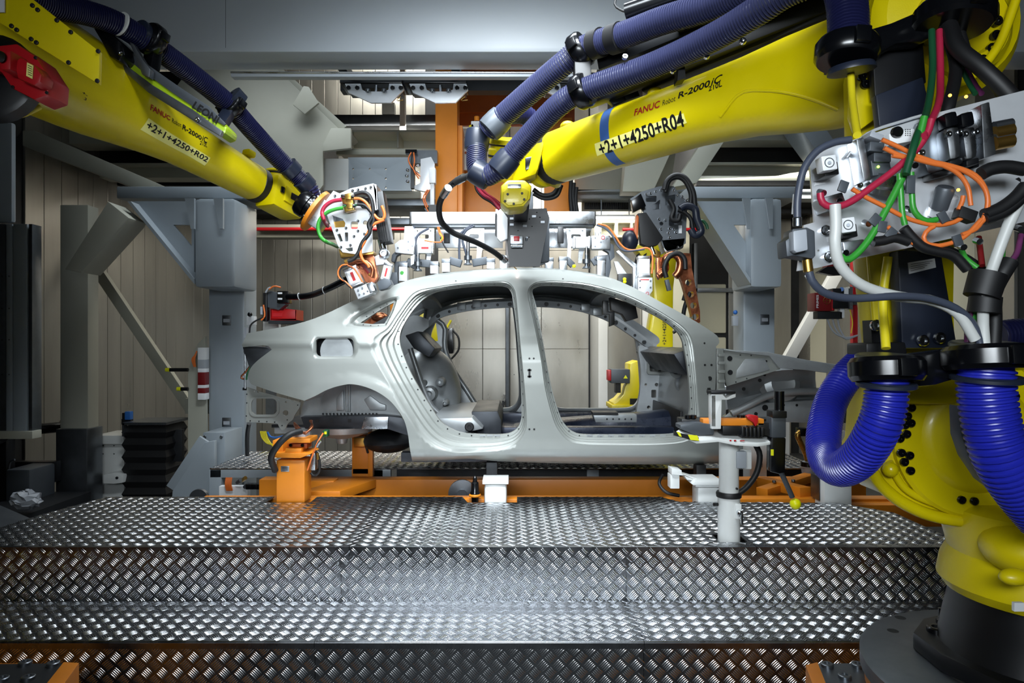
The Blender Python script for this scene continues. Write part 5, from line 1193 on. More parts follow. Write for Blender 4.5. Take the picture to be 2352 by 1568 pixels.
MB().lathe(P(*C7(850, 765), 4.14), (0, -1, 0), [(-.03, .03), (.02, .03), (.03, .02), (.03, .012), (.02, .01)], 18).build('rod_eye', 'alu', g)
cu = MB().pp([C7(*q) for q in ((460, 840), (540, 838), (640, 830), (625, 790), (735, 768), (752, 800), (792, 985), (770, 1035), (720, 1060), (665, 1040), (640, 985), (600, 930), (590, 900), (520, 870), (470, 868))], 4.16, .06).build('copper_arm', 'copper', g, bev=.008)
MB().pp([C7(*q) for q in ((590, 840), (680, 842), (740, 920), (745, 985), (700, 975), (640, 900))], 4.145, .03).build('copper_shank', 'dark_red', cu, bev=.006)
for x, y in ((712, 965), (738, 950)): MB().pb(*C7(x-16, y-12), *C7(x+16, y+12), 4.13, .03).build('terminal_block', 'brass', cu, bev=.003)
MB().tube([P(*C7(x, y), 4.12) for x, y in ((520, 860), (610, 840), (690, 850), (740, 920), (730, 990))], .014, 10).build('water_shunt', 'copper', cu)
cylinder_unit(g, C7(548, 985), -22, 30, 46, 4.1); cylinder_unit(g, C7(868, 945), 14, 19, 44, 4.12)
rot_box(MB(), C7(650, 1125), -22, 38, 26, 4.08, .10).build('clamp_head', 'alu_bright', g, bev=.004)
rot_box(MB(), C7(720, 1090), -22, 14, 22, 4.06, .1).build('clamp_jaw', 'alu', g, bev=.003)
bolts(g, [P(*C7(x, y), 4.08) for x, y in ((600, 1120), (640, 1100), (655, 1150), (690, 1130), (610, 1160))], (0, -1, 0), .006, .006, 'steel')
MB().pp([C7(780, 1040), C7(850, 1000), C7(900, 1010), C7(925, 1060), C7(880, 1100), C7(800, 1120)], 4.1, .08).build('swing_clamp', 'graphite', g, bev=.004)
MB().pp([C7(760, 790), C7(810, 770), C7(905, 860), C7(905, 890), C7(850, 870), C7(770, 880)], 4.14, .05).build('toggle_link', 'alu_bright', g, bev=.004)
for m, r, pts in (('green', .011, ((455, 325), (380, 338), (300, 370), (235, 430), (212, 510), (235, 600), (290, 650), (350, 675, 4.15), (400, 700, 4.3))), ('cable_red', .012, ((440, 245), (350, 262), (280, 310), (252, 370), (270, 440), (305, 500, 4.2))),
                  ('cable_orange', .009, ((560, 235), (620, 238), (680, 280), (730, 360), (790, 430), (840, 432), (855, 390), (838, 330), (826, 305))), ('cable_orange', .009, ((850, 440), (800, 460), (740, 490), (690, 570), (660, 650), (620, 730), (640, 820), (690, 870), (705, 900))),
                  ('black_rubber', .012, ((560, 195), (640, 175), (700, 200), (735, 280), (740, 400), (700, 480), (710, 560), (640, 660), (600, 760), (550, 820), (500, 840))), ('black_rubber', .010, ((590, 290), (660, 300), (720, 360), (750, 430), (730, 500), (700, 560))), ('dark_green', .007, ((565, 300), (600, 295), (640, 300)))):
    ptube(g, 'hose', m, r, pts, 4.0, C7)
for m, pts in (('cable_orange', ((500, 872), (440, 880), (405, 940), (420, 1000), (480, 1040), (540, 1100))), ('cable_orange', ((500, 880), (560, 910), (600, 970), (640, 1040))), ('black_rubber', ((490, 880), (430, 910), (430, 980), (500, 1070), (530, 1090)))):
    ptube(g, 'wire', m, .005, pts, 4.04, C7, 6)
MB().cyl(P(*C7(470, 845), 4.05), P(*C7(520, 830), 4.05), .013, n=12).build('hose_nipple', 'brass', g)
MB().ob(P(724, 484, 4.22)+af*.055, af*.035, (0, .07, 0), Vector((.57, 0, .81))*.09).build('gun_mount', 'alu', g, bev=.006)
# ------------------------------------------------------------------ brazing head under the right robot
bh = thing('laser_brazing_head', 'black laser brazing head with red button and brass nozzle over the roof seam', 'welding head')
MB().plate([(1157, 482), (1255, 478), (1262, 500), (1250, 560), (1240, 612), (1170, 612), (1165, 560), (1157, 520)], [circ(u, v, 1.6, 6) for u, v in ((1189, 491), (1199, 498), (1216, 503), (1240, 499), (1200, 515), (1222, 520), (1233, 488), (1190, 530), (1215, 545))], pix(3.85), .02).build('mount_plate', 'black_paint', bh)
MB().pb(1166, 478, 1252, 560, 3.87, .3).build('optics_housing', 'black_paint', bh, bev=.01)
MB().box(P(1180, 480, 3.5).x, P(1215, 480, 3.5).x, 3.42, 3.9, P(1180, 482, 3.5).z, P(1180, 468, 3.5).z).build('flange_adapter', 'black_paint', bh, bev=.006)
MB().pp([(1138, 480), (1152, 480), (1166, 500), (1166, 548), (1150, 556), (1140, 545)], 3.8, .05).build('guard_plate', 'alu_bright', bh, bev=.004)
MB().pp([(1137, 490), (1141, 490), (1141, 545), (1137, 540)], 3.79, .01).build('guard_slot', 'black_paint', bh)
for u, v in ((1171, 499), (1171, 513), (1222, 494), (1242, 507), (1201, 516)): MB().pb(u, v, u+9, v+5, 3.847, .002).build('type_label', 'cable_grey', bh)
bt = MB().pb(1172, 540, 1201, 560, 3.8, .07).build('camera_block', 'alu', bh, bev=.004)
MB().pb(1180, 542, 1193, 553, 3.785, .02).build('red_cover', 'red', bt, bev=.003)
MB().cyl(P(1174, 564, 3.82), P(1200, 564, 3.82), .012, n=12).build('crossbar', 'chrome', bt)
tip = P(1188, 622, 4.38)
MB().cyl(P(1187, 566, 3.86), P(1187, 605, 4.2), .014, n=12).build('lens_tube', 'black_gloss', bh)
MB().cyl(P(1187, 574, 4.1), P(1187, 592, 4.25), .012, .012, 14).build('brass_sleeve', 'brass', bh)
MB().cyl(P(1187, 590, 4.24), P(1188, 606, 4.33), .018, .011, 14).build('nozzle', 'copper', bh)
MB().cyl(P(1160, 590, 4.25), P(1178, 610, 4.33), .013, .009, 12).build('wire_torch', 'alu_bright', bh)
MB().cyl(P(1178, 610, 4.33), P(1188, 620, 4.375), .003, n=8).build('filler_wire', 'brass', bh)
MB().sph(P(1188, 621, 4.372), .0055, 10, 6).build('weld_glow', 'spark', bh)
MB().pp([(1205, 560), (1262, 500), (1262, 600), (1210, 610)], 3.95, .06).build('side_arm', 'graphite', bh, bev=.006)
MB().cyl(P(1210, 545, 3.84), P(1206, 575, 3.9), .007, n=10).build('gas_lance', 'steel', bh)
hz = [P(*q) for q in ((1110, 392, 3.45), (1082, 402, 3.5), (1061, 410, 3.52), (1040, 422, 3.55), (1022, 442, 3.6), (1009, 471, 3.7), (1013, 507, 3.8), (1036, 531, 3.9), (1065, 545, 3.95), (1097, 558, 4.05), (1132, 577, 4.15), (1152, 592, 4.22), (1162, 598, 4.26))]
hw = MB().tube(hz, .017, 12).build('wire_feed_hose', 'black_rubber', bh)
for i, (a, b) in enumerate((((1066, 407), (1050, 416)), ((1030, 431), (1018, 449)), ((1152, 591), (1160, 598)))):
    MB().cyl(P(*a, 3.52 if i < 2 else 4.22), P(*b, 3.58 if i < 2 else 4.26), .021, n=14).build('hose_sleeve', 'alu', hw)
MB().torus(P(1042, 421, 3.55), (1, .2, -.6), .012, .012).build('hose_joint', 'black_gloss', hw)
for m, r, pts in (('cable_red', .011, ((1096, 412), (1097, 430), (1110, 448), (1130, 460), (1148, 480))), ('cable_red', .008, ((1102, 412), (1104, 430), (1118, 446), (1136, 458), (1150, 470))), ('black_rubber', .007, ((1092, 412), (1094, 434), (1108, 452), (1128, 464), (1142, 476))), ('black_rubber', .012, ((1225, 435), (1245, 448), (1270, 445), (1283, 425), (1270, 410))), ('black_rubber', .010, ((1225, 445), (1250, 456), (1278, 450), (1290, 425))), ('cable_red', .007, ((1240, 405), (1246, 418), (1252, 425)))):
    ptube(bh, 'cable', m, r, pts, 3.55)
# ------------------------------------------------------------------ roof gripper
rg_ = thing('roof_gripper', 'aluminium roof gripper frame with clamps and suction cups on the car roof', 'gripper')
DG = 4.62
def part(name, m, mb, bev=.004): return mb.build(name, m, rg_, bev=bev)
part('main_beam', 'alu_bright', MB().pb(944, 486, 1150, 514, DG, .12), .005); part('main_beam', 'alu', MB().pb(1232, 485, 1364, 514, DG, .12), .005)
part('beam_end', 'black_paint', MB().pb(940, 486, 945, 516, DG-.002, .124)); part('beam_end', 'black_paint', MB().pb(1363, 485, 1369, 517, DG-.002, .124))
part('beam_link', 'graphite', MB().pb(1148, 490, 1234, 512, DG+.02, .1))
part('beam_foot', 'steel', MB().pb(946, 514, 1150, 522, DG+.02, .1)); part('beam_foot', 'steel', MB().pb(1262, 514, 1364, 520, DG+.02, .1))
part('back_sheet', 'alu_bright', MB().pp([(1001, 521), (1155, 521), (1155, 569), (1001, 569)], DG+.3, .02)); part('back_sheet', 'alu', MB().pp([(1235, 521), (1360, 521), (1345, 569), (1235, 569)], DG+.3, .02))
part('cross_strut', 'alu', MB().pp([(1236, 520), (1262, 515), (1222, 580), (1214, 575)], DG+.05, .04))
def leg_plate(u, hl=True):
    o = [(u, 524), (u+46, 524), (u+46, 560), (u+40, 580), (u+36, 604), (u+28, 604), (u+30, 566), (u+12, 566), (u+10, 604), (u+2, 604), (u+4, 560)]
    return MB().plate(o, [circ(u+8, 530, 2, 6), circ(u+38, 530, 2, 6), rrect(u+12, 538, u+34, 548, 3)], pix(DG+.02), .025)
for u in (951, 1066): part('leg_plate', 'alu_bright', leg_plate(u), 0)
part('leg_plate', 'alu', leg_plate(1300), 0)
part('black_stay', 'black_paint', MB().pb(1281, 520, 1295, 558, DG+.0, .03)); part('black_stay', 'black_paint', MB().pb(1019, 535, 1033, 558, DG+.28, .02))
# contact blocks on the roof
for i, (u0, v0, u1, v1, m) in enumerate(((916, 612, 935, 645, 'alu_bright'), (988, 609, 1006, 628, 'alu_bright'), (1015, 603, 1033, 624, 'alu_bright'), (1118, 602, 1136, 617, 'alu_bright'), (1148, 598, 1165, 616, 'alu_bright'), (1252, 600, 1271, 618, 'alu'), (1285, 598, 1303, 620, 'alu'), (1372, 598, 1391, 636, 'alu'))):
    b = part('contact_block', m, MB().pb(u0, v0, u1, v1, DG-.1, .09), .003)
    MB().pb(u0-1, v0-9, u1+1, v0, DG-.1, .10).build('block_cap', 'steel', b, bev=.002)
    if i == 0: MB().cyl(P(923.5, 626.5, DG-.102), P(923.5, 626.5, DG-.1), .013, n=18).build('green_dot', 'green', b)
for (u0, v0), (u1, v1), w in (((935, 600), (958, 612), .05), ((962, 604), (990, 606), .05), ((1032, 598), (1060, 606), .05), ((1085, 604), (1120, 598), .05), ((1222, 606), (1255, 596), .05), ((1300, 594), (1316, 610), .04), ((1360, 604), (1375, 594), .05)):
    part('bridge_arm', 'graphite', MB().beam(P(u0, v0, DG-.05), P(u1, v1, DG-.05), w, .04, (0, 1, 0)))
# suction cups
for u, v in ((960, 618), (1075, 604), (1210, 602), (1347, 612)):
    c = P(u, v, DG-.12); s = MB().lathe(c+Vector((0, 0, .02)), (0, 0, -1), [(-.12, .006), (-.06, .006), (-.055, .012), (-.03, .012), (-.028, .026), (0, .026), (.002, .012), (.018, .012), (.02, .022), (.032, .03)], 20).build('suction_cup', 'steel', rg_)
    MB().cyl(c+Vector((0, 0, .075)), c+Vector((0, 0, .16)), .012, n=12).build('spring_stem', 'alu', s)
ptube(rg_, 'air_line', 'cable_slate', .006, ((952, 520), (945, 540), (925, 555), (921, 565)), DG-.02)
for pts in (((985, 524), (960, 540), (953, 565), (955, 600), (957, 612)), ((1090, 518), (1070, 530), (1062, 550), (1070, 580), (1074, 598)), ((1085, 516), (1060, 535), (1055, 560), (1055, 600)), ((1200, 610), (1215, 590), (1222, 560)), ((1348, 604), (1350, 580), (1352, 556))):
    ptube(rg_, 'air_line', 'cable_slate', .008, pts, DG-.06)
for m, pts in (('cable_orange', ((1008, 521), (1012, 535), (1018, 545), (1014, 555), (1000, 556), (975, 552))), ('cable_orange', ((1005, 521), (1010, 538), (1016, 543))), ('cable_yellow', ((1010, 535), (1016, 545), (1012, 553))), ('black_rubber', ((1012, 545), (1018, 560), (1030, 580)))):
    ptube(rg_, 'wire', m, .005, pts, DG-.05, n=6)
# clamps at either end
part('clamp_housing', 'alu_bright', MB().pp([(929, 519), (948, 519), (952, 552), (950, 584), (908, 580), (906, 560), (918, 551), (927, 550)], DG-.12, .08)); cylinder_unit(rg_, (976, 569), 90, 24, 38, DG-.13)
bolts(rg_, [P(u, v, DG-.12) for u, v in ((938, 555), (938, 574), (914, 569), (947, 565))], (0, -1, 0), .006, .005, 'steel')
part('clamp_arm', 'graphite', MB().pp([(898, 600), (900, 585), (912, 573), (924, 570), (926, 578), (910, 588), (906, 602)], DG-.1, .06)); part('clamp_arm', 'graphite', MB().pp([(905, 601), (940, 598), (940, 606), (915, 610), (914, 640), (906, 640)], DG-.06, .05))
part('clamp_arm', 'alu_bright', MB().pp([(943, 588), (952, 584), (951, 606), (943, 610)], DG-.11, .05)); part('clamp_jaw', 'graphite', MB().pp([(898, 625), (912, 625), (914, 655), (890, 655), (890, 645)], DG-.12, .08))
part('clamp_housing', 'alu', MB().pp([(1359, 541), (1402, 541), (1402, 572), (1359, 572)], DG-.12, .08)); cylinder_unit(rg_, (1337, 556), 90, 26, 40, DG-.13, False)
bolts(rg_, [P(u, v, DG-.12) for u, v in ((1367, 546), (1394, 546), (1367, 566), (1380, 556))], (0, -1, 0), .006, .005, 'steel')
MB().torus(P(1385, 545.5, DG-.122), (0, -1, 0), .011, .002, 20, 6).build('red_ring_mark', 'red', rg_)
for k in range(5): part('adjust_shim', 'alu_bright', MB().pp([(1368+k*7, 530+k*5), (1374+k*7, 525+k*5), (1374+k*7, 541+k*2), (1368+k*7, 541+k*2)], DG-.08, .04), .001)
part('clamp_arm', 'graphite', MB().pp([(1382, 560), (1396, 556), (1410, 562), (1412, 590), (1402, 600), (1398, 580), (1384, 572)], DG-.1, .06)); part('clamp_arm', 'graphite', MB().pp([(1366, 588), (1402, 584), (1404, 614), (1398, 640), (1390, 640), (1392, 596), (1366, 596)], DG-.08, .05))
part('side_frame', 'alu', MB().pp([(1415, 577), (1422, 574), (1464, 608), (1464, 665), (1454, 665), (1454, 614)], DG-.05, .04)); part('side_frame', 'alu_bright', MB().pp([(1410, 600), (1420, 600), (1448, 640), (1440, 655), (1425, 650)], DG-.02, .03))
v_ = cylinder_unit(rg_, (1480, 612), 0, 26, 50, DG-.12, False)
part('clamp_head', 'alu_bright', MB().pp([(1465, 637), (1499, 637), (1499, 668), (1492, 677), (1474, 677), (1466, 668)], DG-.13, .08)); bolts(rg_, [P(u, v, DG-.13) for u, v in ((1470, 645), (1494, 645), (1470, 660), (1494, 660))], (0, -1, 0), .006, .005, 'steel')
part('red_line', 'red', MB().pb(1471, 641, 1491, 643, DG-.1315, .002), 0); MB().torus(P(1487, 673.5, DG-.132), (0, -1, 0), .009, .0015, 20, 6).build('red_ring_mark', 'red', rg_)
part('clamp_body', 'black_paint', MB().pb(1420, 628, 1452, 656, DG-.06, .06)); part('hanging_bracket', 'black_paint', MB().pp([(1385, 690), (1398, 690), (1398, 715), (1412, 715), (1412, 745), (1400, 750), (1400, 722), (1385, 722)], 4.75, .05)); part('hanging_bracket', 'black_paint', MB().pp([(1402, 682), (1460, 700), (1466, 730), (1440, 738), (1430, 722), (1404, 712)], 4.8, .1))
for u, v in ((1318.5, 611), (1434.7, 641), (1435, 647)): MB().sph(P(u, v, DG-.15), .012, 14, 8).build('yellow_cap', 'ball_yellow', rg_)
for m, r, pts in (('cable_orange', .006, ((1373, 514), (1395, 520), (1412, 540), (1425, 560), (1440, 572), (1460, 574), (1485, 569), (1497, 580), (1499, 605), (1497, 628))), ('cable_slate', .007, ((1370, 516), (1390, 524), (1406, 540), (1420, 565), (1436, 576), (1465, 574), (1480, 572)))): ptube(rg_, 'wire', m, r, pts, DG-.15)
part('mount_post', 'graphite', MB().pb(1185, 440, 1225, 492, DG+.06, .5)); part('hanger_arm', 'graphite', MB().pb(1185, 440, 1225, 470, DG+.5, 1.1))
# ------------------------------------------------------------------ right spot gun with copper arms
g2 = thing('spot_welding_gun', 'dark shaded spot welding gun with drilled copper arm beside the gripper', 'welding gun')
D2 = 5.5
o2 = [C8(*q) for q in ((1225, 235), (1335, 165), (1500, 115), (1640, 112), (1700, 200), (1775, 255), (1760, 480), (1755, 655), (1700, 690), (1590, 740), (1540, 690), (1515, 620), (1345, 340))]
p2_ = MB().plate(o2, [rrect(*C8(1375, 205), *C8(1478, 262), 3), [C8(*q) for q in ((1430, 300), (1510, 240), (1510, 330), (1440, 340))], [C8(*q) for q in ((1560, 210), (1660, 190), (1650, 260), (1560, 300))], circ(*C8(1523, 468), 4.5), rrect(*C8(1595, 420), *C8(1640, 490), 3)], pix(D2), .025).build('gun_plate', 'steel', g2)  # darker metal on the plates puts the gun's shade into the colour
MB().plate(o2, [], pix(D2+.14), .02).build('rear_plate', 'steel', g2)
bolts(p2_, [P(*C8(x, y), D2) for x, y in ((1380, 190), (1420, 180), (1470, 165), (1520, 150), (1640, 150), (1670, 200), (1720, 215), (1760, 250), (1500, 425), (1560, 435), (1520, 520), (1600, 515), (1640, 520), (1590, 555), (1660, 550), (1600, 600), (1680, 690))], (0, -1, 0), .010, .01, 'chrome')
MB().pp([C8(1240, 250), C8(1330, 180), C8(1380, 300), C8(1260, 360)], D2-.06, .06).build('side_cheek', 'black_gloss', g2, bev=.005)
MB().pp([C8(1300, 370), C8(1380, 360), C8(1540, 600), C8(1490, 670), C8(1400, 690), C8(1330, 660)], D2-.04, .08).build('bellows_cover', 'black_rubber', g2, bev=.006)
MB().pp([C8(1290, 380), C8(1310, 400), C8(1300, 620), C8(1265, 540)], D2-.05, .05).build('orange_strap', 'cable_orange', g2, bev=.005)
MB().sph(P(*C8(1225, 630), D2), .085, 18, 12, (.8, .8, 1)).build('blue_motor_cap', 'navy_plastic', g2)
for m, r, pts in (('black_rubber', .022, ((1550, 150), (1580, 60), (1660, 10), (1750, 40), (1820, 160), (1840, 300), (1850, 420), (1880, 520))), ('black_rubber', .018, ((1560, 170), (1600, 60), (1680, 30), (1750, 70), (1800, 180), (1800, 290))), ('navy_plastic', .03, ((1700, 330), (1760, 300), (1840, 330), (1860, 430), (1900, 540), (1840, 580), (1800, 520))), ('black_rubber', .016, ((1680, 340), (1740, 360), (1800, 420), (1820, 520))), ('dark_green', .012, ((1860, 470), (1910, 440), (1950, 480), (1960, 520))), ('black_rubber', .02, ((1600, 240), (1640, 330), (1620, 420), (1680, 440), (1700, 380)))): ptube(g2, 'hose', m, r, pts, D2-.1, C8)
MB().pb(*C8(1690, 485), *C8(1718, 560), D2-.01, .01).build('white_tag', 'white_plastic', p2_)
MB().plate([C8(*q) for q in ((1735, 745), (1800, 750), (1815, 900), (1850, 1080), (1890, 1300), (1892, 1400), (1860, 1425), (1825, 1380), (1800, 1290), (1720, 1020), (1690, 950))], [circ(*C8(x, y), 7.6) for x, y in ((1780, 1025), (1802, 1137), (1827, 1243), (1848, 1350))], pix(D2-.02), .07).build('copper_arm', 'copper', g2, label='copper electrode arm with four round holes')
MB().tube([P(*C8(x, y), D2-.05) for x, y in ((1500, 960), (1560, 900), (1560, 800), (1640, 760), (1700, 820), (1690, 920), (1650, 970))], .03, 10).build('copper_shunt', 'copper', g2)
MB().tube([P(*C8(x, y), D2-.08) for x, y in ((1570, 980), (1550, 880), (1600, 780), (1680, 750), (1740, 800), (1750, 900))], .02, 10).build('hose', 'black_rubber', g2)
MB().pp([C8(1480, 790), C8(1540, 780), C8(1530, 950), C8(1500, 1000), C8(1480, 960)], D2-.03, .06).build('copper_block', 'copper', g2, bev=.006)
rot_box(MB(), C8(1590, 1050), -14, 9, 26, D2-.1, .04).build('electrode_holder', 'graphite', g2, bev=.003)
MB().pp([C8(1460, 700), C8(1520, 740), C8(1500, 790), C8(1440, 760)], D2, .08).build('hinge_block', 'brass', g2, bev=.004); MB().cyl(P(*C8(1430, 690), D2), P(*C8(1455, 760), D2), .016, n=12).build('piston_rod', 'chrome', g2)
MB().pp([C8(1520, 620), C8(1755, 600), C8(1730, 700), C8(1560, 740)], D2+.0, .16).build('gun_foot', 'alu', g2, bev=.006)
# ------------------------------------------------------------------ valve plate on the right robot
vp = thing('valve_plate', 'aluminium media plate with valves, sensors and coloured cables fixed to the right robot arm', 'valve plate')
DP = 1.74
MB().plate([(1860, 378), (1868, 358), (1897, 341), (1948, 325), (2140, 262), (2420, 190), (2440, 490), (2101, 566), (1954, 597), (1877, 615), (1832, 622), (1846, 517), (1871, 510)], [circ(1880, 575, 2.5), circ(2050, 330, 3)], pix(DP), .008).build('base_plate', 'alu_bright', vp)
bolts(vp, [P(*C5(x, y), DP) for x, y in ((452, 722), (474, 911))], (0, -1, 0), .014, .012, 'chrome'); MB().tube([P(1944, 362, DP-.01), P(1990, 308, DP-.01), P(2080, 276, DP-.01), P(2130, 262, DP-.01)], .004, 8).build('plate_edge', 'alu_bright', vp)
for x, y in ((487, 230), (622, 678)):
    u, v = C5(x, y); b = rot_box(MB(), (u, v), -8, 34, 34, DP-.1, .035).build('solenoid_valve', 'white_plastic', vp, bev=.003)
    MB().torus(P(u, v, DP-.1), (0, -1, 0), .011, .0012, 24, 6).build('dial_ring', 'graphite', b); MB().cyl(P(u, v, DP-.104), P(u, v, DP-.1), .004, n=10).build('screw', 'steel', b)
    rot_box(MB(), (u+4, v+14), -8, 34, 30, DP-.066, .066).build('valve_body', 'black_paint', b, bev=.003)
jb = MB().pp([C5(*q) for q in ((170, 790), (215, 760), (220, 705), (330, 695), (385, 720), (390, 900), (370, 925), (230, 900), (180, 910))], DP-.06, .06).build('junction_box', 'graphite', vp, bev=.008)
MB().pp([C5(*q) for q in ((225, 720), (325, 705), (335, 860), (250, 880), (228, 860))], DP-.085, .03).build('box_lid', 'cable_grey', jb, bev=.008)
MB().cyl(P(*C5(255, 690), DP-.04), P(*C5(255, 625), DP-.04), .011, n=12).build('cable_gland', 'steel', jb); MB().cyl(P(*C5(325, 930), DP-.04), P(*C5(335, 1015), DP-.04), .012, n=12).build('cable_gland', 'brass', jb)
for x, y in ((245, 530), (370, 1090)): rot_box(MB(), C5(x, y), 4 if x < 300 else -35, 15, 46, DP-.065, .004).build('cable_tag', 'white_plastic', vp)
MB().pp([C5(*q) for q in ((680, 60), (735, 45), (790, 345), (735, 365))], DP-.05, .05).build('mounting_bar', 'alu', vp, bev=.003)
bolts(vp, [P(*C5(x, y), DP) for x, y in ((663, 137), (668, 182), (685, 250), (695, 330), (697, 360), (700, 395))], (0, -1, 0), .008, .007, 'chrome')
eb_ = MB().pp([C5(*q) for q in ((915, 20), (1100, -20), (1115, 70), (925, 105))], DP-.06, .05).build('field_bus_box', 'white_plastic', vp, bev=.004)
MB().lathe(P(*C5(965, 15), DP-.06), (0, -1, 0), [(0, .014), (.01, .013), (.01, .004)], 16).build('rotary_dial', 'black_gloss', eb_)
for i in range(3):
    for j in range(4): MB().cyl(P(*C5(1035+16*i, -8+14*j), DP-.0615), P(*C5(1035+16*i, -8+14*j), DP-.06), .0016, n=6).build('vent_hole', 'black_paint', eb_)
for k, (x, y, a, w, h) in enumerate(((830, 35, 20, 32, 14), (830, 115, 5, 34, 22), (870, 190, 0, 40, 22), (860, 260, -8, 44, 36))): rot_box(MB(), C5(x, y), a, w, h, DP-.07+.01*k, .05).build('control_module', 'graphite' if k else 'cable_grey', vp, bev=.003)
MB().sph(P(*C5(838, 260), DP-.045), .0035, 10, 6).build('status_light', 'led_green', vp)
for u, v in ((2182, 219), (2219, 222), (2201, 436)): MB().sph(P(u, v, DP-.07), .004, 10, 6).build('status_light', 'led_amber', vp)
vb = MB().pp([C5(*q) for q in ((1120, 60), (1180, -90), (1250, -110), (1345, 270), (1200, 310)) ], DP-.05, .05).build('valve_island', 'steel', vp, bev=.004)
for x, y in ((1150, 160), (1318, 188), (1135, -30)): bolts(vb, [P(*C5(x, y), DP-.05)], (0, -1, 0), .008, .006, 'chrome')
for k in range(2):
    x = 1385+k*118; b = MB().pp([C5(*q) for q in ((x-60, -20), (x+45, -45), (x+62, 190), (x-30, 215))], DP-.09, .09).build('pressure_sensor', 'alu', vp, bev=.014)
    MB().pp([C5(*q) for q in ((x-70, -125), (x+20, -150), (x+40, -45), (x-58, -20))], DP-.08, .06).build('sensor_plug', 'black_gloss', b, bev=.008)
    MB().pp([C5(*q) for q in ((x-30, 215), (x+62, 190), (x+65, 235), (x-28, 260))], DP-.08, .06).build('sensor_foot', 'black_paint', b, bev=.004)
    bolts(b, [P(*C5(x-40, 25), DP-.09), P(*C5(x+40, 8), DP-.09)], (0, -1, 0), .007, .005, 'chrome')
MB().pp([C5(*q) for q in ((1580, -190), (1640, -210), (1690, 170), (1600, 200))], DP-.07, .06).build('manifold_bar', 'alu', vp, bev=.003)
for y, m in ((20, 'brass'), (95, 'brass'), (-30, 'steel'), (60, 'steel')): MB().cyl(P(*C5(1670, y), DP-.04), P(*C5(1800, y-25), DP-.04), .017 if m == 'brass' else .012, n=12).build('push_fitting', m, vp)
rg2 = MB().lathe(P(*C5(1290, 610), DP), (0, -.35, .6), [(0, .034), (.02, .034), (.022, .026), (.05, .026), (.055, .02)], 26).build('pressure_regulator', 'alu_bright', vp)
MB().lathe(P(*C5(1275, 560), DP-.02), (0, -.35, .6), [(0, .021), (.05, .022), (.056, .018)], 24).build('regulator_knob', 'graphite', rg2)
MB().lathe(P(*C5(880, 430), DP), (0, -.3, .5), [(0, .05), (.015, .05), (.02, .04), (.05, .04)], 26).build('pressure_regulator', 'alu', vp)
MB().pp([C5(*q) for q in ((1215, 270), (1560, 200), (1570, 260), (1225, 350))], DP-.04, .04).build('black_rail', 'black_paint', vp, bev=.004)
for x, y, a in ((590, 400, 20), (820, 640, 40), (870, 690, 10), (1075, 385, 2), (1310, 620, -30), (1490, 600, 20), (935, 740, 40), (1415, 790, -18)): rot_box(MB(), C5(x, y), a, 20 if x != 1490 else 40, 42 if x == 1075 else 26, DP-.12, .006 if x != 1490 else .03).build('cable_tag' if x != 1490 else 'hook_tape', 'graphite' if x != 1490 else 'black_rubber', vp, bev=.001)
for x, y in ((430, 440), (700, 440), (545, 500), (590, 870), (800, 800), (755, 660), (1060, 560), (1090, 240), (1415, 300), (1440, 830), (1555, 790), (1850, 700), (1735, 760)): MB().cyl(P(*C5(x-16, y), DP-.04), P(*C5(x+16, y+10), DP-.06), .008, n=10).build('plug_fitting', 'chrome', vp)
for m, r, pts in (('cable_slate', .009, ((640, 65), (520, 85), (400, 145), (310, 260), (270, 400), (255, 520), (255, 625))), ('cable_red', .0085, ((1220, -80), (1190, 20), (1100, 150), (960, 280), (800, 400), (660, 500), (560, 545), (480, 545), (430, 510), (420, 450))),
                  ('green', .0085, ((1170, -100), (1140, 20), (1080, 180), (1010, 340), (930, 500), (850, 650), (780, 770), (700, 870), (620, 930), (565, 905))), ('green', .007, ((1075, 300), (1080, 460), (1090, 560), (1130, 620), (1190, 650), (1260, 640))), ('green', .007, ((990, 310), (1000, 450), (1010, 590), (1030, 680))),
                  ('cable_orange', .0055, ((865, 65), (980, 115), (1110, 180), (1250, 230), (1400, 300), (1480, 400), (1505, 540))), ('cable_orange', .0055, ((880, 125), (1000, 180), (1150, 210), (1350, 250), (1520, 310), (1600, 400), (1630, 520), (1600, 640), (1480, 740))), ('cable_orange', .0055, ((940, 180), (1080, 200), (1240, 240), (1420, 275), (1560, 360), (1620, 460), (1615, 580), (1550, 700), (1440, 750))),
                  ('cable_orange', .0055, ((650, 420), (760, 485), (880, 545), (1000, 610), (1120, 655), (1260, 680), (1380, 660), (1450, 620))), ('cable_orange', .0055, ((905, 690), (970, 750), (1060, 800), (1180, 825), (1300, 825), (1450, 770), (1580, 640))), ('cable_orange', .0055, ((1240, 690), (1190, 720), (1165, 770), (1190, 815), (1280, 830))), ('cable_orange', .0055, ((1450, 470), (1440, 520), (1415, 570))),
                  ('black_rubber', .016, ((1890, 280), (1760, 260), (1650, 275), (1580, 310))), ('black_rubber', .016, ((1900, 400), (1830, 480), (1720, 560), (1600, 610))), ('black_rubber', .014, ((1910, 430), (1830, 520), (1720, 600), (1600, 640))), ('black_rubber', .012, ((1020, 700), (1080, 770), (1160, 840), (1260, 870), (1380, 900), (1480, 1000))), ('black_rubber', .012, ((800, 800), (880, 790), (960, 770), (1060, 800)))): ptube(vp, 'cable', m, r, pts, DP-.11, C5)
for x, y, m in ((490, 780, 'white_plastic'), (420, 370, 'white_plastic'), (400, 510, 'white_plastic'), (470, 495, 'white_plastic')): rot_box(MB(), C5(x, y), -12, 26 if y == 370 else 10, 11, DP-.0025, .002).build('plate_label', m, vp)
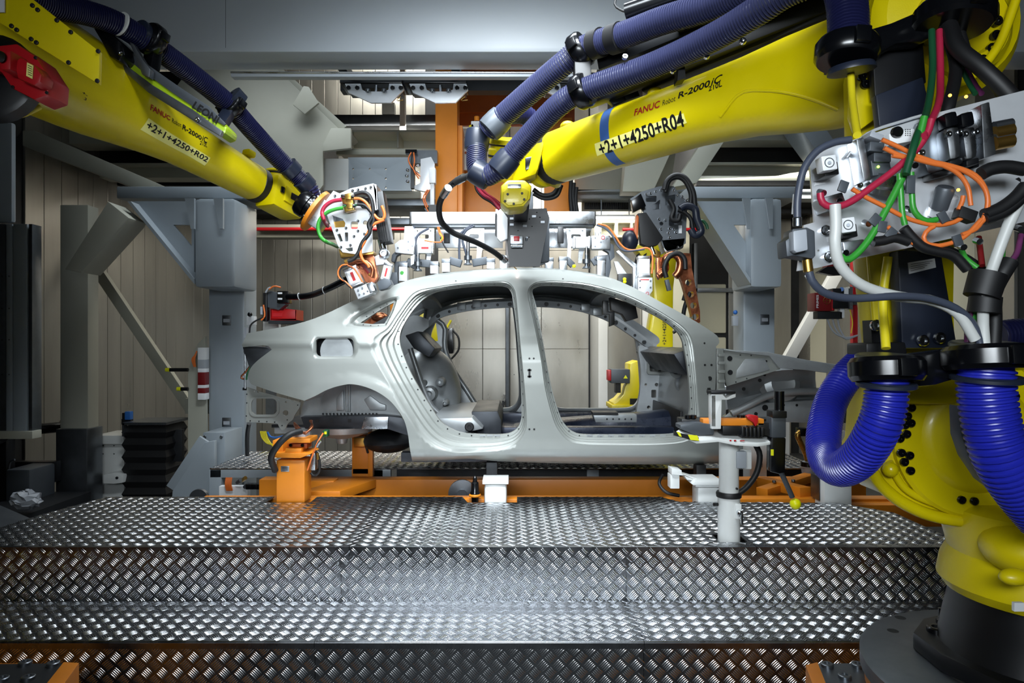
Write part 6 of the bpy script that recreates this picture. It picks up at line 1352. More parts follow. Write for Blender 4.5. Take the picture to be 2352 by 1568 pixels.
MB().pp([(1886, 455), (1935, 440), (1945, 470), (1900, 485)], DP-.06, .06).build('flow_switch', 'alu', vp, bev=.004); MB().pp([(1935, 555), (1985, 548), (1990, 570), (1940, 585)], DP-.06, .06).build('flow_switch', 'alu', vp, bev=.004)
# ================================================================== trench, fixtures, background machines
# ------------------------------------------------------------------ orange portal behind the gripper
t = thing('orange_portal', 'glossy orange steel portal behind the blue hoses', 'portal')
MB().box(P(1000, 0, 6.3).x, P(1050, 0, 6.3).x, 6.3, 6.6, P(0, 520, 6.3).z, 6.0).build('post', 'orange', t, bev=.004)
MB().pb(1055, 150, 1320, 288, 6.9, .05).build('header_plate', 'orange_dark', t, bev=.004)
MB().pb(1058, 375, 1170, 520, 6.75, .06).build('side_plate', 'orange', t, bev=.004); MB().pb(1250, 270, 1314, 520, 6.7, .06).build('side_plate', 'orange', t, bev=.004)
MB().pb(1050, 288, 1062, 520, 6.35, .4).build('web_plate', 'orange', t, bev=.003)
MB().pb(1064, 295, 1085, 390, 6.6, .05).build('hole_strip', 'white_paint', t, bev=.003); bolts(t, [P(1070, v, 6.6) for v in (316, 333, 351)], (0, -1, 0), .012, .01, 'copper')
MB().box(-.7, .58, 6.85, 7.0, 3.9, 6.0).build('ceiling_hanger', 'orange_dark', t)
MB().pp([(1077, 288), (1086, 285), (1100, 330), (1095, 345), (1080, 320)], 6.3, .03).build('yellow_lever', 'yellow', t); MB().pb(1082, 278, 1103, 292, 6.3, .05).build('white_block', 'white_plastic', t, bev=.003); MB().cyl(P(1095, 278, 6.32), P(1095, 268, 6.32), .024, n=12).build('orange_cap', 'orange', t)
for pts in (((1318, 420), (1316, 450), (1320, 485)), ((1312, 410), (1310, 450), (1313, 490)), ((1324, 430), (1322, 460), (1326, 490))): MB().tube([P(u, v, 6.6) for u, v in pts], .02, 8).build('cable', 'black_rubber', t)
# ------------------------------------------------------------------ hanging weld brackets under the portal beam
def hang(u, lab):
    t = thing('hanging_bracket', lab, 'bracket', 'black and aluminium brackets hanging under the portal beam'); d = 4.9
    MB().pb(u, 177, u+143, 190, d, .25).build('black_bar', 'black_gloss', t, bev=.004); MB().pp([(u+4, 188), (u+140, 188), (u+140, 203), (u+16, 203)], d+.02, .2).build('black_block', 'black_paint', t, bev=.004)
    o = [(u+12, 192), (u+48, 192), (u+52, 206), (u+60, 210), (u+100, 210), (u+112, 206), (u+114, 192), (u+143, 192), (u+147, 206), (u+118, 236), (u+72, 236), (u+20, 212)]
    MB().plate(o, [], pix(d-.02), .02).build('alu_plate', 'alu_bright', t)
    bolts(t, [P(u+x, 202, d-.02) for x in (21, 41, 122, 141)], (0, -1, 0), .016, .012, 'black_gloss'); bolts(t, [P(u+x, 205, d-.04) for x in (65, 102)], (0, 0, -1), .018, .02, 'steel')
    MB().cyl(P(u+84, 196, d), P(u+84, 217, d), .012, n=10).build('pin', 'chrome', t); MB().tube([P(u+140, 222, d-.02), P(u+130, 231, d-.02), P(u+146, 230, d)], .003, 6).build('wire', 'brass', t)
    MB().box(P(u+10, 0, d).x, P(u+130, 0, d).x, d, 5.168, P(0, 178, d).z, 3.53).build('hanger', 'black_paint', t)
hang(780, 'black bar and aluminium plate bracket hanging under the portal beam before bright wall panels')
hang(928, 'black bar and aluminium plate bracket hanging under the portal beam beside the orange header')
hang(1238, 'black bar and aluminium plate bracket hanging behind the blue hoses')
t = thing('carrier_bar', 'dark steel carrier bar behind the hanging brackets', 'bar')
MB().box(-1.3, .75, 5.17, 5.27, 3.5, 3.6).build('bar', 'dark_steel', t)
for x in (-1.2, -.4, .65): MB().box(x-.03, x+.03, 4.602, 5.169, 3.52, 3.58).build('arm', 'dark_steel', t)
# ------------------------------------------------------------------ sensor bracket left of the orange post
t = thing('sensor_bracket', 'cluttered sensor bracket with orange wires left of the orange post', 'sensor')
MB().pp([(966, 365), (990, 360), (998, 375), (998, 430), (975, 440), (952, 435), (948, 428), (965, 420)], 5.9, .04).build('plate', 'alu_bright', t, bev=.003); MB().pb(943, 375, 952, 432, 5.88, .05).build('black_stay', 'black_paint', t); MB().pb(985, 385, 1000, 420, 5.8, .08).build('white_box', 'white_plastic', t, bev=.006); MB().pb(988, 420, 997, 470, 5.82, .04).build('white_rod', 'white_plastic', t, bev=.003)
MB().pb(931, 343, 957, 352, 5.9, .06).build('top_clip', 'black_gloss', t); MB().pb(985, 470, 1006, 486, 5.8, .08).build('terminal', 'black_paint', t)
bolts(t, [P(u, v, 5.88) for u, v in ((938, 391), (936, 404), (938, 417), (960, 381), (961, 397))], (-.6, -1, 0), .013, .02, 'chrome')
for m, pts in (('cable_orange', ((945, 350), (938, 365), (943, 380), (955, 395), (965, 405))), ('cable_orange', ((950, 350), (952, 370), (950, 390), (962, 410))), ('cable_orange', ((982, 435), (972, 455), (978, 475), (985, 488))), ('cable_orange', ((986, 436), (976, 456), (983, 476))), ('black_rubber', ((947, 350), (946, 375), (958, 400)))): MB().tube([P(u, v, 5.85) for u, v in pts], .006, 6).build('wire', m, t)
MB().pb(940, 345, 1004, 375, 6.0, .1).build('carrier', 'steel', t)
# ------------------------------------------------------------------ parts rack on the car tail side: arm with red bin
t = thing('feed_arm', 'black cable arm running from a small sensor head to the spot gun', 'cable arm')
MB().tube([P(660, 681, 4.9), P(690, 681, 4.85), P(720, 676, 4.75), P(755, 662, 4.55), (P(790, 645, 4.4)), P(806, 638, 4.35)], .022, 12).build('cable_sleeve', 'black_gloss', t)
for u, v, d in ((688, 681, 4.85), (745, 667, 4.6)): MB().torus(P(u, v, d), (1, -.2, .2), .024, .003).build('cable_tie', 'white_plastic', t)
MB().pb(636, 668, 662, 696, 4.9, .1).build('plug_box', 'black_gloss', t, bev=.004); MB().pb(638, 671, 648, 675, 4.895, .01).build('print_label', 'white_plastic', t); MB().pb(638, 684, 648, 688, 4.895, .01).build('print_label', 'white_plastic', t)
MB().pp([(604, 700), (614, 670), (622, 668), (640, 672), (660, 680), (655, 700), (640, 712), (612, 705)], 4.95, .08).build('sensor_head', 'graphite', t, bev=.004); MB().pb(604, 672, 613, 738, 4.93, .06).build('upright', 'black_paint', t, bev=.003); MB().pb(598, 704, 603, 722, 4.92, .04).build('grey_strip', 'cable_grey', t)
for m, pts in (('cable_orange', ((618, 664), (630, 657), (645, 660))), ('cable_orange', ((605, 700), (608, 725), (600, 735))), ('black_rubber', ((606, 728), (585, 738), (575, 748), (573, 765))), ('cable_grey', ((610, 672), (616, 662), (622, 660)))): MB().tube([P(u, v, 4.9) for u, v in pts], .006, 6).build('wire', m, t)
MB().pb(616, 736, 690, 743, 4.95, .25).build('shelf', 'dark_steel', t); MB().pb(604, 738, 640, 775, 5.2, .05).build('shelf_stand', 'white_paint', t); MB().box(P(610, 0, 5.2).x, P(630, 0, 5.2).x, 5.2, 5.25, 1.0, 1.65).build('stand_post', 'steel', t)
t = thing('parts_bin', 'red open-front plastic storage bin on the shelf behind the boot', 'bin')
b0 = [P(622, 708, 4.97), P(680, 711, 4.97), P(679, 737, 4.97), P(622, 735, 4.97)]
MB().pp([(621, 710), (651, 713), (655, 708), (681, 712), (679, 736), (622, 734)], 4.97, .008).build('front_wall', 'smoke_bin', t, bev=.002); MB().pp([(621, 709), (681, 711), (679, 736), (622, 734)], 5.14, .008).build('back_wall', 'smoke_bin', t)
for u in (621, 678): MB().pb(u, 711, u+2.5, 735, 4.97, .17).build('side_wall', 'smoke_bin', t)
MB().pb(622, 732, 680, 735, 4.97, .17).build('base', 'smoke_bin', t); MB().pb(626, 719, 648, 727, 4.966, .004).build('label_holder', 'red', t)
# tail tester wires on the column
t = thing('test_probe', 'thin probe rods and wires between the left column and the car tail', 'probe')
MB().cyl(P(563, 807, 5.0), P(563, 892, 5.0), .008, n=8).build('rod', 'alu', t); MB().pb(559, 805, 570, 810, 5.0, .03).build('clip', 'steel', t); MB().pb(557, 890, 566, 896, 5.0, .03).build('clip', 'black_paint', t)
for m, pts in (('dark_green', ((586, 800), (584, 820), (575, 840), (567, 862), (566, 872))), ('copper', ((575, 840), (562, 856), (553, 866), (560, 870))), ('black_rubber', ((582, 803), (582, 825), (572, 845)))): MB().tube([P(u, v, 4.8) for u, v in pts], .007, 6).build('wire', m, t)
MB().pb(566, 726, 584, 746, 5.7, .06).build('socket', 'white_plastic', t, bev=.004); MB().sph(P(574, 722, 5.68), .02, 12, 8).build('knob', 'black_gloss', t); MB().pb(561, 752, 566, 776, 5.6, .05).build('grey_strip', 'cable_grey', t)
MB().tube([P(572, 972, 5.2), P(568, 1000, 5.3), P(568, 1045, 5.4)], .016, 8).build('black_cable', 'black_rubber', t)
for i in range(5): MB().tube([P(598+i*3, 990, 5.9), P(602+i*3, 1005, 5.9), P(614+i*2, 1018, 5.9), P(630, 1020+i*2, 5.9)], .005, 6).build('fibre', 'cable_yellow', t)
MB().tube([P(614, 992, 5.6), P(622, 1003, 5.6), P(640, 1004, 5.5), P(668, 995, 5.4)], .008, 6).build('fibre', 'cable_blue', t)
# ------------------------------------------------------------------ skid conveyor in the trench
t = thing('skid_conveyor', 'orange steel skid conveyor frame running in the trench under the car', 'conveyor')
MB().box(-1.75, 2.45, 4.72, 4.84, .50, .645).build('far_rail', 'orange', t, bev=.006); MB().box(-1.9, 2.62, 4.14, 4.24, .56, .645).build('near_rail', 'orange', t, bev=.006)
MB().box(-1.9, 2.3, 4.26, 4.7, .46, .48).build('drip_tray', 'black_paint', t)
MB().box(1.9, 2.75, 4.05, 4.16, .5, .63).build('rail_end', 'orange', t, bev=.006)
MB().prism([P(690, 1128, 4.3), P(780, 1100, 4.7), P(780, 1120, 4.7), P(690, 1148, 4.3)], (.25, 0, 0)).build('cross_member', 'orange', t, bev=.005)
MB().beam(P(1750, 1105, 4.6), P(1850, 1130, 4.2), .08, .06).build('diagonal_member', 'orange', t, bev=.004); MB().beam(P(1750, 1130, 4.3), P(1860, 1095, 4.65), .08, .05).build('diagonal_member', 'orange', t, bev=.004)
for x in (-1.5, 0, 1.5): MB().box(x-.05, x+.05, 4.3, 4.7, 0, .46).build('leg', 'dark_steel', t)
MB().box(-1.55, -1.2, 4.6, 4.72, .52, .66).build('bracket', 'orange', t, bev=.006)
bolts(t, [P(u, v, 4.4) for u, v in ((1778, 1108), (1800, 1104), (1805, 1110), (1822, 1106))], (0, 0, 1), .012, .014, 'steel')
for u in (1062,): MB().lathe(P(u, 1132, 4.45), (0, -1, 0), [(0, .09), (.02, .09), (.025, .03), (.04, .03)], 28).build('roller', 'steel', t)
MB().lathe(P(460, 1142, 4.5), (0, -1, 0), [(0, .06), (.03, .06)], 24).build('roller', 'steel', t)
t = thing('centring_pin', 'black pointed centring pin on an orange collar beside the conveyor rail', 'pin')
cp = P(1091, 1135, 4.08)
MB().lathe(cp, (0, 0, 1), [(-.06, .02), (-.02, .022), (0, .03), (.01, .03), (.02, .024), (.07, .022), (.075, .014), (.10, .012), (.11, .003)], 16).build('pin', 'black_gloss', t); MB().torus(cp+Vector((0, 0, -.005)), (0, 0, 1), .028, .009).build('collar', 'orange', t); MB().box(cp.x-.05, cp.x+.08, cp.y+.02, cp.y+.08, .58, .655).build('bracket', 'orange', t, bev=.004)
# tall orange pedestal near the tail
t = thing('fixture_pedestal', 'bright orange box pedestal with thick black cable under the car tail', 'pedestal')
MB().prism([P(634, 1155, 4.0), P(700, 1155, 4.0), P(700, 1056, 4.0), P(634, 1056, 4.0)], (0, .14, 0)).build('box', 'orange', t, bev=.012)
MB().box(P(634, 0, 4.0).x+.01, P(700, 0, 4.0).x-.01, 4.01, 4.13, .5, .66).build('foot', 'orange', t)
MB().pp([(628, 1051), (620, 1043), (628, 1040), (706, 1040), (712, 1043), (690, 1052)], 3.97, .2).build('top_plate', 'orange', t, bev=.004); MB().pb(626, 1011, 650, 1042, 4.02, .16).build('upright_block', 'orange', t, bev=.004)
MB().pb(655, 1030, 692, 1042, 3.98, .14).build('step_block', 'orange', t, bev=.004); MB().pb(660, 1018, 705, 1030, 4.05, .1).build('spacer', 'orange_dark', t, bev=.003); MB().pb(659, 1007, 712, 1017, 3.98, .16).build('carrier_plate', 'orange', t, bev=.004); MB().pp([(672, 994), (700, 994), (702, 1007), (668, 1007)], 4.05, .1).build('support_pad', 'cable_grey', t, bev=.004)
bolts(t, [P(u, 1022, 4.04) for u in (668, 695)], (0, -1, 0), .01, .008, 'black_gloss'); q = MB().pb(645, 1070, 664, 1083, 3.997, .003).build('rating_plate', 'alu', t, bev=.001)
for k in range(3): MB().pb(648, 1073+k*3, 661, 1074+k*3, 3.996, .001).build('label_line', 'text_black', q)
MB().tube([P(692, 990, 3.95), P(665, 998, 3.9), P(640, 1020, 3.88), P(623, 1050, 3.9), P(632, 1080, 3.98)], .019, 12).build('earth_cable', 'black_rubber', t)
for k in range(5): MB().tube([P(676, 975-k, 4.1), P(682+k*2, 985, 4.0), P(700, 993+k, 3.97), P(718-k, 980, 4.0), P(712+k, 966, 4.1)], .006, 6).build('copper_braid', 'copper', t)
MB().tube([P(714, 1085, 4.05), P(722, 1093, 4.05), P(734, 1080, 4.05), P(732, 1050, 4.05), P(724, 1035, 4.05)], .008, 8).build('hose', 'black_rubber', t); MB().pb(712, 1040, 724, 1080, 4.05, .06).build('cylinder', 'alu', t, bev=.006); MB().cyl(P(729, 1040, 4.03), P(730, 1055, 4.03), .008, n=10).build('fitting', 'brass', t); MB().tube([P(706, 1080, 4.0), P(718, 1045, 4.0), P(730, 1015, 4.0), P(742, 995, 4.05)], .005, 6).build('wire', 'cable_orange', t); MB().cyl(P(727, 1025, 4.0), P(736, 1012, 4.0), .009, n=10).build('connector', 'alu', t)
MB().pb(741, 988, 752, 1003, 4.1, .05).build('sensor', 'dark_green', t, bev=.003); MB().pb(745, 991, 750, 997, 4.095, .005).build('sensor_label', 'hazard_yellow', t)
t = thing('fixture_pedestal', 'shaded orange pedestal post standing at the far platform under the car', 'pedestal')
MB().pb(808, 998, 852, 1090, 4.93, .1).build('post', 'orange', t, bev=.008); MB().pb(845, 992, 856, 1095, 4.86, .06).build('side_plate', 'orange', t, bev=.004); MB().pb(812, 1005, 838, 1026, 4.85, .08).build('motor_block', 'brass', t, bev=.008); MB().box(P(808, 0, 4.93).x, P(852, 0, 4.93).x, 4.93, 5.03, 0, .68).build('foot', 'orange', t); MB().tube([P(842, 1000, 4.84), P(840, 1020, 4.83), P(845, 1040, 4.84)], .008, 8).build('hose', 'black_rubber', t)
# white supports
def support(u, d, v0, v1, w, lab):
    t = thing('body_support', lab, 'support', None); a = P(u-w/2, v0, d); b = P(u+w/2, v0, d)
    MB().box(a.x, b.x, d, d+.14, DZ-.3, a.z).build('box', 'white_paint', t, bev=.025); MB().pb(u-w/2-4, v0-9, u+w/2+4, v0, d-.01, .17).build('top_plate', 'white_paint', t, bev=.003)
    return t
s1 = support(1138, 4.0, 1112, 1155, 52, 'white box support under the middle of the car sill'); MB().pb(1117, 1062, 1142, 1104, 4.15, .1).build('riser', 'dark_steel', s1, bev=.003)
s2 = support(1629, 4.0, 1118, 1160, 54, 'white box support with stepped arm under the front of the car sill'); MB().pp([(1590, 1112), (1598, 1104), (1660, 1104), (1660, 1114), (1592, 1114)], 3.95, .2).build('arm_plate', 'white_paint', s2, bev=.003); MB().pb(1600, 1068, 1622, 1104, 4.15, .08).build('riser', 'black_paint', s2, bev=.003)
MB().pp([(1543, 1076), (1566, 1080), (1566, 1088), (1600, 1098), (1600, 1104), (1578, 1102), (1572, 1092), (1543, 1090)], 4.0, .1).build('stepped_arm', 'white_paint', s2, bev=.003); MB().pb(1540, 1090, 1561, 1122, 4.02, .08).build('end_block', 'white_paint', s2, bev=.004); MB().tube([P(1522, 1090, 4.2), P(1514, 1110, 4.15), P(1530, 1130, 4.1), P(1560, 1138, 4.1)], .01, 8).build('cable', 'black_rubber', s2)
s3 = support(1926, 4.0, 1085, 1160, 66, 'white rounded support column under the car nose beside the orange rail end'); MB().pb(1882, 1095, 1900, 1150, 4.05, .12).build('side_profile', 'steel', s3, bev=.004)
t = thing('air_unit', 'small air service unit with clear bowl and ribbed brown hose beyond the car nose', 'air unit')
MB().lathe(P(1858, 1094, 4.7), (0, 0, 1), [(0, .04), (.05, .05), (.06, .05), (.065, .055), (.1, .055), (.105, .03)], 20).build('bowl', 'cable_grey', t); MB().lathe(P(1858, 1070, 4.7), (0, 0, 1), [(0, .056), (.03, .056)], 20).build('collar', 'black_gloss', t); MB().hose([P(1856, 1068, 4.7), P(1852, 1045, 4.7), P(1838, 1015, 4.7), P(1832, 998, 4.7), P(1842, 990, 4.7)], .02, .01).build('ribbed_hose', 'brass', t); MB().pb(1838, 984, 1860, 1002, 4.68, .08).build('hose_plug', 'black_gloss', t, bev=.004)
MB().pb(1925, 990, 1946, 1012, 4.7, .08).build('terminal', 'white_plastic', t, bev=.004); MB().pb(1920, 1015, 1944, 1040, 4.75, .1).build('terminal', 'white_paint', t, bev=.004); MB().box(P(1840, 0, 4.7).x, P(1876, 0, 4.7).x, 4.66, 4.74, .645, P(0, 1094, 4.7).z).build('foot', 'steel', t)
t = thing('control_cabinet', 'small beige control cabinet standing behind the fixture post', 'cabinet')
MB().box(P(1722, 0, 4.9).x, P(1762, 0, 4.9).x, 4.9, 5.05, 0, P(0, 1020, 4.9).z).build('body', 'white_paint', t, bev=.01); MB().pb(1743, 1064, 1752, 1073, 4.895, .005).build('type_label', 'cable_grey', t)
# ------------------------------------------------------------------ fixture post on the platform
t = thing('gauge_post', 'white tubular post with a fixture tray standing in the platform cut-out', 'post')
pc = P(1674, 1240, 3.27); dp = 3.27
MB().cyl((pc.x, dp, .0), (pc.x, dp, P(0, 1138, dp).z), .052, n=32).build('lower_tube', 'white_paint', t); MB().cyl((pc.x, dp, P(0, 1138, dp).z), (pc.x, dp, P(0, 1012, dp).z), .046, n=32).build('upper_tube', 'white_paint', t)
MB().lathe((pc.x, dp, P(0, 1138, dp).z), (0, 0, 1), [(-.005, .05), (-.005, .058), (.012, .060), (.02, .056), (.02, .05)], 32).build('strap', 'black_rubber', t)
lv = MB().ob((pc.x+.028, dp-.045, P(0, 1168, dp).z), (.014, 0, 0), (0, .012, 0), (0, 0, .035)).build('latch_plate', 'white_paint', t, bev=.003); MB().lathe((pc.x+.03, dp-.055, P(0, 1170, dp).z), (0, -1, 0), [(0, .014), (.02, .013), (.025, .008)], 14).build('latch_nut', 'chrome', lv); MB().cyl((pc.x+.036, dp-.075, P(0, 1172, dp).z), (pc.x+.038, dp-.075, P(0, 1194, dp).z), .006, n=10).build('latch_lever', 'chrome', lv)
for s in (-1, 1): MB().cyl((pc.x+s*.05, dp, P(0, 1158, dp).z), (pc.x+s*.075, dp-.01, P(0, 1157, dp).z), .008, n=10).build('side_screw', 'black_gloss', t)
MB().ob((pc.x+.045, dp-.03, P(0, 1052, dp).z), (.024, 0, 0), (0, .02, 0), (0, 0, .04)).build('clamp_box', 'cable_grey', t, bev=.005); MB().ob((pc.x+.085, dp+.01, P(0, 1055, dp).z), (.022, 0, 0), (0, .02, 0), (0, 0, .045)).build('cable_box', 'white_paint', t, bev=.005); MB().cyl((pc.x+.02, dp-.06, P(0, 1116, dp).z), (pc.x+.02, dp-.05, P(0, 1116, dp).z), .005, n=10).build('drilled_hole', 'black_paint', t)
MB().tube([P(1735, 1020, dp), P(1745, 1045, dp), P(1738, 1085, dp), P(1715, 1118, dp), P(1690, 1136, dp)], .014, 10).build('cable', 'black_rubber', t)
ty = MB().prism([P(1553, 990, 3.1), P(1560, 985, 3.2), P(1640, 985, 3.3), P(1780, 985, 3.3), P(1782, 1012, 3.12), P(1740, 1019, 3.1), P(1690, 1017, 3.1), P(1650, 1008, 3.1), P(1600, 1012, 3.08)], (0, 0, -.014)).build('tray', 'white_paint', t, bev=.003)
MB().pp([(1549, 989), (1555, 993), (1605, 1004), (1605, 1012), (1595, 1012), (1549, 1000)], 3.07, .02).build('hazard_edge', 'black_paint', ty)
for a in ((1554, 991, 1566, 1003), (1580, 998, 1606, 1012)): MB().pp([(a[0], a[1]), (a[2]-4, a[1]+2), (a[2], a[3]), (a[0]+6, a[3]-2)], 3.065, .006).build('hazard_stripe', 'hazard_yellow', ty)
MB().pp([(1563, 976), (1600, 970), (1640, 975), (1640, 998), (1600, 1000), (1563, 985)], 3.12, .1).build('slide_base', 'graphite', t, bev=.004); MB().pb(1566, 962, 1780, 974, 3.2, .1).build('slide_rail', 'black_paint', t, bev=.004); MB().pb(1615, 962, 1755, 977, 3.14, .06).build('orange_bar', 'orange', t, bev=.003)
for u in (1580, 1592, 1700, 1712): MB().lathe(P(u, 962, 3.2), (0, 0, 1), [(0, .012), (.005, .016), (.018, .016), (.02, .01)], 14).build('knurled_knob', 'black_gloss', t)
MB().pp([(1634, 905), (1660, 905), (1668, 914), (1690, 902), (1690, 912), (1672, 918), (1658, 918), (1656, 985), (1634, 985)], 3.1, .05).build('stop_bracket', 'white_paint', t, bev=.003); MB().pb(1634, 898, 1690, 904, 3.08, .08).build('stop_pad', 'black_paint', t, bev=.003); MB().pb(1635, 908, 1643, 978, 3.097, .003).build('mirror_strip', 'alu', t)
MB().pp([(1715, 955), (1725, 952), (1742, 955), (1742, 970), (1736, 980), (1730, 970), (1718, 962)], 3.11, .03).build('red_lever', 'red', t, bev=.005)
for k in range(6): MB().pb(1704+k*9, 980+2*(k % 2), 1711+k*9, 1004, 3.1, .05).build('jaw_block', 'black_paint', t, bev=.003)
MB().pb(1660, 978, 1704, 998, 3.12, .08).build('jaw_carrier', 'black_paint', t, bev=.004); MB().pb(1740, 970, 1780, 1000, 3.14, .08).build('slide_block', 'black_paint', t, bev=.004)
for u, w in ((1676, 4), (1686, 5), (1700, 10)): MB().pb(u, 1010+(u == 1700), u+w, 1013, 3.098, .002).build('red_mark', 'red', ty)
dv = MB().cyl(P(1790, 945, 3.15), P(1790, 898, 3.15), .022, n=18).build('column_tube', 'black_gloss', t); MB().pb(1775, 944, 1808, 960, 3.1, .08).build('column_collar', 'black_paint', t, bev=.004); MB().pb(1772, 958, 1806, 1005, 3.11, .07).build('tool_body', 'graphite', t, bev=.006); MB().pp([(1772, 1005), (1806, 1005), (1804, 1085), (1790, 1088), (1770, 1084)], 3.1, .06).build('torque_tool', 'black_gloss', t, bev=.008); MB().pb(1771, 1032, 1777, 1046, 3.096, .004).build('warning_label', 'hazard_yellow', t); MB().tube([P(1793, 1082, 3.12), P(1808, 1115, 3.12), P(1820, 1142, 3.12)], .012, 10).build('ball_rod', 'graphite', t); MB().sph(P(1827, 1157, 3.12), .025, 24, 14).build('yellow_ball', 'ball_yellow', t)
MB().pb(1756, 985, 1776, 1000, 3.13, .05).build('tool_mount', 'black_paint', t)
# ------------------------------------------------------------------ robots behind the car
t = thing('industrial_robot', 'yellow robot base with black motor and red cap seen through the front door opening', 'robot'); d = 7.4
bx_ = MB().pp([(1447, 835), (1465, 828), (1475, 830), (1475, 940), (1408, 938), (1408, 925), (1420, 918), (1432, 905), (1436, 888), (1447, 870)], d, .35).build('base_casting', 'yellow', t, bev=.012)
MB().pb(1447, 915, 1466, 930, d-.01, .02).build('recess', 'black_paint', bx_); MB().pb(1405, 930, 1480, 940, d-.05, .45).build('foot_flange', 'yellow', t, bev=.006)
MB().pb(1404, 848, 1447, 880, d-.05, .2).build('motor', 'graphite', t, bev=.006); MB().pb(1397, 850, 1407, 874, d-.04, .15).build('red_cap', 'red', t, bev=.006); MB().pp([(1432, 869), (1442, 869), (1437, 861)], d-.055, .005).build('warning_sign', 'hazard_yellow', t); MB().pb(1414, 880, 1426, 902, d+.02, .1).build('stem', 'black_paint', t); MB().pb(1414, 938, 1475, 955, d, .3).build('plinth', 'black_paint', t); MB().box(P(1420, 0, d).x, P(1470, 0, d).x, d, d+.3, 0, P(0, 953, d).z).build('pedestal', 'dark_steel', t)
t = thing('industrial_robot', 'yellow robot forearm standing upright behind the windscreen pillar', 'robot'); d = 6.2
ar = MB().loft([[P(u0, v, d), P((u0+u1)/2, v, d-.09), P(u1, v, d), P((u0+u1)/2, v, d+.09)] for v, u0, u1 in ((560, 1480, 1560), (600, 1496, 1556), (660, 1502, 1548), (720, 1500, 1548), (770, 1490, 1546), (830, 1482, 1550), (1100, 1480, 1560))])
fo_ = MB().pp([(1455, 565), (1500, 548), (1560, 560), (1555, 600), (1548, 660), (1547, 760), (1552, 1180), (1470, 1180), (1488, 780), (1502, 690), (1498, 620)], d, .2).build('forearm', 'yellow', t, bev=.03)
lettering('robot_number', '+2+1+4250+', flat_fn(P(1530, 792, d-.002), (0, 0, 1), (-1, 0, 0)), .033, 'text_black', fo_, .245, .015)
for k in range(4): MB().pp([(1462+k*16, 585), (1470+k*16, 580), (1462+k*16, 606), (1456+k*16, 606)], d-.004, .005).build('hazard_stripe', 'black_paint', fo_)
MB().tube([P(1542, 730, d-.05), P(1560, 735, d-.05), P(1562, 752, d-.05), P(1546, 764, d-.05)], .014, 8).build('hose', 'black_rubber', t); MB().tube([P(1570, 690, d), P(1585, 640, d), P(1588, 660, d), P(1570, 720, d), P(1572, 800, d)], .02, 8).build('hose', 'dark_steel', t); MB().tube([P(1558, 640, d), P(1572, 610, d), P(1585, 600, d)], .025, 8).build('foil_hose', 'alu', t)
t = thing('industrial_robot', 'yellow robot part with black motor and yellow cable seen through the rear door opening', 'robot'); d = 7.0
MB().pp([(930, 690), (960, 680), (1012, 735), (1008, 785), (950, 790)], d, .2).build('link', 'yellow', t, bev=.02); MB().pp([(895, 700), (918, 690), (920, 740), (900, 748)], 6.8, .15).build('orange_link', 'orange', t, bev=.01); MB().pp([(1025, 756), (1040, 752), (1043, 800), (1040, 812), (1012, 812), (1014, 770)], d-.1, .2).build('motor', 'black_gloss', t, bev=.01); MB().tube([P(1036, 735, d-.15), P(1024, 760, d-.15), P(1020, 800, d-.15), P(1021, 830, d-.15)], .012, 8).build('cable', 'cable_yellow', t); MB().tube([P(1040, 758, d-.15), P(1053, 775, d-.15), P(1054, 800, d-.15), P(1045, 815, d-.15), P(1030, 830, d-.15)], .01, 8).build('cable', 'black_rubber', t)
MB().box(P(950, 0, d).x, P(1010, 0, d).x, d+.02, d+.2, 0, P(0, 780, d).z).build('stand', 'dark_steel', t); MB().sph(P(872, 728, 6.6), .06, 14, 10, (1.4, 1, .8)).build('copper_tip', 'copper', t); MB().pp([(835, 742), (850, 730), (870, 735), (872, 750), (840, 752)], 6.6, .05).build('copper_shank', 'copper', t)
# ------------------------------------------------------------------ red measuring box at the right
t = thing('power_meter', 'dark red and black beam measuring box on a red stand behind the car nose', 'meter'); d = 6.4
MB().pb(1871, 672, 1917, 714, d, .16).build('red_half', 'dark_red', t, bev=.004); MB().pb(1913, 662, 1958, 708, d-.01, .18).build('black_half', 'black_paint', t, bev=.004); MB().pb(1911, 668, 1914, 712, d-.004, .02).build('orange_edge', 'red', t)
lettering('meter_lettering', 'PRIMES', flat_fn(P(1880, 707, d-.003), (0, 0, 1), (-1, 0, 0)), .021, 'white_plastic', t, .122, .02)
MB().torus(P(1899, 690, d-.002), (0, -1, 0), .032, .002, 24, 5).build('cross_hair_ring', 'brass', t); MB().pb(1898.5, 681, 1899.5, 699, d-.002, .001).build('cross_hair', 'brass', t); MB().pb(1890, 689.5, 1908, 690.5, d-.002, .001).build('cross_hair', 'brass', t)
MB().cyl(P(1933, 664, d-.012), P(1933, 664, d-.01), .02, n=16).build('blue_sign', 'cable_blue', t); MB().pb(1939, 661, 1949, 683, d-.013, .003).build('paper_label', 'white_plastic', t); MB().pb(1952, 658, 1959, 710, d-.02, .2).build('back_rail', 'alu', t)
MB().pb(1878, 715, 1935, 732, d+.02, .1).build('plug_block', 'dark_steel', t, bev=.004); MB().pb(1930, 708, 1940, 730, d+.02, .06).build('white_plug', 'white_plastic', t, bev=.004)
for k in range(3): MB().tube([P(1900+12*k, 732, d+.05), P(1908+10*k, 752, d+.05), P(1922+8*k, 768+2*k, d+.05), P(1945, 775+2*k, d+.05), P(1970, 770, d+.05)], .008, 8).build('cable', 'cable_grey', t)
MB().tube([P(1952, 710, d+.02), P(1958, 740, d+.02), P(1955, 765, d+.02)], .005, 6).build('earth_wire', 'cable_yellow', t); MB().pp([(1880, 625), (1900, 612), (1950, 610), (1950, 630), (1915, 632)], d+.05, .08).build('top_fin', 'black_paint', t); MB().pb(1900, 606, 1950, 616, d+.1, .1).build('top_lamp', 'dark_red', t)
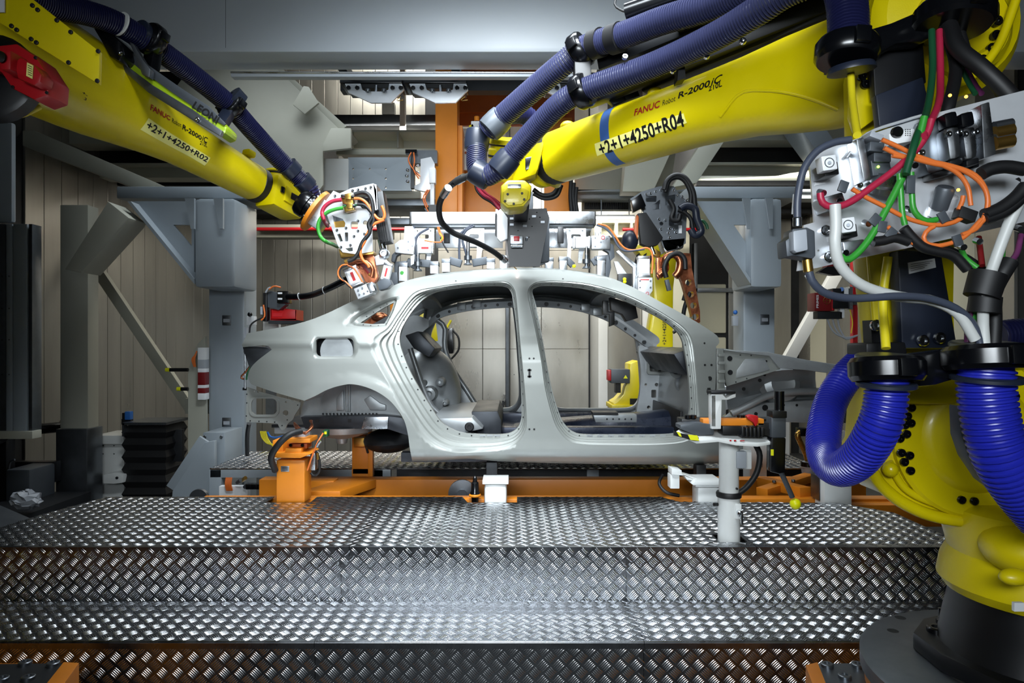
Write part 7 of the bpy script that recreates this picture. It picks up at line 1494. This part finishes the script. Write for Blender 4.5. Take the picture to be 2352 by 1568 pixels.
MB().box(P(1957, 0, 6.6).x, P(1968, 0, 6.6).x, 6.58, 6.64, .0, 2.4).build('red_stand', 'red', t, bev=.004); MB().box(P(1940, 0, 6.5).x, P(1966, 0, 6.5).x, 6.45, 6.62, P(0, 700, 6.5).z, P(0, 680, 6.5).z).build('stand_arm', 'steel', t)
t = thing('diagonal_brace', 'white slanted wall brace behind the car nose and measuring box', 'brace'); MB().beam(P(1790, 860, 7.4), P(1925, 620, 7.4), .12, .09, (0, 1, 0)).build('brace', 'white_paint', t, bev=.004); MB().box(P(1770, 0, 7.4).x, P(1810, 0, 7.4).x, 7.36, 7.46, 0, P(0, 850, 7.4).z).build('brace_foot', 'white_paint', t)
t = thing('wall_socket', 'small grey wall socket with blue knob on the column behind the nose', 'socket'); MB().pb(1684, 725, 1696, 748, 6.05, .05).build('box', 'cable_grey', t, bev=.004); MB().sph(P(1689, 717, 6.04), .02, 12, 8).build('knob', 'cable_blue', t)
t = thing('limit_switch', 'small black limit switch with red pin behind the rear door opening', 'switch'); MB().pb(1142, 929, 1157, 938, 8.6, .06).build('body', 'black_paint', t); MB().pb(1153, 920, 1158, 946, 8.58, .05).build('bracket', 'black_paint', t); MB().cyl(P(1128, 935, 8.6), P(1143, 933, 8.6), .012, n=8).build('pin', 'red', t); MB().pb(1153, 922, 1160, 930, 8.6, 1.2).build('wall_arm', 'dark_steel', t)
t = thing('terminal_cluster', 'cluster of wires and black connectors under the far platform edge', 'terminal'); 
MB().box(P(510, 0, 5.0).x, P(575, 0, 5.0).x, 4.95, 5.0, 0, .55).build('base', 'white_plastic', t)
for k in range(5): MB().tube([P(520+k*3, 1096, 4.93), P(518+k*3, 1112, 4.92), P(521+k*3, 1126, 4.93)], .006, 6).build('wire', 'cable_orange', t)
for u in (572, 585, 598): MB().pb(u-8, 1112, u+5, 1124, 4.85, .06).build('connector', 'black_gloss', t, bev=.003)
for u, v in ((545, 1108), (556, 1103), (562, 1118)): MB().cyl(P(u, v, 4.93), P(u+8, v-6, 4.9), .014, n=10).build('fitting', 'brass' if u == 556 else 'graphite', t)
# ------------------------------------------------------------------ put every thing's origin at its own base
def descend(o):
    for c in o.children: yield c; yield from descend(c)
bpy.context.view_layer.update()
for r in ROOTS:
    lo = Vector((1e9,)*3); hi = -lo
    for c in descend(r):
        if c.type != 'MESH': continue
        mw = c.matrix_world
        for k in c.bound_box:
            q = mw @ Vector(k)
            for i in range(3): lo[i] = min(lo[i], q[i]); hi[i] = max(hi[i], q[i])
    if lo.x > hi.x: continue
    b = Vector(((lo.x+hi.x)/2, (lo.y+hi.y)/2, lo.z))-r.location
    r.location += b
    for c in r.children: c.location -= b
for o in list(bpy.data.objects):
    if o.type == 'MESH' and o.parent is None and o.data.users == 1:
        k = [Vector(q) for q in o.bound_box]
        b = Vector(((k[0].x+k[6].x)/2, (k[0].y+k[6].y)/2, k[0].z))
        o.data.transform(Matrix.Translation(-b)); o.location += b
        for c in o.children: c.location -= b
